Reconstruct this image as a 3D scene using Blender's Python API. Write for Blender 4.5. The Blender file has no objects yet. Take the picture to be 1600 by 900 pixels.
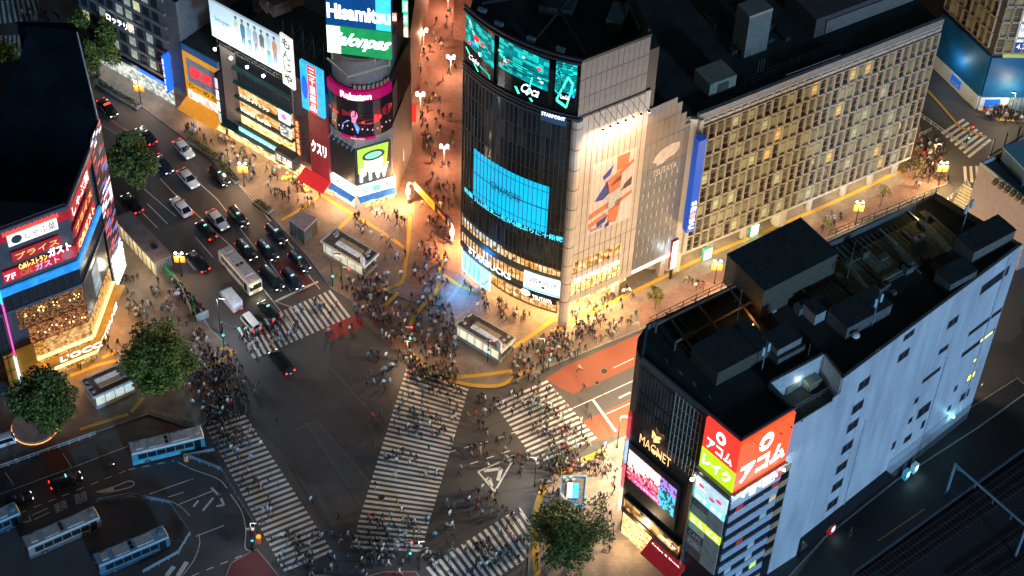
import bpy, bmesh, math, random
from mathutils import Vector, Matrix
import numpy as np
random.seed(7)
scene = bpy.context.scene
col = scene.collection
# ---------------------------------------------------------------- camera
CAM_H = 230.0; PITCH = math.radians(47.0); NADIR = (680.0, 3240.0)
_d = math.hypot(NADIR[0]-800, NADIR[1]-450); FOC = _d*math.tan(PITCH)
_roll = math.atan2(NADIR[0]-800, NADIR[1]-450); _c, _s = math.cos(_roll), math.sin(_roll)
_R = np.array([1, 0, 0.]); _F = np.array([0, math.cos(PITCH), -math.sin(PITCH)]); _U = np.array([0, math.sin(PITCH), math.cos(PITCH)])
cam_data = bpy.data.cameras.new('camera'); cam = bpy.data.objects.new('camera', cam_data); col.objects.link(cam)
cam_data.sensor_width = 36; cam_data.lens = FOC/1600*36; cam_data.clip_start = 1; cam_data.clip_end = 5000
_X = _c*_R-_s*_U; _Y = _s*_R+_c*_U
cam.matrix_world = Matrix(((_X[0], _Y[0], -_F[0], 0), (_X[1], _Y[1], -_F[1], 0), (_X[2], _Y[2], -_F[2], CAM_H), (0, 0, 0, 1)))
scene.camera = cam
# ---------------------------------------------------------------- sky, sun (night: both very dim), exposure
SUN_EL = math.radians(10); SUN_AZ = math.radians(150)      # azimuth clockwise from +Y
world = bpy.data.worlds.new('World'); scene.world = world; world.use_nodes = True
_nt = world.node_tree; _bg = _nt.nodes['Background']; _sky = _nt.nodes.new('ShaderNodeTexSky')
_sky.sky_type = 'NISHITA'; _sky.sun_disc = False; _sky.sun_elevation = SUN_EL; _sky.sun_rotation = SUN_AZ
_nt.links.new(_sky.outputs[0], _bg.inputs[0]); _bg.inputs[1].default_value = 0.024
sun_d = bpy.data.lights.new('sun', 'SUN'); sun_d.energy = 2.5; sun_d.angle = math.radians(6); sun_d.color = (0.25, 0.57, 1.0)
sun = bpy.data.objects.new('sun', sun_d); col.objects.link(sun); sun.location = (60, 0, 120)
_dir = Vector((-math.sin(SUN_AZ)*math.cos(SUN_EL), -math.cos(SUN_AZ)*math.cos(SUN_EL), -math.sin(SUN_EL)))
sun.rotation_euler = _dir.to_track_quat('-Z', 'Y').to_euler()
scene.view_settings.view_transform = 'Standard'; scene.view_settings.look = 'None'; scene.view_settings.exposure = 0.0; scene.view_settings.gamma = 1
scene.cycles.use_denoising = True; scene.cycles.max_bounces = 5; scene.cycles.diffuse_bounces = 2; scene.cycles.glossy_bounces = 3
scene.cycles.sample_clamp_indirect = 4; scene.cycles.use_light_tree = True
# ---------------------------------------------------------------- photograph pixel (1600 wide) -> place at height z
def ray(x, y):
    u, v = x-800, y-450
    return _F*FOC+_R*(u*_c-v*_s)-_U*(u*_s+v*_c)
def at(x, y, z=0.0):
    D = ray(x, y); t = (z-CAM_H)/D[2]
    return Vector((D[0]*t, D[1]*t, z))
def proj(P):
    q = np.array(P, float)-[0, 0, CAM_H]; w = q@_F; a = FOC*(q@_R)/w; b = -FOC*(q@_U)/w
    return (800+a*_c+b*_s, 450-a*_s+b*_c)
# ---------------------------------------------------------------- materials
MATS = {}
def M(name, c, rough=.6, metal=0., var=.18, scale=1.5, emit=0., bump=0., spec=.4, c2=None, detail=4):
    if name in MATS: return MATS[name]
    m = bpy.data.materials.new(name); m.use_nodes = True; nt = m.node_tree; b = nt.nodes['Principled BSDF']
    b.inputs['Roughness'].default_value = rough; b.inputs['Metallic'].default_value = metal; b.inputs['Specular IOR Level'].default_value = spec
    tc = nt.nodes.new('ShaderNodeTexCoord'); nz = nt.nodes.new('ShaderNodeTexNoise'); nz.inputs['Scale'].default_value = scale; nz.inputs['Detail'].default_value = detail
    nt.links.new(tc.outputs['Object'], nz.inputs['Vector'])
    rp = nt.nodes.new('ShaderNodeValToRGB'); rp.color_ramp.elements[0].position = .3; rp.color_ramp.elements[1].position = .7
    a = tuple(max(0, v*(1-var)) for v in c)+(1,); d = tuple(min(1, v*(1+var)) for v in (c2 or c))+(1,)
    rp.color_ramp.elements[0].color = a; rp.color_ramp.elements[1].color = d
    nt.links.new(nz.outputs['Fac'], rp.inputs[0]); nt.links.new(rp.outputs[0], b.inputs['Base Color'])
    if emit:
        nt.links.new(rp.outputs[0], b.inputs['Emission Color']); b.inputs['Emission Strength'].default_value = emit
    if bump:
        bp = nt.nodes.new('ShaderNodeBump'); bp.inputs['Strength'].default_value = bump; bp.inputs['Distance'].default_value = .02
        nt.links.new(nz.outputs['Fac'], bp.inputs['Height']); nt.links.new(bp.outputs[0], b.inputs['Normal'])
    MATS[name] = m; return m
def glow(c, e=3., var=.08):
    k = 'lit_%02x%02x%02x_%d' % (int(c[0]*255), int(c[1]*255), int(c[2]*255), int(e*10))
    return M(k, c, .5, 0, var, .8, emit=e, spec=.2)
def shop(name, c1, c2, c3, e, scale=1.6):
    """lit shop interior: cells of goods, people and light"""
    if name in MATS: return MATS[name]
    m = bpy.data.materials.new(name); m.use_nodes = True; nt = m.node_tree; b = nt.nodes['Principled BSDF']
    tc = nt.nodes.new('ShaderNodeTexCoord'); vo = nt.nodes.new('ShaderNodeTexVoronoi'); vo.inputs['Scale'].default_value = scale
    nz = nt.nodes.new('ShaderNodeTexNoise'); nz.inputs['Scale'].default_value = scale*.6; nz.inputs['Detail'].default_value = 5
    nt.links.new(tc.outputs['Object'], vo.inputs['Vector']); nt.links.new(tc.outputs['Object'], nz.inputs['Vector'])
    sp = nt.nodes.new('ShaderNodeSeparateColor'); nt.links.new(vo.outputs['Color'], sp.inputs[0])
    ad = nt.nodes.new('ShaderNodeMath'); ad.operation = 'MULTIPLY_ADD'; ad.inputs[1].default_value = .55
    nt.links.new(sp.outputs[0], ad.inputs[0]); mu = nt.nodes.new('ShaderNodeMath'); mu.operation = 'MULTIPLY'; mu.inputs[1].default_value = .5
    nt.links.new(nz.outputs['Fac'], mu.inputs[0]); nt.links.new(mu.outputs[0], ad.inputs[2])
    rp = nt.nodes.new('ShaderNodeValToRGB'); cr = rp.color_ramp; cr.elements[0].position = .18; cr.elements[1].position = .75
    cr.elements[0].color = (*c1, 1); cr.elements[1].color = (*c3, 1); e2 = cr.elements.new(.45); e2.color = (*c2, 1)
    nt.links.new(ad.outputs[0], rp.inputs[0]); nt.links.new(rp.outputs[0], b.inputs['Emission Color']); b.inputs['Emission Strength'].default_value = e
    b.inputs['Base Color'].default_value = (.02, .02, .02, 1); b.inputs['Roughness'].default_value = .25
    MATS[name] = m; return m
def tilemat(name, c, cm, w, h, rough=.6, var=.15, bump=.4, off=.5, mortar=.012):
    if name in MATS: return MATS[name]
    m = bpy.data.materials.new(name); m.use_nodes = True; nt = m.node_tree; b = nt.nodes['Principled BSDF']; b.inputs['Roughness'].default_value = rough
    tc = nt.nodes.new('ShaderNodeTexCoord'); br = nt.nodes.new('ShaderNodeTexBrick'); br.offset = off
    br.inputs['Scale'].default_value = 1; br.inputs['Brick Width'].default_value = w; br.inputs['Row Height'].default_value = h; br.inputs['Mortar Size'].default_value = mortar
    br.inputs['Color1'].default_value = tuple(v*(1-var) for v in c)+(1,); br.inputs['Color2'].default_value = tuple(v*(1+var) for v in c)+(1,); br.inputs['Mortar'].default_value = (*cm, 1)
    nt.links.new(tc.outputs['Object'], br.inputs['Vector'])
    nz = nt.nodes.new('ShaderNodeTexNoise'); nz.inputs['Scale'].default_value = .35; nz.inputs['Detail'].default_value = 6
    nt.links.new(tc.outputs['Object'], nz.inputs['Vector'])
    mx = nt.nodes.new('ShaderNodeMix'); mx.data_type = 'RGBA'; mx.blend_type = 'MULTIPLY'; mx.inputs[0].default_value = .6
    rp = nt.nodes.new('ShaderNodeValToRGB'); rp.color_ramp.elements[0].position = .3; rp.color_ramp.elements[0].color = (.45, .45, .45, 1); rp.color_ramp.elements[1].position = .65
    nt.links.new(nz.outputs['Fac'], rp.inputs[0]); nt.links.new(br.outputs[0], mx.inputs[6]); nt.links.new(rp.outputs[0], mx.inputs[7]); nt.links.new(mx.outputs[2], b.inputs['Base Color'])
    bp = nt.nodes.new('ShaderNodeBump'); bp.inputs['Strength'].default_value = bump; bp.inputs['Distance'].default_value = .01; bp.invert = True
    nt.links.new(br.outputs['Fac'], bp.inputs['Height']); nt.links.new(bp.outputs[0], b.inputs['Normal'])
    MATS[name] = m; return m
def worn(name, c, under, amount=.42, scale=2.2):
    """thin road paint worn through to the asphalt"""
    m = bpy.data.materials.new(name); m.use_nodes = True; nt = m.node_tree; b = nt.nodes['Principled BSDF']; b.inputs['Roughness'].default_value = .65
    tc = nt.nodes.new('ShaderNodeTexCoord'); nz = nt.nodes.new('ShaderNodeTexNoise'); nz.inputs['Scale'].default_value = scale; nz.inputs['Detail'].default_value = 8; nz.inputs['Roughness'].default_value = .7
    n2 = nt.nodes.new('ShaderNodeTexNoise'); n2.inputs['Scale'].default_value = .18
    g = nt.nodes.new('ShaderNodeNewGeometry')
    nt.links.new(g.outputs['Position'], nz.inputs['Vector']); nt.links.new(g.outputs['Position'], n2.inputs['Vector'])
    ad = nt.nodes.new('ShaderNodeMath'); ad.operation = 'MULTIPLY_ADD'; ad.inputs[1].default_value = .35; nt.links.new(n2.outputs['Fac'], ad.inputs[0]); nt.links.new(nz.outputs['Fac'], ad.inputs[2])
    rp = nt.nodes.new('ShaderNodeValToRGB'); rp.color_ramp.elements[0].position = amount+.1; rp.color_ramp.elements[1].position = amount+.2
    rp.color_ramp.elements[0].color = (*under, 1); rp.color_ramp.elements[1].color = (*c, 1)
    nt.links.new(ad.outputs[0], rp.inputs[0]); nt.links.new(rp.outputs[0], b.inputs['Base Color'])
    MATS[name] = m; return m
def asphalt(name, c, patch=.3):
    m = bpy.data.materials.new(name); m.use_nodes = True; nt = m.node_tree; b = nt.nodes['Principled BSDF']; b.inputs['Roughness'].default_value = .62
    g = nt.nodes.new('ShaderNodeNewGeometry')
    def nz(s, d, r=.5):
        n = nt.nodes.new('ShaderNodeTexNoise'); n.inputs['Scale'].default_value = s; n.inputs['Detail'].default_value = d; n.inputs['Roughness'].default_value = r
        nt.links.new(g.outputs['Position'], n.inputs['Vector']); return n
    a, f = nz(.09, 5, .6), nz(6, 3)
    vo = nt.nodes.new('ShaderNodeTexVoronoi'); vo.inputs['Scale'].default_value = .07; vo.distance = 'CHEBYCHEV'; nt.links.new(g.outputs['Position'], vo.inputs['Vector'])
    sp = nt.nodes.new('ShaderNodeSeparateColor'); nt.links.new(vo.outputs['Color'], sp.inputs[0])
    s1 = nt.nodes.new('ShaderNodeMath'); s1.operation = 'MULTIPLY_ADD'; s1.inputs[1].default_value = patch; nt.links.new(sp.outputs[0], s1.inputs[0]); nt.links.new(a.outputs['Fac'], s1.inputs[2])
    s2 = nt.nodes.new('ShaderNodeMath'); s2.operation = 'MULTIPLY_ADD'; s2.inputs[1].default_value = .35; nt.links.new(f.outputs['Fac'], s2.inputs[0]); nt.links.new(s1.outputs[0], s2.inputs[2])
    rp = nt.nodes.new('ShaderNodeValToRGB'); rp.color_ramp.elements[0].position = .45; rp.color_ramp.elements[1].position = 1.05
    rp.color_ramp.elements[0].color = tuple(v*.62 for v in c)+(1,); rp.color_ramp.elements[1].color = tuple(v*1.45 for v in c)+(1,)
    nt.links.new(s2.outputs[0], rp.inputs[0]); nt.links.new(rp.outputs[0], b.inputs['Base Color'])
    bp = nt.nodes.new('ShaderNodeBump'); bp.inputs['Strength'].default_value = .25; bp.inputs['Distance'].default_value = .01; nt.links.new(f.outputs['Fac'], bp.inputs['Height']); nt.links.new(bp.outputs[0], b.inputs['Normal'])
    MATS[name] = m; return m
def glass(name, c, rough=.08):
    m = M(name, c, rough, 0, .3, .5, spec=.8); return m
ASPH = asphalt('asphalt', (.066, .061, .059), .7); WHITE_PAINT = worn('road_paint_white', (.8, .77, .72), (.1, .096, .092), .4); YELLOW_PAINT = worn('road_paint_yellow', (.62, .36, .04), (.2, .16, .1), .36)
ORANGE_PAINT = worn('road_paint_orange', (.55, .26, .06), (.1, .08, .06), .4)
RED_SURF = worn('red_road_surface', (.36, .035, .03), (.12, .04, .035), .3); BRICK_SURF = worn('brick_red_road_surface', (.3, .085, .045), (.12, .06, .045), .34); DARKRED_SURF = worn('dark_red_road_surface', (.17, .035, .03), (.08, .04, .035), .34)
PAVE = tilemat('pavement_tiles', (.28, .21, .165), (.14, .11, .09), .6, .6, .7, .12, .3)
PAVE2 = tilemat('plaza_tiles', (.2, .16, .135), (.1, .085, .075), .9, .9, .7, .12, .3)
BRICK_PAVE = tilemat('brick_pavement', (.31, .165, .125), (.15, .1, .08), .4, .2, .7, .16, .3)
KERB = M('kerb_concrete', (.3, .29, .27), .8, var=.2); CONC = M('concrete', (.3, .29, .27), .85, var=.25, scale=.6, bump=.2); DARK = M('dark_metal', (.02, .022, .024), .45, .3, .3); BLACK = M('black_paint', (.012, .013, .016), .35)
STEEL = M('steel', (.45, .46, .48), .35, .9, .15); WHITE = M('white_coating', (.75, .75, .73), .5, var=.06); ROOFING = M('dark_roofing', (.018, .024, .022), .9, var=.45, scale=.3, bump=.2); ROOFGREY = M('grey_roofing', (.045, .05, .046), .9, var=.35, scale=.4)
# ---------------------------------------------------------------- mesh helpers
ROOT = {}
def tag(o, label=None, cat=None, group=None, kind=None):
    if label: o['label'] = label
    if cat: o['category'] = cat
    if group: o['group'] = group
    if kind: o['kind'] = kind
    return o
def empty(name, loc, label, cat, group=None, rz=0.):
    o = bpy.data.objects.new(name, None); o.empty_display_size = .5; col.objects.link(o); o.location = loc; o.rotation_euler = (0, 0, rz)
    ROOT[o.name] = Vector(loc) if rz == 0 else Vector((0, 0, 0)); return tag(o, label, cat, group)
class MB:
    def __init__(s): s.v = []; s.f = []; s.m = []; s.mats = []
    def mi(s, m):
        if m not in s.mats: s.mats.append(m)
        return s.mats.index(m)
    def add(s, vs, fs, m):
        n = len(s.v); s.v += [tuple(v) for v in vs]; s.f += [tuple(i+n for i in f) for f in fs]; k = s.mi(m); s.m += [k]*len(fs); return s
    def quad(s, a, b, c, d, m): return s.add([a, b, c, d], [(0, 1, 2, 3)], m)
    def hexa(s, p, m):   # p: 4 bottom + 4 top
        return s.add(p, [(3, 2, 1, 0), (4, 5, 6, 7), (0, 1, 5, 4), (1, 2, 6, 5), (2, 3, 7, 6), (3, 0, 4, 7)], m)
    def box(s, c, sz, m, rz=0.):
        x, y, z = sz[0]/2, sz[1]/2, sz[2]/2; ca, sa = math.cos(rz), math.sin(rz)
        return s.hexa([(c[0]+px*ca-py*sa, c[1]+px*sa+py*ca, c[2]+pz) for pz in (-z, z) for px, py in ((-x, -y), (x, -y), (x, y), (-x, y))], m)
    def prism(s, poly, z0, z1, m, mtop=None, bottom=True):
        poly = [(p[0], p[1]) for p in poly]; A = sum(poly[i-1][0]*poly[i][1]-poly[i][0]*poly[i-1][1] for i in range(len(poly)))
        if A < 0: poly = poly[::-1]
        n = len(poly); vs = [(x, y, z0) for x, y in poly]+[(x, y, z1) for x, y in poly]
        s.add(vs, [(i, (i+1) % n, n+(i+1) % n, n+i) for i in range(n)]+([tuple(range(n))[::-1]] if bottom else []), m)
        return s.add([(x, y, z1) for x, y in poly], [tuple(range(n))], mtop or m)
    def tube(s, a, b, r, m, n=6, r2=None, cap=True):
        a, b = Vector(a), Vector(b); d = (b-a)
        if d.length < 1e-6: return s
        d.normalize(); u = d.cross(Vector((0, 0, 1)) if abs(d.z) < .9 else Vector((1, 0, 0))).normalized(); w = d.cross(u); r2 = r if r2 is None else r2
        vs = [a+(u*math.cos(t)+w*math.sin(t))*r for t in [2*math.pi*i/n for i in range(n)]]+[b+(u*math.cos(t)+w*math.sin(t))*r2 for t in [2*math.pi*i/n for i in range(n)]]
        fs = [(i, (i+1) % n, n+(i+1) % n, n+i) for i in range(n)]
        if cap: fs += [tuple(range(n))[::-1], tuple(range(n, 2*n))]
        return s.add(vs, fs, m)
    def path(s, pts, r, m, n=6):
        for a, b in zip(pts[:-1], pts[1:]): s.tube(a, b, r, m, n)
        return s
    def ball(s, c, r, m, n=8, k=5, sz=1.):
        vs = []; fs = []
        for j in range(k+1):
            t = math.pi*j/k
            for i in range(n):
                a = 2*math.pi*i/n; vs.append((c[0]+r*math.sin(t)*math.cos(a), c[1]+r*math.sin(t)*math.sin(a), c[2]+r*sz*math.cos(t)))
        for j in range(k):
            for i in range(n): fs.append((j*n+i, (j+1)*n+i, (j+1)*n+(i+1) % n, j*n+(i+1) % n))
        return s.add(vs, fs, m)
    def disc(s, c, r, h, m, n=12):
        return s.prism([(c[0]+r*math.cos(2*math.pi*i/n), c[1]+r*math.sin(2*math.pi*i/n)) for i in range(n)], c[2], c[2]+h, m)
    def build(s, name, parent=None, local=False, smooth=False):
        L = Vector((0, 0, 0))
        if parent is not None and not local:
            L = ROOT.get(parent.name, Vector((0, 0, 0)))
        me = bpy.data.meshes.new(name); me.from_pydata([(v[0]-L[0], v[1]-L[1], v[2]-L[2]) for v in s.v], [], s.f)
        for m in s.mats: me.materials.append(m)
        me.polygons.foreach_set('material_index', s.m)
        if smooth: me.polygons.foreach_set('use_smooth', [True]*len(s.f))
        me.update(); o = bpy.data.objects.new(name, me); col.objects.link(o)
        if parent is not None: o.parent = parent; ROOT[o.name] = L
        return o
def link(name, me, parent, mat4=None, mats=None):
    o = bpy.data.objects.new(name, me); col.objects.link(o); o.parent = parent
    if mat4 is not None: o.matrix_local = mat4
    return o
# ---------------------------------------------------------------- facades: u metres along, z up, o outwards
class Surf:
    def __init__(s, A, B, sag=0.):
        s.A = Vector((A[0], A[1])); s.B = Vector((B[0], B[1])); s.sag = sag; d = s.B-s.A; s.chord = d.length; s.d = d/s.chord; s.n = Vector((s.d.y, -s.d.x))
        if sag:
            s.r = (s.chord**2/4+sag**2)/(2*sag); s.c = (s.A+s.B)/2-s.n*(s.r-sag); s.half = math.asin(s.chord/2/s.r); s.L = 2*s.half*s.r
        else: s.L = s.chord
    def dirs(s, u):
        if not s.sag: return s.d, s.n
        t = u/s.r-s.half; n = s.n*math.cos(t)+s.d*math.sin(t); return Vector((-n.y, n.x)), n
    def P(s, u, z, o=0.):
        if not s.sag: q = s.A+s.d*u+s.n*o
        else: q = s.c+s.dirs(u)[1]*(s.r+o)
        return Vector((q.x, q.y, z))
    def px(s, x, y):
        D = ray(x, y)
        if not s.sag:
            t = (s.A.x*s.n.x+s.A.y*s.n.y)/(D[0]*s.n.x+D[1]*s.n.y); p = Vector((D[0]*t, D[1]*t))
            return (p-s.A).dot(s.d), CAM_H+D[2]*t
        a = D[0]**2+D[1]**2; b = -2*(D[0]*s.c.x+D[1]*s.c.y); c = s.c.length_squared-s.r**2; q = max(b*b-4*a*c, 0)
        t = (-b-math.sqrt(q))/(2*a); p = Vector((D[0]*t, D[1]*t))-s.c
        return (math.atan2(p.dot(s.d), p.dot(s.n))+s.half)*s.r, CAM_H+D[2]*t
    def rect(s, *pts):
        q = [s.px(*p) for p in pts]  # TL TR BR BL
        return (q[0][0]+q[3][0])/2, (q[1][0]+q[2][0])/2, (q[2][1]+q[3][1])/2, (q[0][1]+q[1][1])/2
    def frame(s, u, z, o=0.):
        d, n = s.dirs(u); p = s.P(u, z, o)
        return Matrix(((d.x, -n.x, 0, p.x), (d.y, -n.y, 0, p.y), (0, 0, 1, p.z), (0, 0, 0, 1)))   # local x along, y inwards, z up
def panel(mb, s, r, o0, o1, m, n=None):
    u0, u1, z0, z1 = r; n = n or (max(1, int(abs(u1-u0)/1.2)) if s.sag else 1)
    for i in range(n):
        a = u0+(u1-u0)*i/n; b = u0+(u1-u0)*(i+1)/n
        mb.hexa([s.P(a, z0, o1), s.P(b, z0, o1), s.P(b, z0, o0), s.P(a, z0, o0), s.P(a, z1, o1), s.P(b, z1, o1), s.P(b, z1, o0), s.P(a, z1, o0)], m)
    return mb
def framed(mb, s, r, o0, o1, w, m):
    u0, u1, z0, z1 = r
    panel(mb, s, (u0, u1, z1-w, z1), o0, o1, m); panel(mb, s, (u0, u1, z0, z0+w), o0, o1, m); panel(mb, s, (u0, u0+w, z0+w, z1-w), o0, o1, m, 1); panel(mb, s, (u1-w, u1, z0+w, z1-w), o0, o1, m, 1)
    return mb
TXT = {}
def textmesh(t, bold=0.):
    k = (t, bold)
    if k in TXT: return TXT[k]
    cu = bpy.data.curves.new('lettering', 'FONT'); cu.body = t; cu.resolution_u = 2; cu.offset = bold
    ob = bpy.data.objects.new('lettering', cu); col.objects.link(ob); bpy.context.view_layer.update()
    me = ob.evaluated_get(bpy.context.evaluated_depsgraph_get()).to_mesh()
    vs = [(v.co.x, v.co.y) for v in me.vertices]; fs = [tuple(p.vertices) for p in me.polygons]
    ob.to_mesh_clear(); bpy.data.objects.remove(ob); bpy.data.curves.remove(cu)
    if vs:
        x0 = min(v[0] for v in vs); x1 = max(v[0] for v in vs); y0 = min(v[1] for v in vs); y1 = max(v[1] for v in vs)
        w = max(x1-x0, 1e-3); h = max(y1-y0, 1e-3); vs = [((x-x0)/w, (y-y0)/h) for x, y in vs]
    TXT[k] = (vs, fs, (w/h if vs else 1)); return TXT[k]
def text(mb, s, r, o, t, m, bold=.012, slant=0., vertical=False):
    u0, u1, z0, z1 = r
    if vertical:
        n = len(t); h = (z1-z0)/n
        for i, ch in enumerate(t): text(mb, s, (u0, u1, z1-(i+1)*h+h*.08, z1-i*h-h*.08), o, ch, m, bold)
        return mb
    vs, fs, _ = textmesh(t, bold)
    if vs: mb.add([s.P(u0+(u1-u0)*(x+slant*(y-.5)*.2), z0+(z1-z0)*y, o) for x, y in vs], fs, m)
    return mb
def poly(mb, s, r, o, pts, m):
    u0, u1, z0, z1 = r
    return mb.add([s.P(u0+(u1-u0)*x, z0+(z1-z0)*y, o) for x, y in pts], [tuple(range(len(pts)))], m)
def ell(cx, cy, rx, ry, n=16, a0=0.): return [(cx+rx*math.cos(2*math.pi*i/n+a0), cy+ry*math.sin(2*math.pi*i/n+a0)) for i in range(n)]
def lamp(name, parent, p, power, c, r=.25, kind='POINT', aim=None, size=1.2):
    l = bpy.data.lights.new(name, kind); l.energy = power; l.color = c
    l.shadow_soft_size = r
    if kind == 'SPOT': l.spot_size = size; l.spot_blend = .6
    o = bpy.data.objects.new(name, l); col.objects.link(o)
    L = ROOT.get(parent.name, Vector((0, 0, 0))) if parent else Vector((0, 0, 0)); o.location = Vector(p)-L
    if parent: o.parent = parent
    if aim is not None: o.rotation_euler = (Vector(aim)-Vector(p)).to_track_quat('-Z', 'Y').to_euler()
    return o
# ================================================================ THE SETTING: ground, road surfaces, pavements, markings
def sheet(name, pts, z, m, label=None, zsrc=0.):
    b = MB(); q = [at(x, y, zsrc) for x, y in pts]; A = sum(q[i-1].x*q[i].y-q[i].x*q[i-1].y for i in range(len(q)))
    if A < 0: q = q[::-1]
    b.add([(p.x, p.y, z) for p in q], [tuple(range(len(q)))], m); o = b.build(name); o['kind'] = 'structure'
    if label: o['label'] = label
    return o
def slab(name, pts, m, h=.13, kerb=True, z0=-.3):
    q = [at(x, y) for x, y in pts]; b = MB(); b.prism([(p.x, p.y) for p in q], z0, h, KERB, m); o = b.build(name); o['kind'] = 'structure'
    if kerb:
        k = MB(); P = [Vector((p.x, p.y)) for p in q]; A = sum(P[i-1].x*P[i].y-P[i].x*P[i-1].y for i in range(len(P)))
        if A < 0: P = P[::-1]
        for a, c in zip(P, P[1:]+P[:1]):
            d = (c-a).normalized(); n = Vector((-d.y, d.x)); k.hexa([(*a, 0), (*c, 0), (*(c+n*.18), 0), (*(a+n*.18), 0), (*a, h+.006), (*c, h+.006), (*(c+n*.18), h+.006), (*(a+n*.18), h+.006)], KERB)
        k.build('kerb', o)
    return o
g = MB(); g.quad((-900, -300, 0), (900, -300, 0), (900, 1500, 0), (-900, 1500, 0), ASPH); tag(g.build('ground'), kind='structure')
# pavements (photo pixels, clockwise)
slab('pavement_avenue', [(60, 40), (137, 110), (222, 168), (300, 225), (375, 290), (429, 345), (480, 400), (515, 449), (548, 470), (600, 455), (640, 470), (700, 480), (724, 440), (724, -90), (60, -90)], PAVE, h=.13)
slab('pavement_corner_tower', [(641, 553), (655, 574), (690, 593), (730, 604), (765, 606), (795, 600), (850, 577), (1000, 516), (1130, 452), (1300, 370), (1480, 288), (1478, 262), (1462, 226), (1440, 215), (1430, 150), (1000, 300), (730, 425), (700, 470), (665, 510)], PAVE, h=.1335)
slab('pavement_plaza', [(172, 300), (195, 330), (270, 425), (300, 470), (330, 515), (352, 535), (372, 565), (372, 605), (350, 640), (318, 664), (292, 668), (232, 648), (150, 676), (70, 706), (-80, 760), (-260, 700), (-200, 420), (60, 300)], PAVE2, h=.13)
slab('pavement_right_corner', [(823, 930), (826, 860), (832, 800), (846, 762), (870, 738), (910, 718), (960, 690), (1010, 668), (1120, 610), (1120, 960), (823, 990)], PAVE, h=.13)
slab('pavement_station_side', [(560, 905), (600, 893), (650, 893), (700, 960), (640, 1010), (540, 990), (440, 960), (460, 905), (500, 898)], DARKRED_SURF, h=.1)
slab('pavement_bus_corner', [(392, 862), (402, 858), (420, 880), (440, 905), (440, 960), (330, 960), (360, 880)], DARKRED_SURF, h=.1)
slab('pavement_far_corner', [(1455, 96), (1500, 135), (1530, 170), (1560, 186), (1620, 195), (1800, 190), (1800, 60), (1480, 40)], PAVE2, h=.13)
slab('pavement_side_street', [(1180, 960), (1290, 840), (1400, 752), (1530, 668), (1610, 610), (1590, 590), (1290, 780), (1150, 900)], asphalt('side_pavement', (.03, .03, .032), .2), h=.1)
# coloured road surfaces
sheet('road_side_street', [(1200, 960), (1290, 841), (1400, 753), (1530, 669), (1612, 611), (1680, 650), (1500, 776), (1310, 925), (1290, 960)], .004, asphalt('asphalt_new_dark', (.018, .019, .02), .2))
sheet('street_brick_mouth', [(548, 471), (600, 456), (640, 471), (700, 481), (664, 511), (640, 552), (612, 545), (585, 520), (566, 492)], .004, worn('brown_street_surface', (.24, .15, .105), (.15, .1, .075), .36))
sheet('street_pedestrian_lane', [(652, -40), (717, -40), (716, 140), (716, 300), (716, 424), (690, 470), (640, 469), (648, 380), (650, 200)], .137, BRICK_PAVE)
sheet('road_red_patch', [(506, 515), (512, 508), (556, 492), (564, 494), (570, 504), (566, 511), (515, 534)], .0045, RED_SURF)
sheet('road_brick_lane', [(852, 592), (880, 574), (998, 522), (1100, 478), (1140, 500), (1000, 568), (896, 616), (875, 606)], .0042, BRICK_SURF)
sheet('road_red_lane', [(908, 660), (938, 646), (1010, 612), (1040, 640), (968, 680), (930, 690)], .0042, BRICK_SURF)
sheet('road_red_stop', [(428, 412), (448, 403), (478, 432), (498, 444), (465, 462)], .0042, DARKRED_SURF)
sheet('road_red_bus_lane', [(70, 709), (230, 660), (245, 655), (285, 668), (200, 690), (80, 740)], .0042, DARKRED_SURF)
sheet('road_dark_patch', [(478, 660), (496, 659), (578, 754), (566, 792)], .0042, asphalt('asphalt_patch', (.075, .075, .078), .1))
sheet('street_far_brick', [(1440, 216), (1462, 226), (1478, 262), (1480, 288), (1440, 305), (1408, 280)], .137, BRICK_PAVE)
sheet('street_front_brick', [(1000, 512), (1125, 452), (1300, 368), (1470, 288), (1462, 262), (1300, 338), (1105, 428), (1000, 478)], .138, BRICK_PAVE)
sheet('bus_bay_slab', [(100, 706), (232, 652), (246, 656), (258, 672), (112, 731)], .0046, M('bay_concrete', (.13, .125, .11), .8, var=.25, scale=.5))
# crossings: every stripe is a piece
def crosswalk(name, q, n, label, cover=.5, skip=()):
    TL, TR, BR, BL = [at(*p) for p in q]; root = MB()
    cs = [TL, TR, BR, BL]
    b = MB()
    root = empty(name, (TL+TR+BR+BL)/4, None, None); root['kind'] = 'structure'; root['label'] = label
    for i in range(n):
        if i in skip: continue
        a = (i+.0)/n; c = (i+cover)/n; m = MB()
        P = [TL.lerp(BL, a), TR.lerp(BR, a), TR.lerp(BR, c), TL.lerp(BL, c)]
        m.add([(p.x, p.y, .009) for p in P], [(3, 2, 1, 0)], WHITE_PAINT); m.build('stripe', root)
    return root
crosswalk('crosswalk_avenue', [(516, 453), (548, 495), (392, 563), (368, 518)], 19, 'zebra crossing across the avenue mouth beside the red patch')
crosswalk('crosswalk_diagonal', [(635, 576), (732, 608), (656, 866), (546, 860)], 38, 'long diagonal zebra crossing through the middle of the junction')
crosswalk('crosswalk_tower', [(772.4, 630.7), (855, 594), (935.5, 688), (841.8, 729.3)], 15, 'zebra crossing between the curved glass tower and the black corner building')
crosswalk('crosswalk_bus_terminal', [(322, 668), (383, 648), (522, 866), (446, 898)], 30, 'zebra crossing beside the bus terminal railing')
crosswalk('crosswalk_bottom', [(812, 792), (852, 852), (710, 950), (661, 890)], 17, 'zebra crossing at the bottom beside the dark tree')
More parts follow.
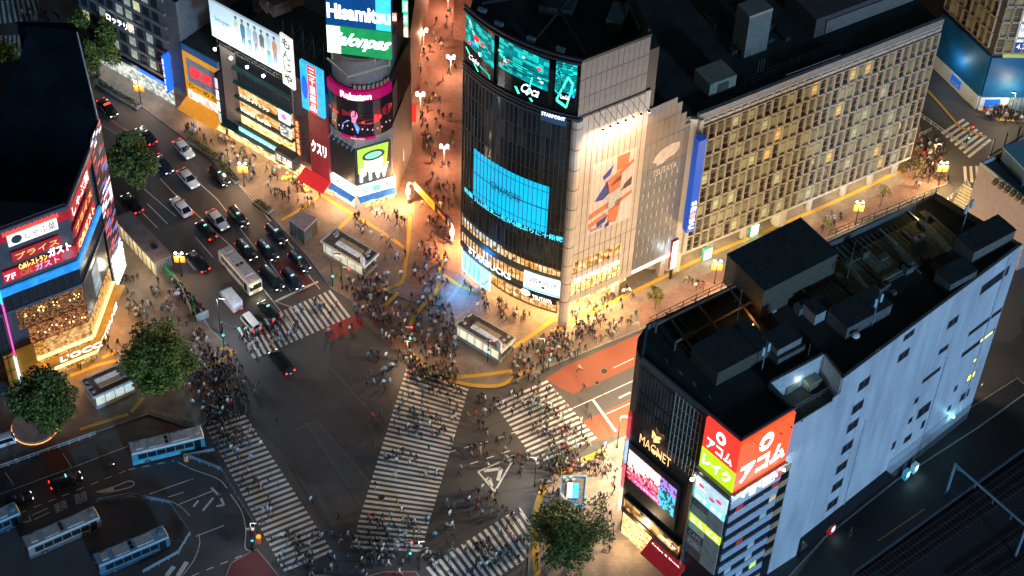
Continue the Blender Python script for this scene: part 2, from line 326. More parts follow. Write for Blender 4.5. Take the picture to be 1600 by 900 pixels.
crosswalk('crosswalk_far_corner', [(1470, 207), (1505, 185), (1553, 222), (1518, 250)], 7, 'zebra crossing beside the blue hoarding')
crosswalk('crosswalk_far_short', [(1505, 260), (1507, 285), (1535, 284), (1533, 259)], 3, 'short zebra crossing below the blue hoarding')
crosswalk('crosswalk_far_road', [(-20, 56), (-22, 86), (50, 84), (48, 54)], 10, 'zebra crossing far behind the black rooftop billboard')
crosswalk('crosswalk_far_road', [(-30, 4), (-28, 40), (108, 26), (95, -6)], 16, 'farthest zebra crossing beside the tall dark tree')
def line(name, pts, w, m=None, z=.0085, dash=None, label=None):
    P = [at(*p) for p in pts]; b = MB()
    for a, c in zip(P[:-1], P[1:]):
        d = (c-a); L = max(d.length, 1e-4); d = d/L; n = Vector((-d.y, d.x, 0))*w/2; segs = [(0, L)] if not dash else [(t, min(t+dash[0], L)) for t in np.arange(0, L, sum(dash))]
        for t0, t1 in segs:
            p, q = a+d*t0, a+d*t1; b.add([(*(p-n).xy, z), (*(q-n).xy, z), (*(q+n).xy, z), (*(p+n).xy, z)], [(0, 1, 2, 3)], m or WHITE_PAINT)
    o = b.build(name); o['kind'] = 'structure'; return o
def curve_pts(pts, n=6):
    P = [Vector((float(x), float(y))) for x, y in pts]; P = [P[0]*2-P[1]]+P+[P[-1]*2-P[-2]]; out = []
    for i in range(1, len(P)-2):
        for k in range(n):
            t = k/n; a, b, c, d = P[i-1:i+3]
            q = .5*((2*b)+(c-a)*t+(2*a-5*b+4*c-d)*t*t+(3*b-a-3*c+d)*t**3); out.append((q.x, q.y))
    return out+[(P[-2].x, P[-2].y)]
for p in ([(250, 279), (275, 305), (359, 383), (472, 530)],): line('road_line_centre', p, .16)
for p in ([(295, 205), (345, 258), (400, 318), (465, 396)], [(345, 240), (372, 262), (400, 290), (440, 335), (500, 405)], [(310, 285), (340, 312), (402, 392), (440, 445)], [(420, 408), (455, 456)], [(482, 430), (500, 452)]): line('road_line_lane', p, .14)
for p in ([(225, 295), (275, 338)], [(230, 318), (262, 350)], [(218, 328), (246, 356)], [(305, 370), (333, 402)], [(286, 400), (305, 422)]): line('road_line_lane', p, .13)
for p in ([(140, 165), (200, 205)], [(146, 187), (190, 214)], [(190, 215), (245, 262)]): line('road_line_yellow', p, .14, ORANGE_PAINT)
line('road_stop_line', [(430, 471), (462, 456), (497, 440)], .42); line('road_line_lane', [(467, 484), (430, 471)], .14)
line('road_line_guide', [(471, 531), (540, 600), (620, 690)], .09, M('faint_paint', (.16, .16, .165), .7))
line('road_line_patch', [(478, 660), (566, 792)], .1, M('faint_paint', (.16, .16, .165), .7)); line('road_line_patch', [(496, 659), (578, 754)], .1, M('faint_paint', (.16, .16, .165), .7))
line('road_line_patch', [(461, 672), (490, 659)], .1, M('faint_paint', (.16, .16, .165), .7))
line('road_line_dashes', [(700, 707), (775, 686), (830, 666)], .16, dash=(1.3, 1.3)); line('road_line_dashes', [(735, 725), (800, 703)], .16, dash=(1.3, 1.3))
line('road_stop_line', [(926, 624), (962, 674)], .42); line('road_line_lane', [(890, 640), (926, 624), (985, 597), (1000, 590)], .15); line('road_line_lane', [(947, 647), (985, 630), (1000, 622)], .15); line('road_line_lane', [(958, 575), (990, 560)], .14)
line('road_arrow', [(967, 622), (985, 613)], .3)
for p in ([(395, 575), (450, 608), (505, 655)], [(585, 668), (632, 648)], [(500, 600), (545, 640), (600, 655)], [(690, 690), (760, 668), (830, 640)], [(560, 700), (590, 745)], [(430, 690), (470, 760), (520, 830)]): line('road_seam', p, .05, M('seam_tar', (.018, .018, .02), .6), z=.0045)
# island of chevrons by the right-hand crossing
for p in ([(747, 737), (806, 711)], [(806, 711), (773, 768)], [(773, 768), (747, 737)]): line('road_marking_triangle', p, .28)
for p in ([(756, 736), (783, 732), (778, 751)], [(759, 750), (764.5, 747), (768, 760)], [(783, 722), (804, 712), (797, 722)]): line('road_marking_chevron', p, .55)
# bus terminal markings
line('road_line_edge', [(0, 772), (112, 731), (200, 697)], .14); line('road_line_edge', [(112, 731), (98, 708)], .14); line('road_line_edge', [(22, 758), (8, 738)], .14)
line('road_line_dashes', [(30, 802), (120, 766), (200, 734), (272, 720)], .16, dash=(1.1, 1.1))
line('road_line_dashes', [(300, 900), (390, 863)], .16, dash=(1.1, 1.1))
line('road_line_curve', curve_pts([(150, 783), (205, 775), (255, 780), (280, 790), (297, 806)]), .12); line('road_line_curve', curve_pts([(310, 834), (312, 850), (303, 875), (285, 900)]), .12)
line('road_line_curve', curve_pts([(278, 722), (300, 733), (340, 748), (355, 763)]), .14); line('road_line_curve', curve_pts([(360, 772), (378, 800), (384, 830), (383, 855), (392, 862)]), .14)
line('road_marking_loop', curve_pts([(150, 769), (180, 760), (200, 752), (209, 754), (206, 760), (185, 766), (153, 772)]), .24); line('road_arrow', [(153, 771), (178, 764)], .5)
for p in ([(233, 772), (302, 748)], [(262, 777), (287, 769)], [(275, 790), (332, 767)], [(306, 838), (350, 821)], [(50, 805), (75, 794)], [(53, 812), (78, 800)], [(32, 817), (48, 814), (45, 806)]): line('road_line_dash', p, .16)
for p in ([(302, 792), (310, 782)], [(317, 798), (333, 778)], [(338, 791), (350, 789), (342, 772)], [(330, 762), (346, 778)]): line('road_arrow', p, .34)
for p in ([(260, 900), (272, 885)], [(278, 900), (292, 878)]): line('road_marking_bar', p, .7)
def road_text(t, TL, TR, BR, BL):
    vs, fs, _ = textmesh(t, .0); a, b, c, d = [at(*p) for p in (TL, TR, BR, BL)]; m = MB()
    m.add([(*(d.lerp(c, x).lerp(a.lerp(b, x), y)).xy, .0088) for x, y in vs], fs, WHITE_PAINT); o = m.build('road_lettering'); o['kind'] = 'structure'; return o
road_text('路線', (115, 773), (134, 766), (138, 782), (119, 790)); road_text('乗降', (83, 788), (103, 780), (107, 794), (88, 803))
# tactile yellow paving
def tactile(pts, w=.6): o = line('tactile_paving', pts, w, YELLOW_PAINT, z=.146); return o
for p in ([(440, 345), (475, 325), (500, 305)], [(500, 305), (552, 336), (600, 365), (632, 388)], [(552, 336), (530, 358)], curve_pts([(641, 338), (638, 380), (634, 410), (629, 440), (610, 450), (585, 458)]), [(695, 393), (688, 420), (684, 450), (676, 465)], [(692, 430), (716, 446), (740, 455)]): tactile(p)
for p in (curve_pts([(643, 552), (660, 572), (700, 588), (740, 588), (800, 580)]), curve_pts([(700, 594), (740, 603), (780, 603), (805, 590), (830, 576)]), [(860, 520), (920, 490), (1000, 452), (1100, 402), (1300, 318), (1420, 262)], [(800, 545), (830, 525), (868, 498)], [(640, 512), (652, 488), (676, 462)], [(602, 478), (622, 458)]): tactile(p, .7)
for p in ([(345, 545), (368, 550), (335, 570), (308, 580)], [(308, 580), (334, 622)], [(110, 588), (150, 572), (190, 562)], [(205, 645), (224, 622)], [(125, 672), (200, 648)], [(160, 560), (185, 548)]): tactile(p, .6)
for p in ([(908, 721), (945, 706)], [(866, 742), (898, 730)], curve_pts([(850, 758), (838, 800), (836, 850), (840, 900)])): tactile(p, 1.0)
for p in ([(1420, 110), (1470, 165), (1500, 200), (1540, 215)], [(1455, 100), (1510, 158), (1560, 188), (1600, 190)]): tactile(p, .5)
# manholes
for x, y, r in ((605, 714, .55), (596, 777, .5), (944, 580, .5), (933, 598, .35), (268, 150, .4), (478, 232, .3), (1448, 221, .4), (948, 707, .45)):
    p = at(x, y); b = MB(); b.disc((p.x, p.y, .002), r*1.35, .005, M('manhole_collar', (.2, .17, .14), .8)); b.disc((p.x, p.y, .003), r, .008, M('manhole_iron', (.06, .045, .04), .6, .5)); z = .14 if not (640 < y or 560 < y < 600) else 0
    o = b.build('manhole_cover'); o.location.z = z if (x, y) != (933, 598) else 0; o['kind'] = 'structure'
# railway beside the right-hand building
b = MB(); q = [at(*p) for p in ((1380, 905), (1620, 745), (1800, 760), (1800, 1200), (1200, 1100), (1340, 930))]
BAL = M('track_ballast', (.022, .02, .02), .95, var=.5, scale=4, bump=.8); o = sheet('railway_bed', [(1300, 930), (1500, 775), (1640, 680), (1800, 700), (1800, 1100), (1250, 1060)], .006, BAL)
RAIL = M('rail_steel', (.09, .06, .05), .5, .6); SLEEP = M('sleeper_concrete', (.055, .042, .04), .9)
for k, (a, c) in enumerate((((1345, 905), (1640, 697)), ((1385, 905), (1640, 728)), ((1487, 905), (1640, 800)), ((1545, 905), (1640, 845)))):
    A = at(*a); B = at(*c); d = (B-A).normalized(); n = Vector((-d.y, d.x, 0)); L = (B-A).length
    root = empty('railway_track', A, None, None); root['kind'] = 'structure'; root['label'] = ['railway track nearest the dark side street', 'second railway track from the side street', 'third railway track from the side street', 'railway track in the bottom corner'][k]
    for sgn in (-.53, .53):
        m = MB(); p = A+n*sgn; m.hexa([(*(p+n*w+d*t).xy, z) for z in (.12, .27) for w, t in ((-.04, 0), (.04, 0), (.04, L), (-.04, L))], RAIL); m.build('rail', root)
    m = MB(); m.box((0, 0, .07), (.22, 2.1, .12), SLEEP); so = m.build('sleeper', root, local=True); so.rotation_euler = (0, 0, math.atan2(d.y, d.x)); so.location = (0, 0, 0)
    for i in range(1, int(L/.75)):
        s2 = so.copy(); col.objects.link(s2); s2.location = d*(i*.75)
line('road_line_edge', [(1372, 845), (1445, 795)], .18, ORANGE_PAINT)
# ================================================================ BUILDINGS
WARM = (1.0, .58, .22)
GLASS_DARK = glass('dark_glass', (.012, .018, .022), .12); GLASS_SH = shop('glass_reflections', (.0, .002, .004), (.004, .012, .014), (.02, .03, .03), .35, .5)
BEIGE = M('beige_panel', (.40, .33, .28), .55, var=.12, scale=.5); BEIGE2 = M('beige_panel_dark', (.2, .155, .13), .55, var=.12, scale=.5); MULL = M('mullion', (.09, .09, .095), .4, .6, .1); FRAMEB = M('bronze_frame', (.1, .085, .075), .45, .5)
SHOPW = shop('shop_warm', (.12, .035, .005), (.9, .38, .07), (1., .78, .42), 1.15); SHOPY = shop('shop_yellow', (.25, .09, .01), (1., .55, .12), (1., .85, .5), 1.7, 2.6); SHOPO = shop('restaurant_orange', (.012, .004, .002), (.12, .03, .006), (1., .42, .1), .45, 5.); SHOPG = shop('shop_gold', (.1, .03, .004), (.62, .25, .035), (1., .6, .2), .95, 2.4); SHOPC = shop('shop_cool', (.12, .13, .12), (.6, .68, .62), (1., 1., .92), .95)
def wallmass(name, root, pts, z0, z1, m, top): b = MB(); b.prism(pts, z0, z1, m, top); return b.build(name, root)
# ---------------------------------------------------------------- curved glass tower
QA, QB = (-8.6, 218.2), (8.4, 207.0); QS = Surf(QA, QB, 1.9); QL = QS.L
QC = (19.2, 214.2); QD = (26.2, 219.2); Q2 = Surf(QB, QC); Q3 = Surf(QC, QD)
ZT, ZS, ZB = 55.0, 44.4, 4.6
tower = empty('glass_tower', (0, 214, 0), 'tall tower with curved dark glass front and large lit video screens', 'building')
arc = [(QS.P(QL*i/16, 0).x, QS.P(QL*i/16, 0).y) for i in range(17)]
BK = [(30, 240), (2, 252), (-6.3, 246)]
inner = [(QS.P(QL*i/16, 0, -.35).x, QS.P(QL*i/16, 0, -.35).y) for i in range(17)]
fp = inner+[(QC[0]-.2, QC[1]+.35), (QD[0]-.3, QD[1]+.4)]+BK
wallmass('core_wall', tower, fp, ZB, 34.0, DARK, ROOFING)
fpu = inner+[(QC[0]+.6, QC[1]+.7)]+[(16, 228), (2, 236), (-7.0, 229)]
wallmass('upper_core_wall', tower, fpu, 34.0, ZT-3.0, DARK, ROOFING)
# ground floor, set back, lit
gs = Surf(QS.P(.4, 0, -2.2).xy, QS.P(QL-1.5, 0, -2.0).xy, 1.6); b = MB(); panel(b, gs, (0, gs.L, .13, 4.6), -.3, 0, SHOPW, 14); b.build('shop_window', tower)
b = MB(); [panel(b, gs, (u, u+.12, .13, 4.6), 0, .1, FRAMEB, 1) for u in np.linspace(0, gs.L-.2, 12)]; panel(b, gs, (0, gs.L, 4.2, 4.6), 0, .15, FRAMEB); panel(b, gs, (0, gs.L, .13, .45), 0, .12, FRAMEB); b.build('shop_frame', tower)
g2 = Surf((QB[0]+.6, QB[1]+3.2), (QC[0]-.5, QC[1]+3.0)); b = MB(); panel(b, g2, (0, g2.L, .13, 5.2), -.3, 0, SHOPY); b.build('shop_window', tower)
b = MB(); b.prism([(p[0], p[1]) for p in inner]+[(QC[0], QC[1]), (QC[0]-1, QC[1]+6), (-6, 222)], 4.6, 4.9, M('soffit_panel', (.6, .5, .38), .6)); b.build('soffit', tower)
for i, (u, sf) in enumerate([(3, QS), (8, QS), (13.5, QS), (18, QS)]):
    pl = sf.P(u, 4.45, -1.2); b = MB(); b.disc(pl, .3, .1, glow((1., .7, .35), 30)); b.build('downlight', tower); lamp('downlight_bulb', tower, pl-Vector((0, 0, .3)), 2200, (1., .55, .2), .3)
for u in (1.8, 4.6, 7.4, 10.2):
    pl = Q2.P(u, 4.9, -1.3); b = MB(); b.disc(pl, .3, .1, glow((1., .7, .35), 30)); b.build('downlight', tower); lamp('downlight_bulb', tower, Q2.P(u, 4.5, -.4), 4200, (1., .62, .27), .3)
# corner pillar, pillars
b = MB(); b.tube((QB[0], QB[1], 0), (QB[0], QB[1], ZS), .85, BEIGE, 12); b.build('corner_pillar', tower)
for z in np.arange(6, ZS, 4.1): b = MB(); b.tube((QB[0], QB[1], z), (QB[0], QB[1], z+.12), .9, FRAMEB, 12); b.build('pillar_joint', tower)
for q in (Q2.P(10.6, 0, -.9), Q2.P(QL*0+11.4, 0, -2.6), Q3.P(6.9, 0, -.9)): b = MB(); b.box((q.x, q.y, 2.6), (1., 1., 5.2), BEIGE, .6); b.build('pillar', tower)
# curved glass panes (each a piece)
rows = [34.4-i*3.75 for i in range(7)]  # tops
NC = 27; du = QL/NC
pm = {}
def pane_mesh(w, h, m, d=.06, name='pane'):
    k = (round(w, 3), round(h, 3), m.name, d)
    if k not in pm:
        q = MB(); q.box((0, 0, 0), (w, d, h), m); me = bpy.data.meshes.new(name); me.from_pydata(q.v, [], q.f); me.materials.append(m); pm[k] = me
    return pm[k]
def put(name, me, s, u, z, o, root):
    mt = s.frame(u, z, o); mt.translation -= ROOT[root.name]; return link(name, me, root, mt)
Z0, Z1 = 13.6, 43.2; NR = 8; dz = (Z1-Z0)/NR
bs = QS.rect((741, 229), (858, 294), (854.5, 357), (738.5, 309))
GV = [GLASS_DARK, GLASS_DARK, GLASS_DARK, GLASS_SH, glass('dark_glass_teal', (.01, .03, .035), .1)]
for i in range(NC):
    for j in range(NR):
        put('pane', pane_mesh(du-.1, dz-.12, random.choice(GV)), QS, (i+.5)*du, Z0+(j+.5)*dz, 0, tower)
for i in range(NC+1): b = MB(); panel(b, QS, (i*du-.04, i*du+.04, 6.5, 44.4), -.05, .14, MULL, 1); b.build('mullion', tower)
for j in range(NR+1): b = MB(); panel(b, QS, (0, QL, Z0+j*dz-.06, Z0+j*dz+.06), -.05, .09, MULL); b.build('transom', tower)
for z in (43.6, 44.3, 44.9, ZT-.3, ZT+.5): b = MB(); panel(b, QS, (0, QL, z-.12, z+.12), -.15, .22, MULL); b.build('transom', tower)
b = MB(); panel(b, QS, (0, QL, ZT-.25, ZT-.1), -.6, .1, DARK); b.build('parapet', tower)
b = MB(); panel(b, QS, (0, QL, 43.2, 44.8), -.3, .02, BLACK); b.build('screen_ledge', tower)
# upper video screen: drive-in bottle neon on teal
TEAL = glow((.0, .26, .27), .6, .6); TEALB = glow((.01, .6, .5), .95, .4); NEONG = glow((.05, 1., .45), 3.0); SW = glow((.9, .95, 1.), 2.5); REDL = glow((1., .02, .02), 2.5); BLUEL = glow((.05, .2, 1.), 2.); SCRB = M('screen_black', (.004, .006, .007), .2, emit=.02)
us = [QL*.02, QL*.325, QL*.37, QL*.775, QL*.825, QL*.975]
for k in range(3):
    r = (us[2*k], us[2*k+1], 45.3, 54.3); b = MB(); panel(b, QS, r, -.2, -.02, SCRB); sc = b.build('screen', tower)
    b = MB()
    for t in np.linspace(.42, .98, 13):
        th = .012+.02*random.random(); n = 10
        for i in range(n):
            x0, x1 = i/n, (i+1)/n; f = lambda x: t-(1-k*.5)*.1*x**1.5-.05*(1-t)*x
            poly(b, QS, r, 0, [(x0, f(x0)-th), (x1, f(x1)-th), (x1, f(x1)+th), (x0, f(x0)+th)], TEALB if random.random() < .35 else TEAL)
    for (x0, y0, x1, y1, w, mm) in ([(.05, .5, .9, .02, .02, TEALB), (.02, .3, .5, .0, .015, NEONG), (.15, .9, .55, .35, .02, SW), (.18, .88, .6, .38, .03, NEONG), (.55, .15, .9, .08, .02, TEALB)] if k == 0 else [(.0, .75, .45, .05, .022, NEONG), (.12, .6, .62, .1, .018, SW), (.1, .66, .72, .0, .02, NEONG), (.5, .85, .9, .45, .02, SW), (.7, .5, .62, .1, .01, NEONG)] if k == 1 else [(.1, .2, .6, .72, .03, NEONG), (.6, .72, .85, .6, .03, NEONG), (.85, .6, .6, .1, .03, NEONG), (.6, .1, .1, .2, .03, NEONG), (.1, .9, .4, .4, .02, BLACK), (.0, .4, .3, .3, .02, TEALB)]):
        dx, dy = x1-x0, y1-y0; L = math.hypot(dx, dy); nx, ny = -dy/L*w, dx/L*w
        poly(b, QS, r, .012, [(x0-nx, y0-ny), (x1-nx, y1-ny), (x1+nx, y1+ny), (x0+nx, y0+ny)], mm)
    if k == 0: poly(b, QS, r, .02, ell(.42, .66, .1, .06), REDL); poly(b, QS, r, .02, ell(.62, .62, .08, .03), REDL); poly(b, QS, r, .02, ell(.15, .45, .05, .035), REDL); poly(b, QS, r, .02, ell(.3, .5, .06, .04), BLUEL); text(b, QS, (r[0]+1, r[0]+3.4, 46.4, 47.4), .02, 'Coke', SW, .0, 1)
    if k == 1: text(b, QS, (r[0]+4.2, r[0]+7.2, 46.4, 48.2), .02, 'Coca', SW, .01, 1); poly(b, QS, r, .02, ell(.82, .72, .04, .03), REDL); poly(b, QS, r, .02, ell(.08, .5, .03, .03), REDL); poly(b, QS, r, .02, ell(.2, .62, .02, .03), REDL)
    if k == 2: text(b, QS, (r[0]+.9, r[0]+2.2, 47.6, 48.4), .03, 'Coca-Cola', SW, .01); poly(b, QS, r, .02, ell(.9, .35, .06, .03), BLUEL)
    b.build('screen_picture', sc)
b = MB(); text(b, QS, QS.rect((848, 170), (884, 184), (884, 189), (847, 176)), .3, 'STARPOINT', glow((.6, .75, 1.), 3), .02); panel(b, QS, (QS.px(846, 172)[0], QS.px(886, 187)[0], 42.6, 44.0), .15, .25, M('sign_blue_dark', (.02, .06, .12), .4, emit=.4)); b.build('name_sign', tower)
# cyan screen, ticker
b = MB(); panel(b, QS, bs, .0, .08, glow((.0, .42, .72), 1.25, .04)); cs = b.build('screen', tower)
b = MB(); [panel(b, QS, (i*du-.03, i*du+.03, bs[2], bs[3]), .08, .13, glow((.0, .22, .4), .8), 1) for i in range(NC+1) if bs[0] < i*du < bs[1]]; panel(b, QS, (bs[0], bs[1], (bs[2]+bs[3])/2+.1, (bs[2]+bs[3])/2+.2), .08, .13, glow((.0, .22, .4), .8)); b.build('screen_grid', cs)
b = MB(); text(b, QS, (bs[0]+(bs[1]-bs[0])*.28, bs[0]+(bs[1]-bs[0])*.68, bs[2]+(bs[3]-bs[2])*.44, bs[2]+(bs[3]-bs[2])*.6), .15, 'OMAMORI?', M('print_blue', (.0, .03, .08), .5), .0); b.build('screen_lettering', cs)
zt = (QS.px(722, 287)[1]+QS.px(884, 378)[1])/2
b = MB(); panel(b, QS, (.1, QL-.6, zt-1.1, zt+1.1), .0, .07, BLACK); tk = b.build('ticker_board', tower)
b = MB(); text(b, QS, (.8, QL-.9, zt-.55, zt+.55), .1, '将棋 丸山和太二冠が6期ぶりに十段戦', glow((.05, .65, .9), 2.6), .005); b.build('ticker_lettering', tk)
# lower curved band: lit floors
b = MB(); panel(b, QS, (.3, QL-1, 10.7, 12.0), -.25, -.1, SHOPW); b.build('lit_window_band', tower)
b = MB(); panel(b, QS, (.3, QL*.45, 11.9, 12.5), -.2, 0, SHOPC); b.build('lit_window_band', tower)
b = MB(); panel(b, QS, (.2, QL, 9.4, 10.6), -.25, .12, M('spandrel', (.09, .09, .095), .4, .4)); b.build('spandrel', tower)
b = MB(); panel(b, QS, (.3, QL*.72, 6.9, 9.3), -.25, -.1, SHOPW); b.build('lit_window_band', tower)
b = MB(); panel(b, QS, (0, QL, 5.9, 6.8), -.25, .15, M('spandrel', (.09, .09, .095), .4, .4)); b.build('spandrel', tower)
b = MB(); text(b, QS, QS.rect((735, 383), (800, 426), (800, 436), (735, 393)), .35, 'STARBUCKS', glow((1., .9, .72), 2.2), .02); b.build('sign_lettering', tower)
r = QS.rect((725, 391), (768, 424), (767, 454), (724, 418)); b = MB(); panel(b, QS, r, .2, .4, glow((.42, .75, .95), 1.15, .2)); w1 = b.build('screen', tower)
b = MB(); [poly(b, QS, r, .41, [(x, .25), (x+.05, .2), (x+.06, .9), (x+.03, .9)], glow((.1, .35, .6), 1.)) for x in (.12, .3, .45, .6)]; poly(b, QS, r, .41, [(.7, .2), (.95, .6), (.98, .5), (.8, .1)], glow((.4, .3, .7), 1.)); b.build('screen_picture', w1)
lamp('screen_spill', tower, QS.P(3.5, 3.6, 3.4), 2200, (.02, .36, 1.), 1.)
r = QS.rect((820, 418), (880, 440), (878, 464), (820, 446)); b = MB(); panel(b, QS, r, .2, .4, glow((.82, .92, 1.), 1.15, .05)); w2 = b.build('screen', tower)
b = MB(); text(b, QS, (r[0]+1, r[1]-1, r[2]+(r[3]-r[2])*.52, r[3]-(r[3]-r[2])*.22), .42, '2024.05.29', M('print_dark', (.05, .06, .08), .5)); panel(b, QS, (r[0], r[1], r[2]+.1, r[2]+.45), .41, .42, glow((.1, .5, .8), 1.5)); poly(b, QS, r, .42, ell(.52, .36, .05, .07), M('print_blue', (.0, .03, .08), .5)); b.build('screen_lettering', w2)
b = MB(); panel(b, QS, QS.rect((820, 447), (870, 468), (869, 478), (820, 457)), .16, .3, BLACK); sb = b.build('sign_board', tower)
b = MB(); text(b, QS, QS.rect((833, 457), (863, 468), (863, 474), (833, 463)), .33, 'TSUTAYA', glow((1., 1., .95), 2.5), .02); poly(b, QS, QS.rect((815, 446), (830, 452), (830, 463), (815, 457)), .34, ell(.5, .5, .5, .45), glow((1., 1., .95), 1.6)); b.build('sign_lettering', sb)
# flat beige face of panels
L2 = Q2.L; n2 = 13; zr = np.linspace(15.5, ZS, 8)
for i in range(n2):
    for j in range(7):
        w = L2/n2-.05; hh = zr[j+1]-zr[j]-.06; put('panel', pane_mesh(w, hh, BEIGE, .12), Q2, (i+.5)*L2/n2, (zr[j]+zr[j+1])/2, 0, tower)
b = MB(); panel(b, Q2, (0, L2, ZB, ZS), -.4, -.12, FRAMEB); b.build('face_backing', tower)
b = MB(); panel(b, Q2, (0, L2, 13.6, 15.4), -.1, .05, BEIGE); panel(b, Q2, (0, L2, 9.6, 10.9), -.1, .05, BEIGE); panel(b, Q2, (0, L2, 4.6, 6.0), -.1, .1, BEIGE); panel(b, Q2, (0, .9, 6, 13.6), -.1, .03, BEIGE); panel(b, Q2, (L2-2.4, L2, 6, 13.6), -.1, .03, BEIGE); b.build('face_trim', tower)
b = MB(); panel(b, Q2, (.9, L2-2.4, 10.9, 13.6), -.1, -.04, SHOPW); b.build('lit_window_band', tower)
b = MB(); panel(b, Q2, (.9, L2-2.4, 6.0, 9.6), -.1, -.04, SHOPY); b.build('lit_window_band', tower)
b = MB(); text(b, Q2, (1.5, L2-3., 9.0, 9.9), .25, 'STARBUCKS', glow((1., .92, .75), 4.), .02); b.build('sign_lettering', tower)
b = MB(); [panel(b, Q2, (u-.035, u+.035, 5.0, ZS), .0, .1, FRAMEB) for u in np.linspace(0, L2, n2+1)]; b.build('mullions', tower)
r = Q2.rect((926, 252), (994, 236), (983, 347), (918, 359)); b = MB(); panel(b, Q2, r, .06, .1, M('poster_pink', (.62, .45, .42), .6, var=.08)); po = b.build('poster', tower)
SK = M('print_skin', (.45, .13, .05), .6); BL = M('print_navy', (.008, .03, .22), .6); SIL = M('print_silver', (.4, .38, .36), .5, var=.5, scale=5); HR = M('print_hair', (.06, .03, .02), .6)
b = MB()
for pts, mm in (([(.55, .98), (.85, .98), (.82, .8), (.58, .78)], SK), ([(.3, .68), (.95, .86), (.97, .82), (.5, .64)], SK), ([(.34, .62), (.7, .72), (.68, .52), (.45, .48)], SK), ([(.35, .45), (.78, .52), (.72, .26), (.4, .24)], SIL), ([(.0, .3), (.45, .38), (.44, .3), (.0, .22)], SK), ([(.6, .34), (.98, .42), (.98, .37), (.6, .27)], SK), ([(.45, .26), (.74, .3), (.66, .04), (.45, .06)], SK), ([(.0, .16), (.4, .24), (.42, .18), (.0, .08)], SK), ([(.25, .78), (.5, .9), (.42, .76), (.28, .72)], BL), ([(.1, .46), (.38, .7), (.44, .5), (.3, .44)], BL), ([(.2, .14), (.45, .2), (.4, .1), (.2, .06)], BL), ([(.4, .06), (.5, .1), (.5, .02), (.38, 0)], BL), ([(.48, .62), (.7, .7), (.69, .64), (.48, .58)], HR), ([(.78, .55), (.95, .62), (.95, .5), (.7, .46)], HR)):
    poly(b, Q2, r, .125, pts, mm)
text(b, Q2, (r[0]+.4, r[0]+2.8, r[2]+.4, r[2]+1.1), .13, 'FIGHTERS', BL, .02); b.build('poster_print', po)
for k in range(7):
    u = 2.1+k*1.35; a = Q2.P(u, ZS+.35, .1); c = Q2.P(u+.35, ZS-.9, 3.0); m = MB(); m.tube(a, c, .04, DARK, 5); m.ball(c, .22, DARK, 8, 5); m.disc(c-Vector((0, 0, .26)), .18, .06, glow((1., .8, .6), 25)); m.build('spotlight', tower)
    lamp('spotlight_bulb', tower, c-Vector((0, 0, .35)), 4600, (1., .62, .38), .15, 'SPOT', Q2.P(u, 24, 0), 1.7)
# upper beige box
UX = Q2.px(1037, 49)[0]; nU = 13; U2 = Surf(QB, Q2.P(11.9, 0).xy)
for i in range(nU):
    for j in range(3):
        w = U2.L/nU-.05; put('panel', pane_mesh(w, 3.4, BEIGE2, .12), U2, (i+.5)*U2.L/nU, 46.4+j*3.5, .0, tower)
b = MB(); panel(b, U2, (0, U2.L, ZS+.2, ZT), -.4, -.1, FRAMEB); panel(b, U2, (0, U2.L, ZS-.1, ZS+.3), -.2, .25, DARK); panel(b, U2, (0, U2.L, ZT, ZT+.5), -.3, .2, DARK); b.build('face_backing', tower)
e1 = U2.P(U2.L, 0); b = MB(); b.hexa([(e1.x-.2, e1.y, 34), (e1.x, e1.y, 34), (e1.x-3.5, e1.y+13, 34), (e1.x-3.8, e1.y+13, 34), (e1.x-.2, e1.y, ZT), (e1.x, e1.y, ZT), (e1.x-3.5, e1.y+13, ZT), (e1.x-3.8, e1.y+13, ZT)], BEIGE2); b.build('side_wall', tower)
b = MB()
for a, c in (((9, 208.5, ZT+.2), (0, 231, ZT+.2)), ((-6, 219, ZT+.2), (12, 225, ZT+.2)), ((18, 214.6, ZT+.2), (14.5, 228, ZT+.2)), ((16.6, 214.6, ZT+.2), (13.2, 228, ZT+.2)), ((2, 212, ZT), (10, 228, ZT)), ((-4, 230, ZT), (14.5, 228, ZT))): b.tube(a, c, .22, DARK, 4)
b.build('roof_frame', tower)
b = MB(); b.box((13.6, 219, ZT-1.6), (2.4, 4.6, 2.6), ROOFGREY, -.25); b.build('roof_plant', tower); b = MB(); b.box((5, 222, ZT-2), (5, 4, 2), ROOFING, -.2); b.build('roof_plant', tower)
for x, y in ((-6, 217.6), (-3.5, 214.6), (1.2, 211.6), (5.4, 209.6)): b = MB(); b.box((x, y, ZT+.1), (1.3, .5, .6), M('projector_grey', (.12, .15, .16), .5), -.5); b.build('screen_projector', tower)
# grey louvre face with the leaf emblem
L3 = Q3.L; n3 = 8
ztop = 40.5
for i in range(n3):
    top = ztop-max(0, (i-4.5))*2.6
    zz = [5.6, 11, 16.4, 21.8, 27.4, 33, 37, top] if top > 37.5 else [5.6, 11, 16.4, 21.8, 27.4, 33, top]
    for j in range(len(zz)-1):
        put('panel', pane_mesh(L3/n3-.05, zz[j+1]-zz[j]-.08, M('louvre_grey', (.16, .15, .155), .45, .3, .2) if zz[j] < 26.9 else (M('panel_taupe', (.2, .165, .15), .5) if zz[j] < 32.9 else BEIGE2), .12), Q3, (i+.5)*L3/n3, (zz[j]+zz[j+1])/2, .02, tower)
b = MB()
for i in range(n3-1):
    for z in np.arange(8.5, 26.5, 2.6): panel(b, Q3, ((i+.5)*L3/n3-.06, (i+.5)*L3/n3+.06, z, z+1.1), .1, .2, M('louvre_light', (.5, .5, .5), .4, .4))
b.build('louvre_fins', tower)
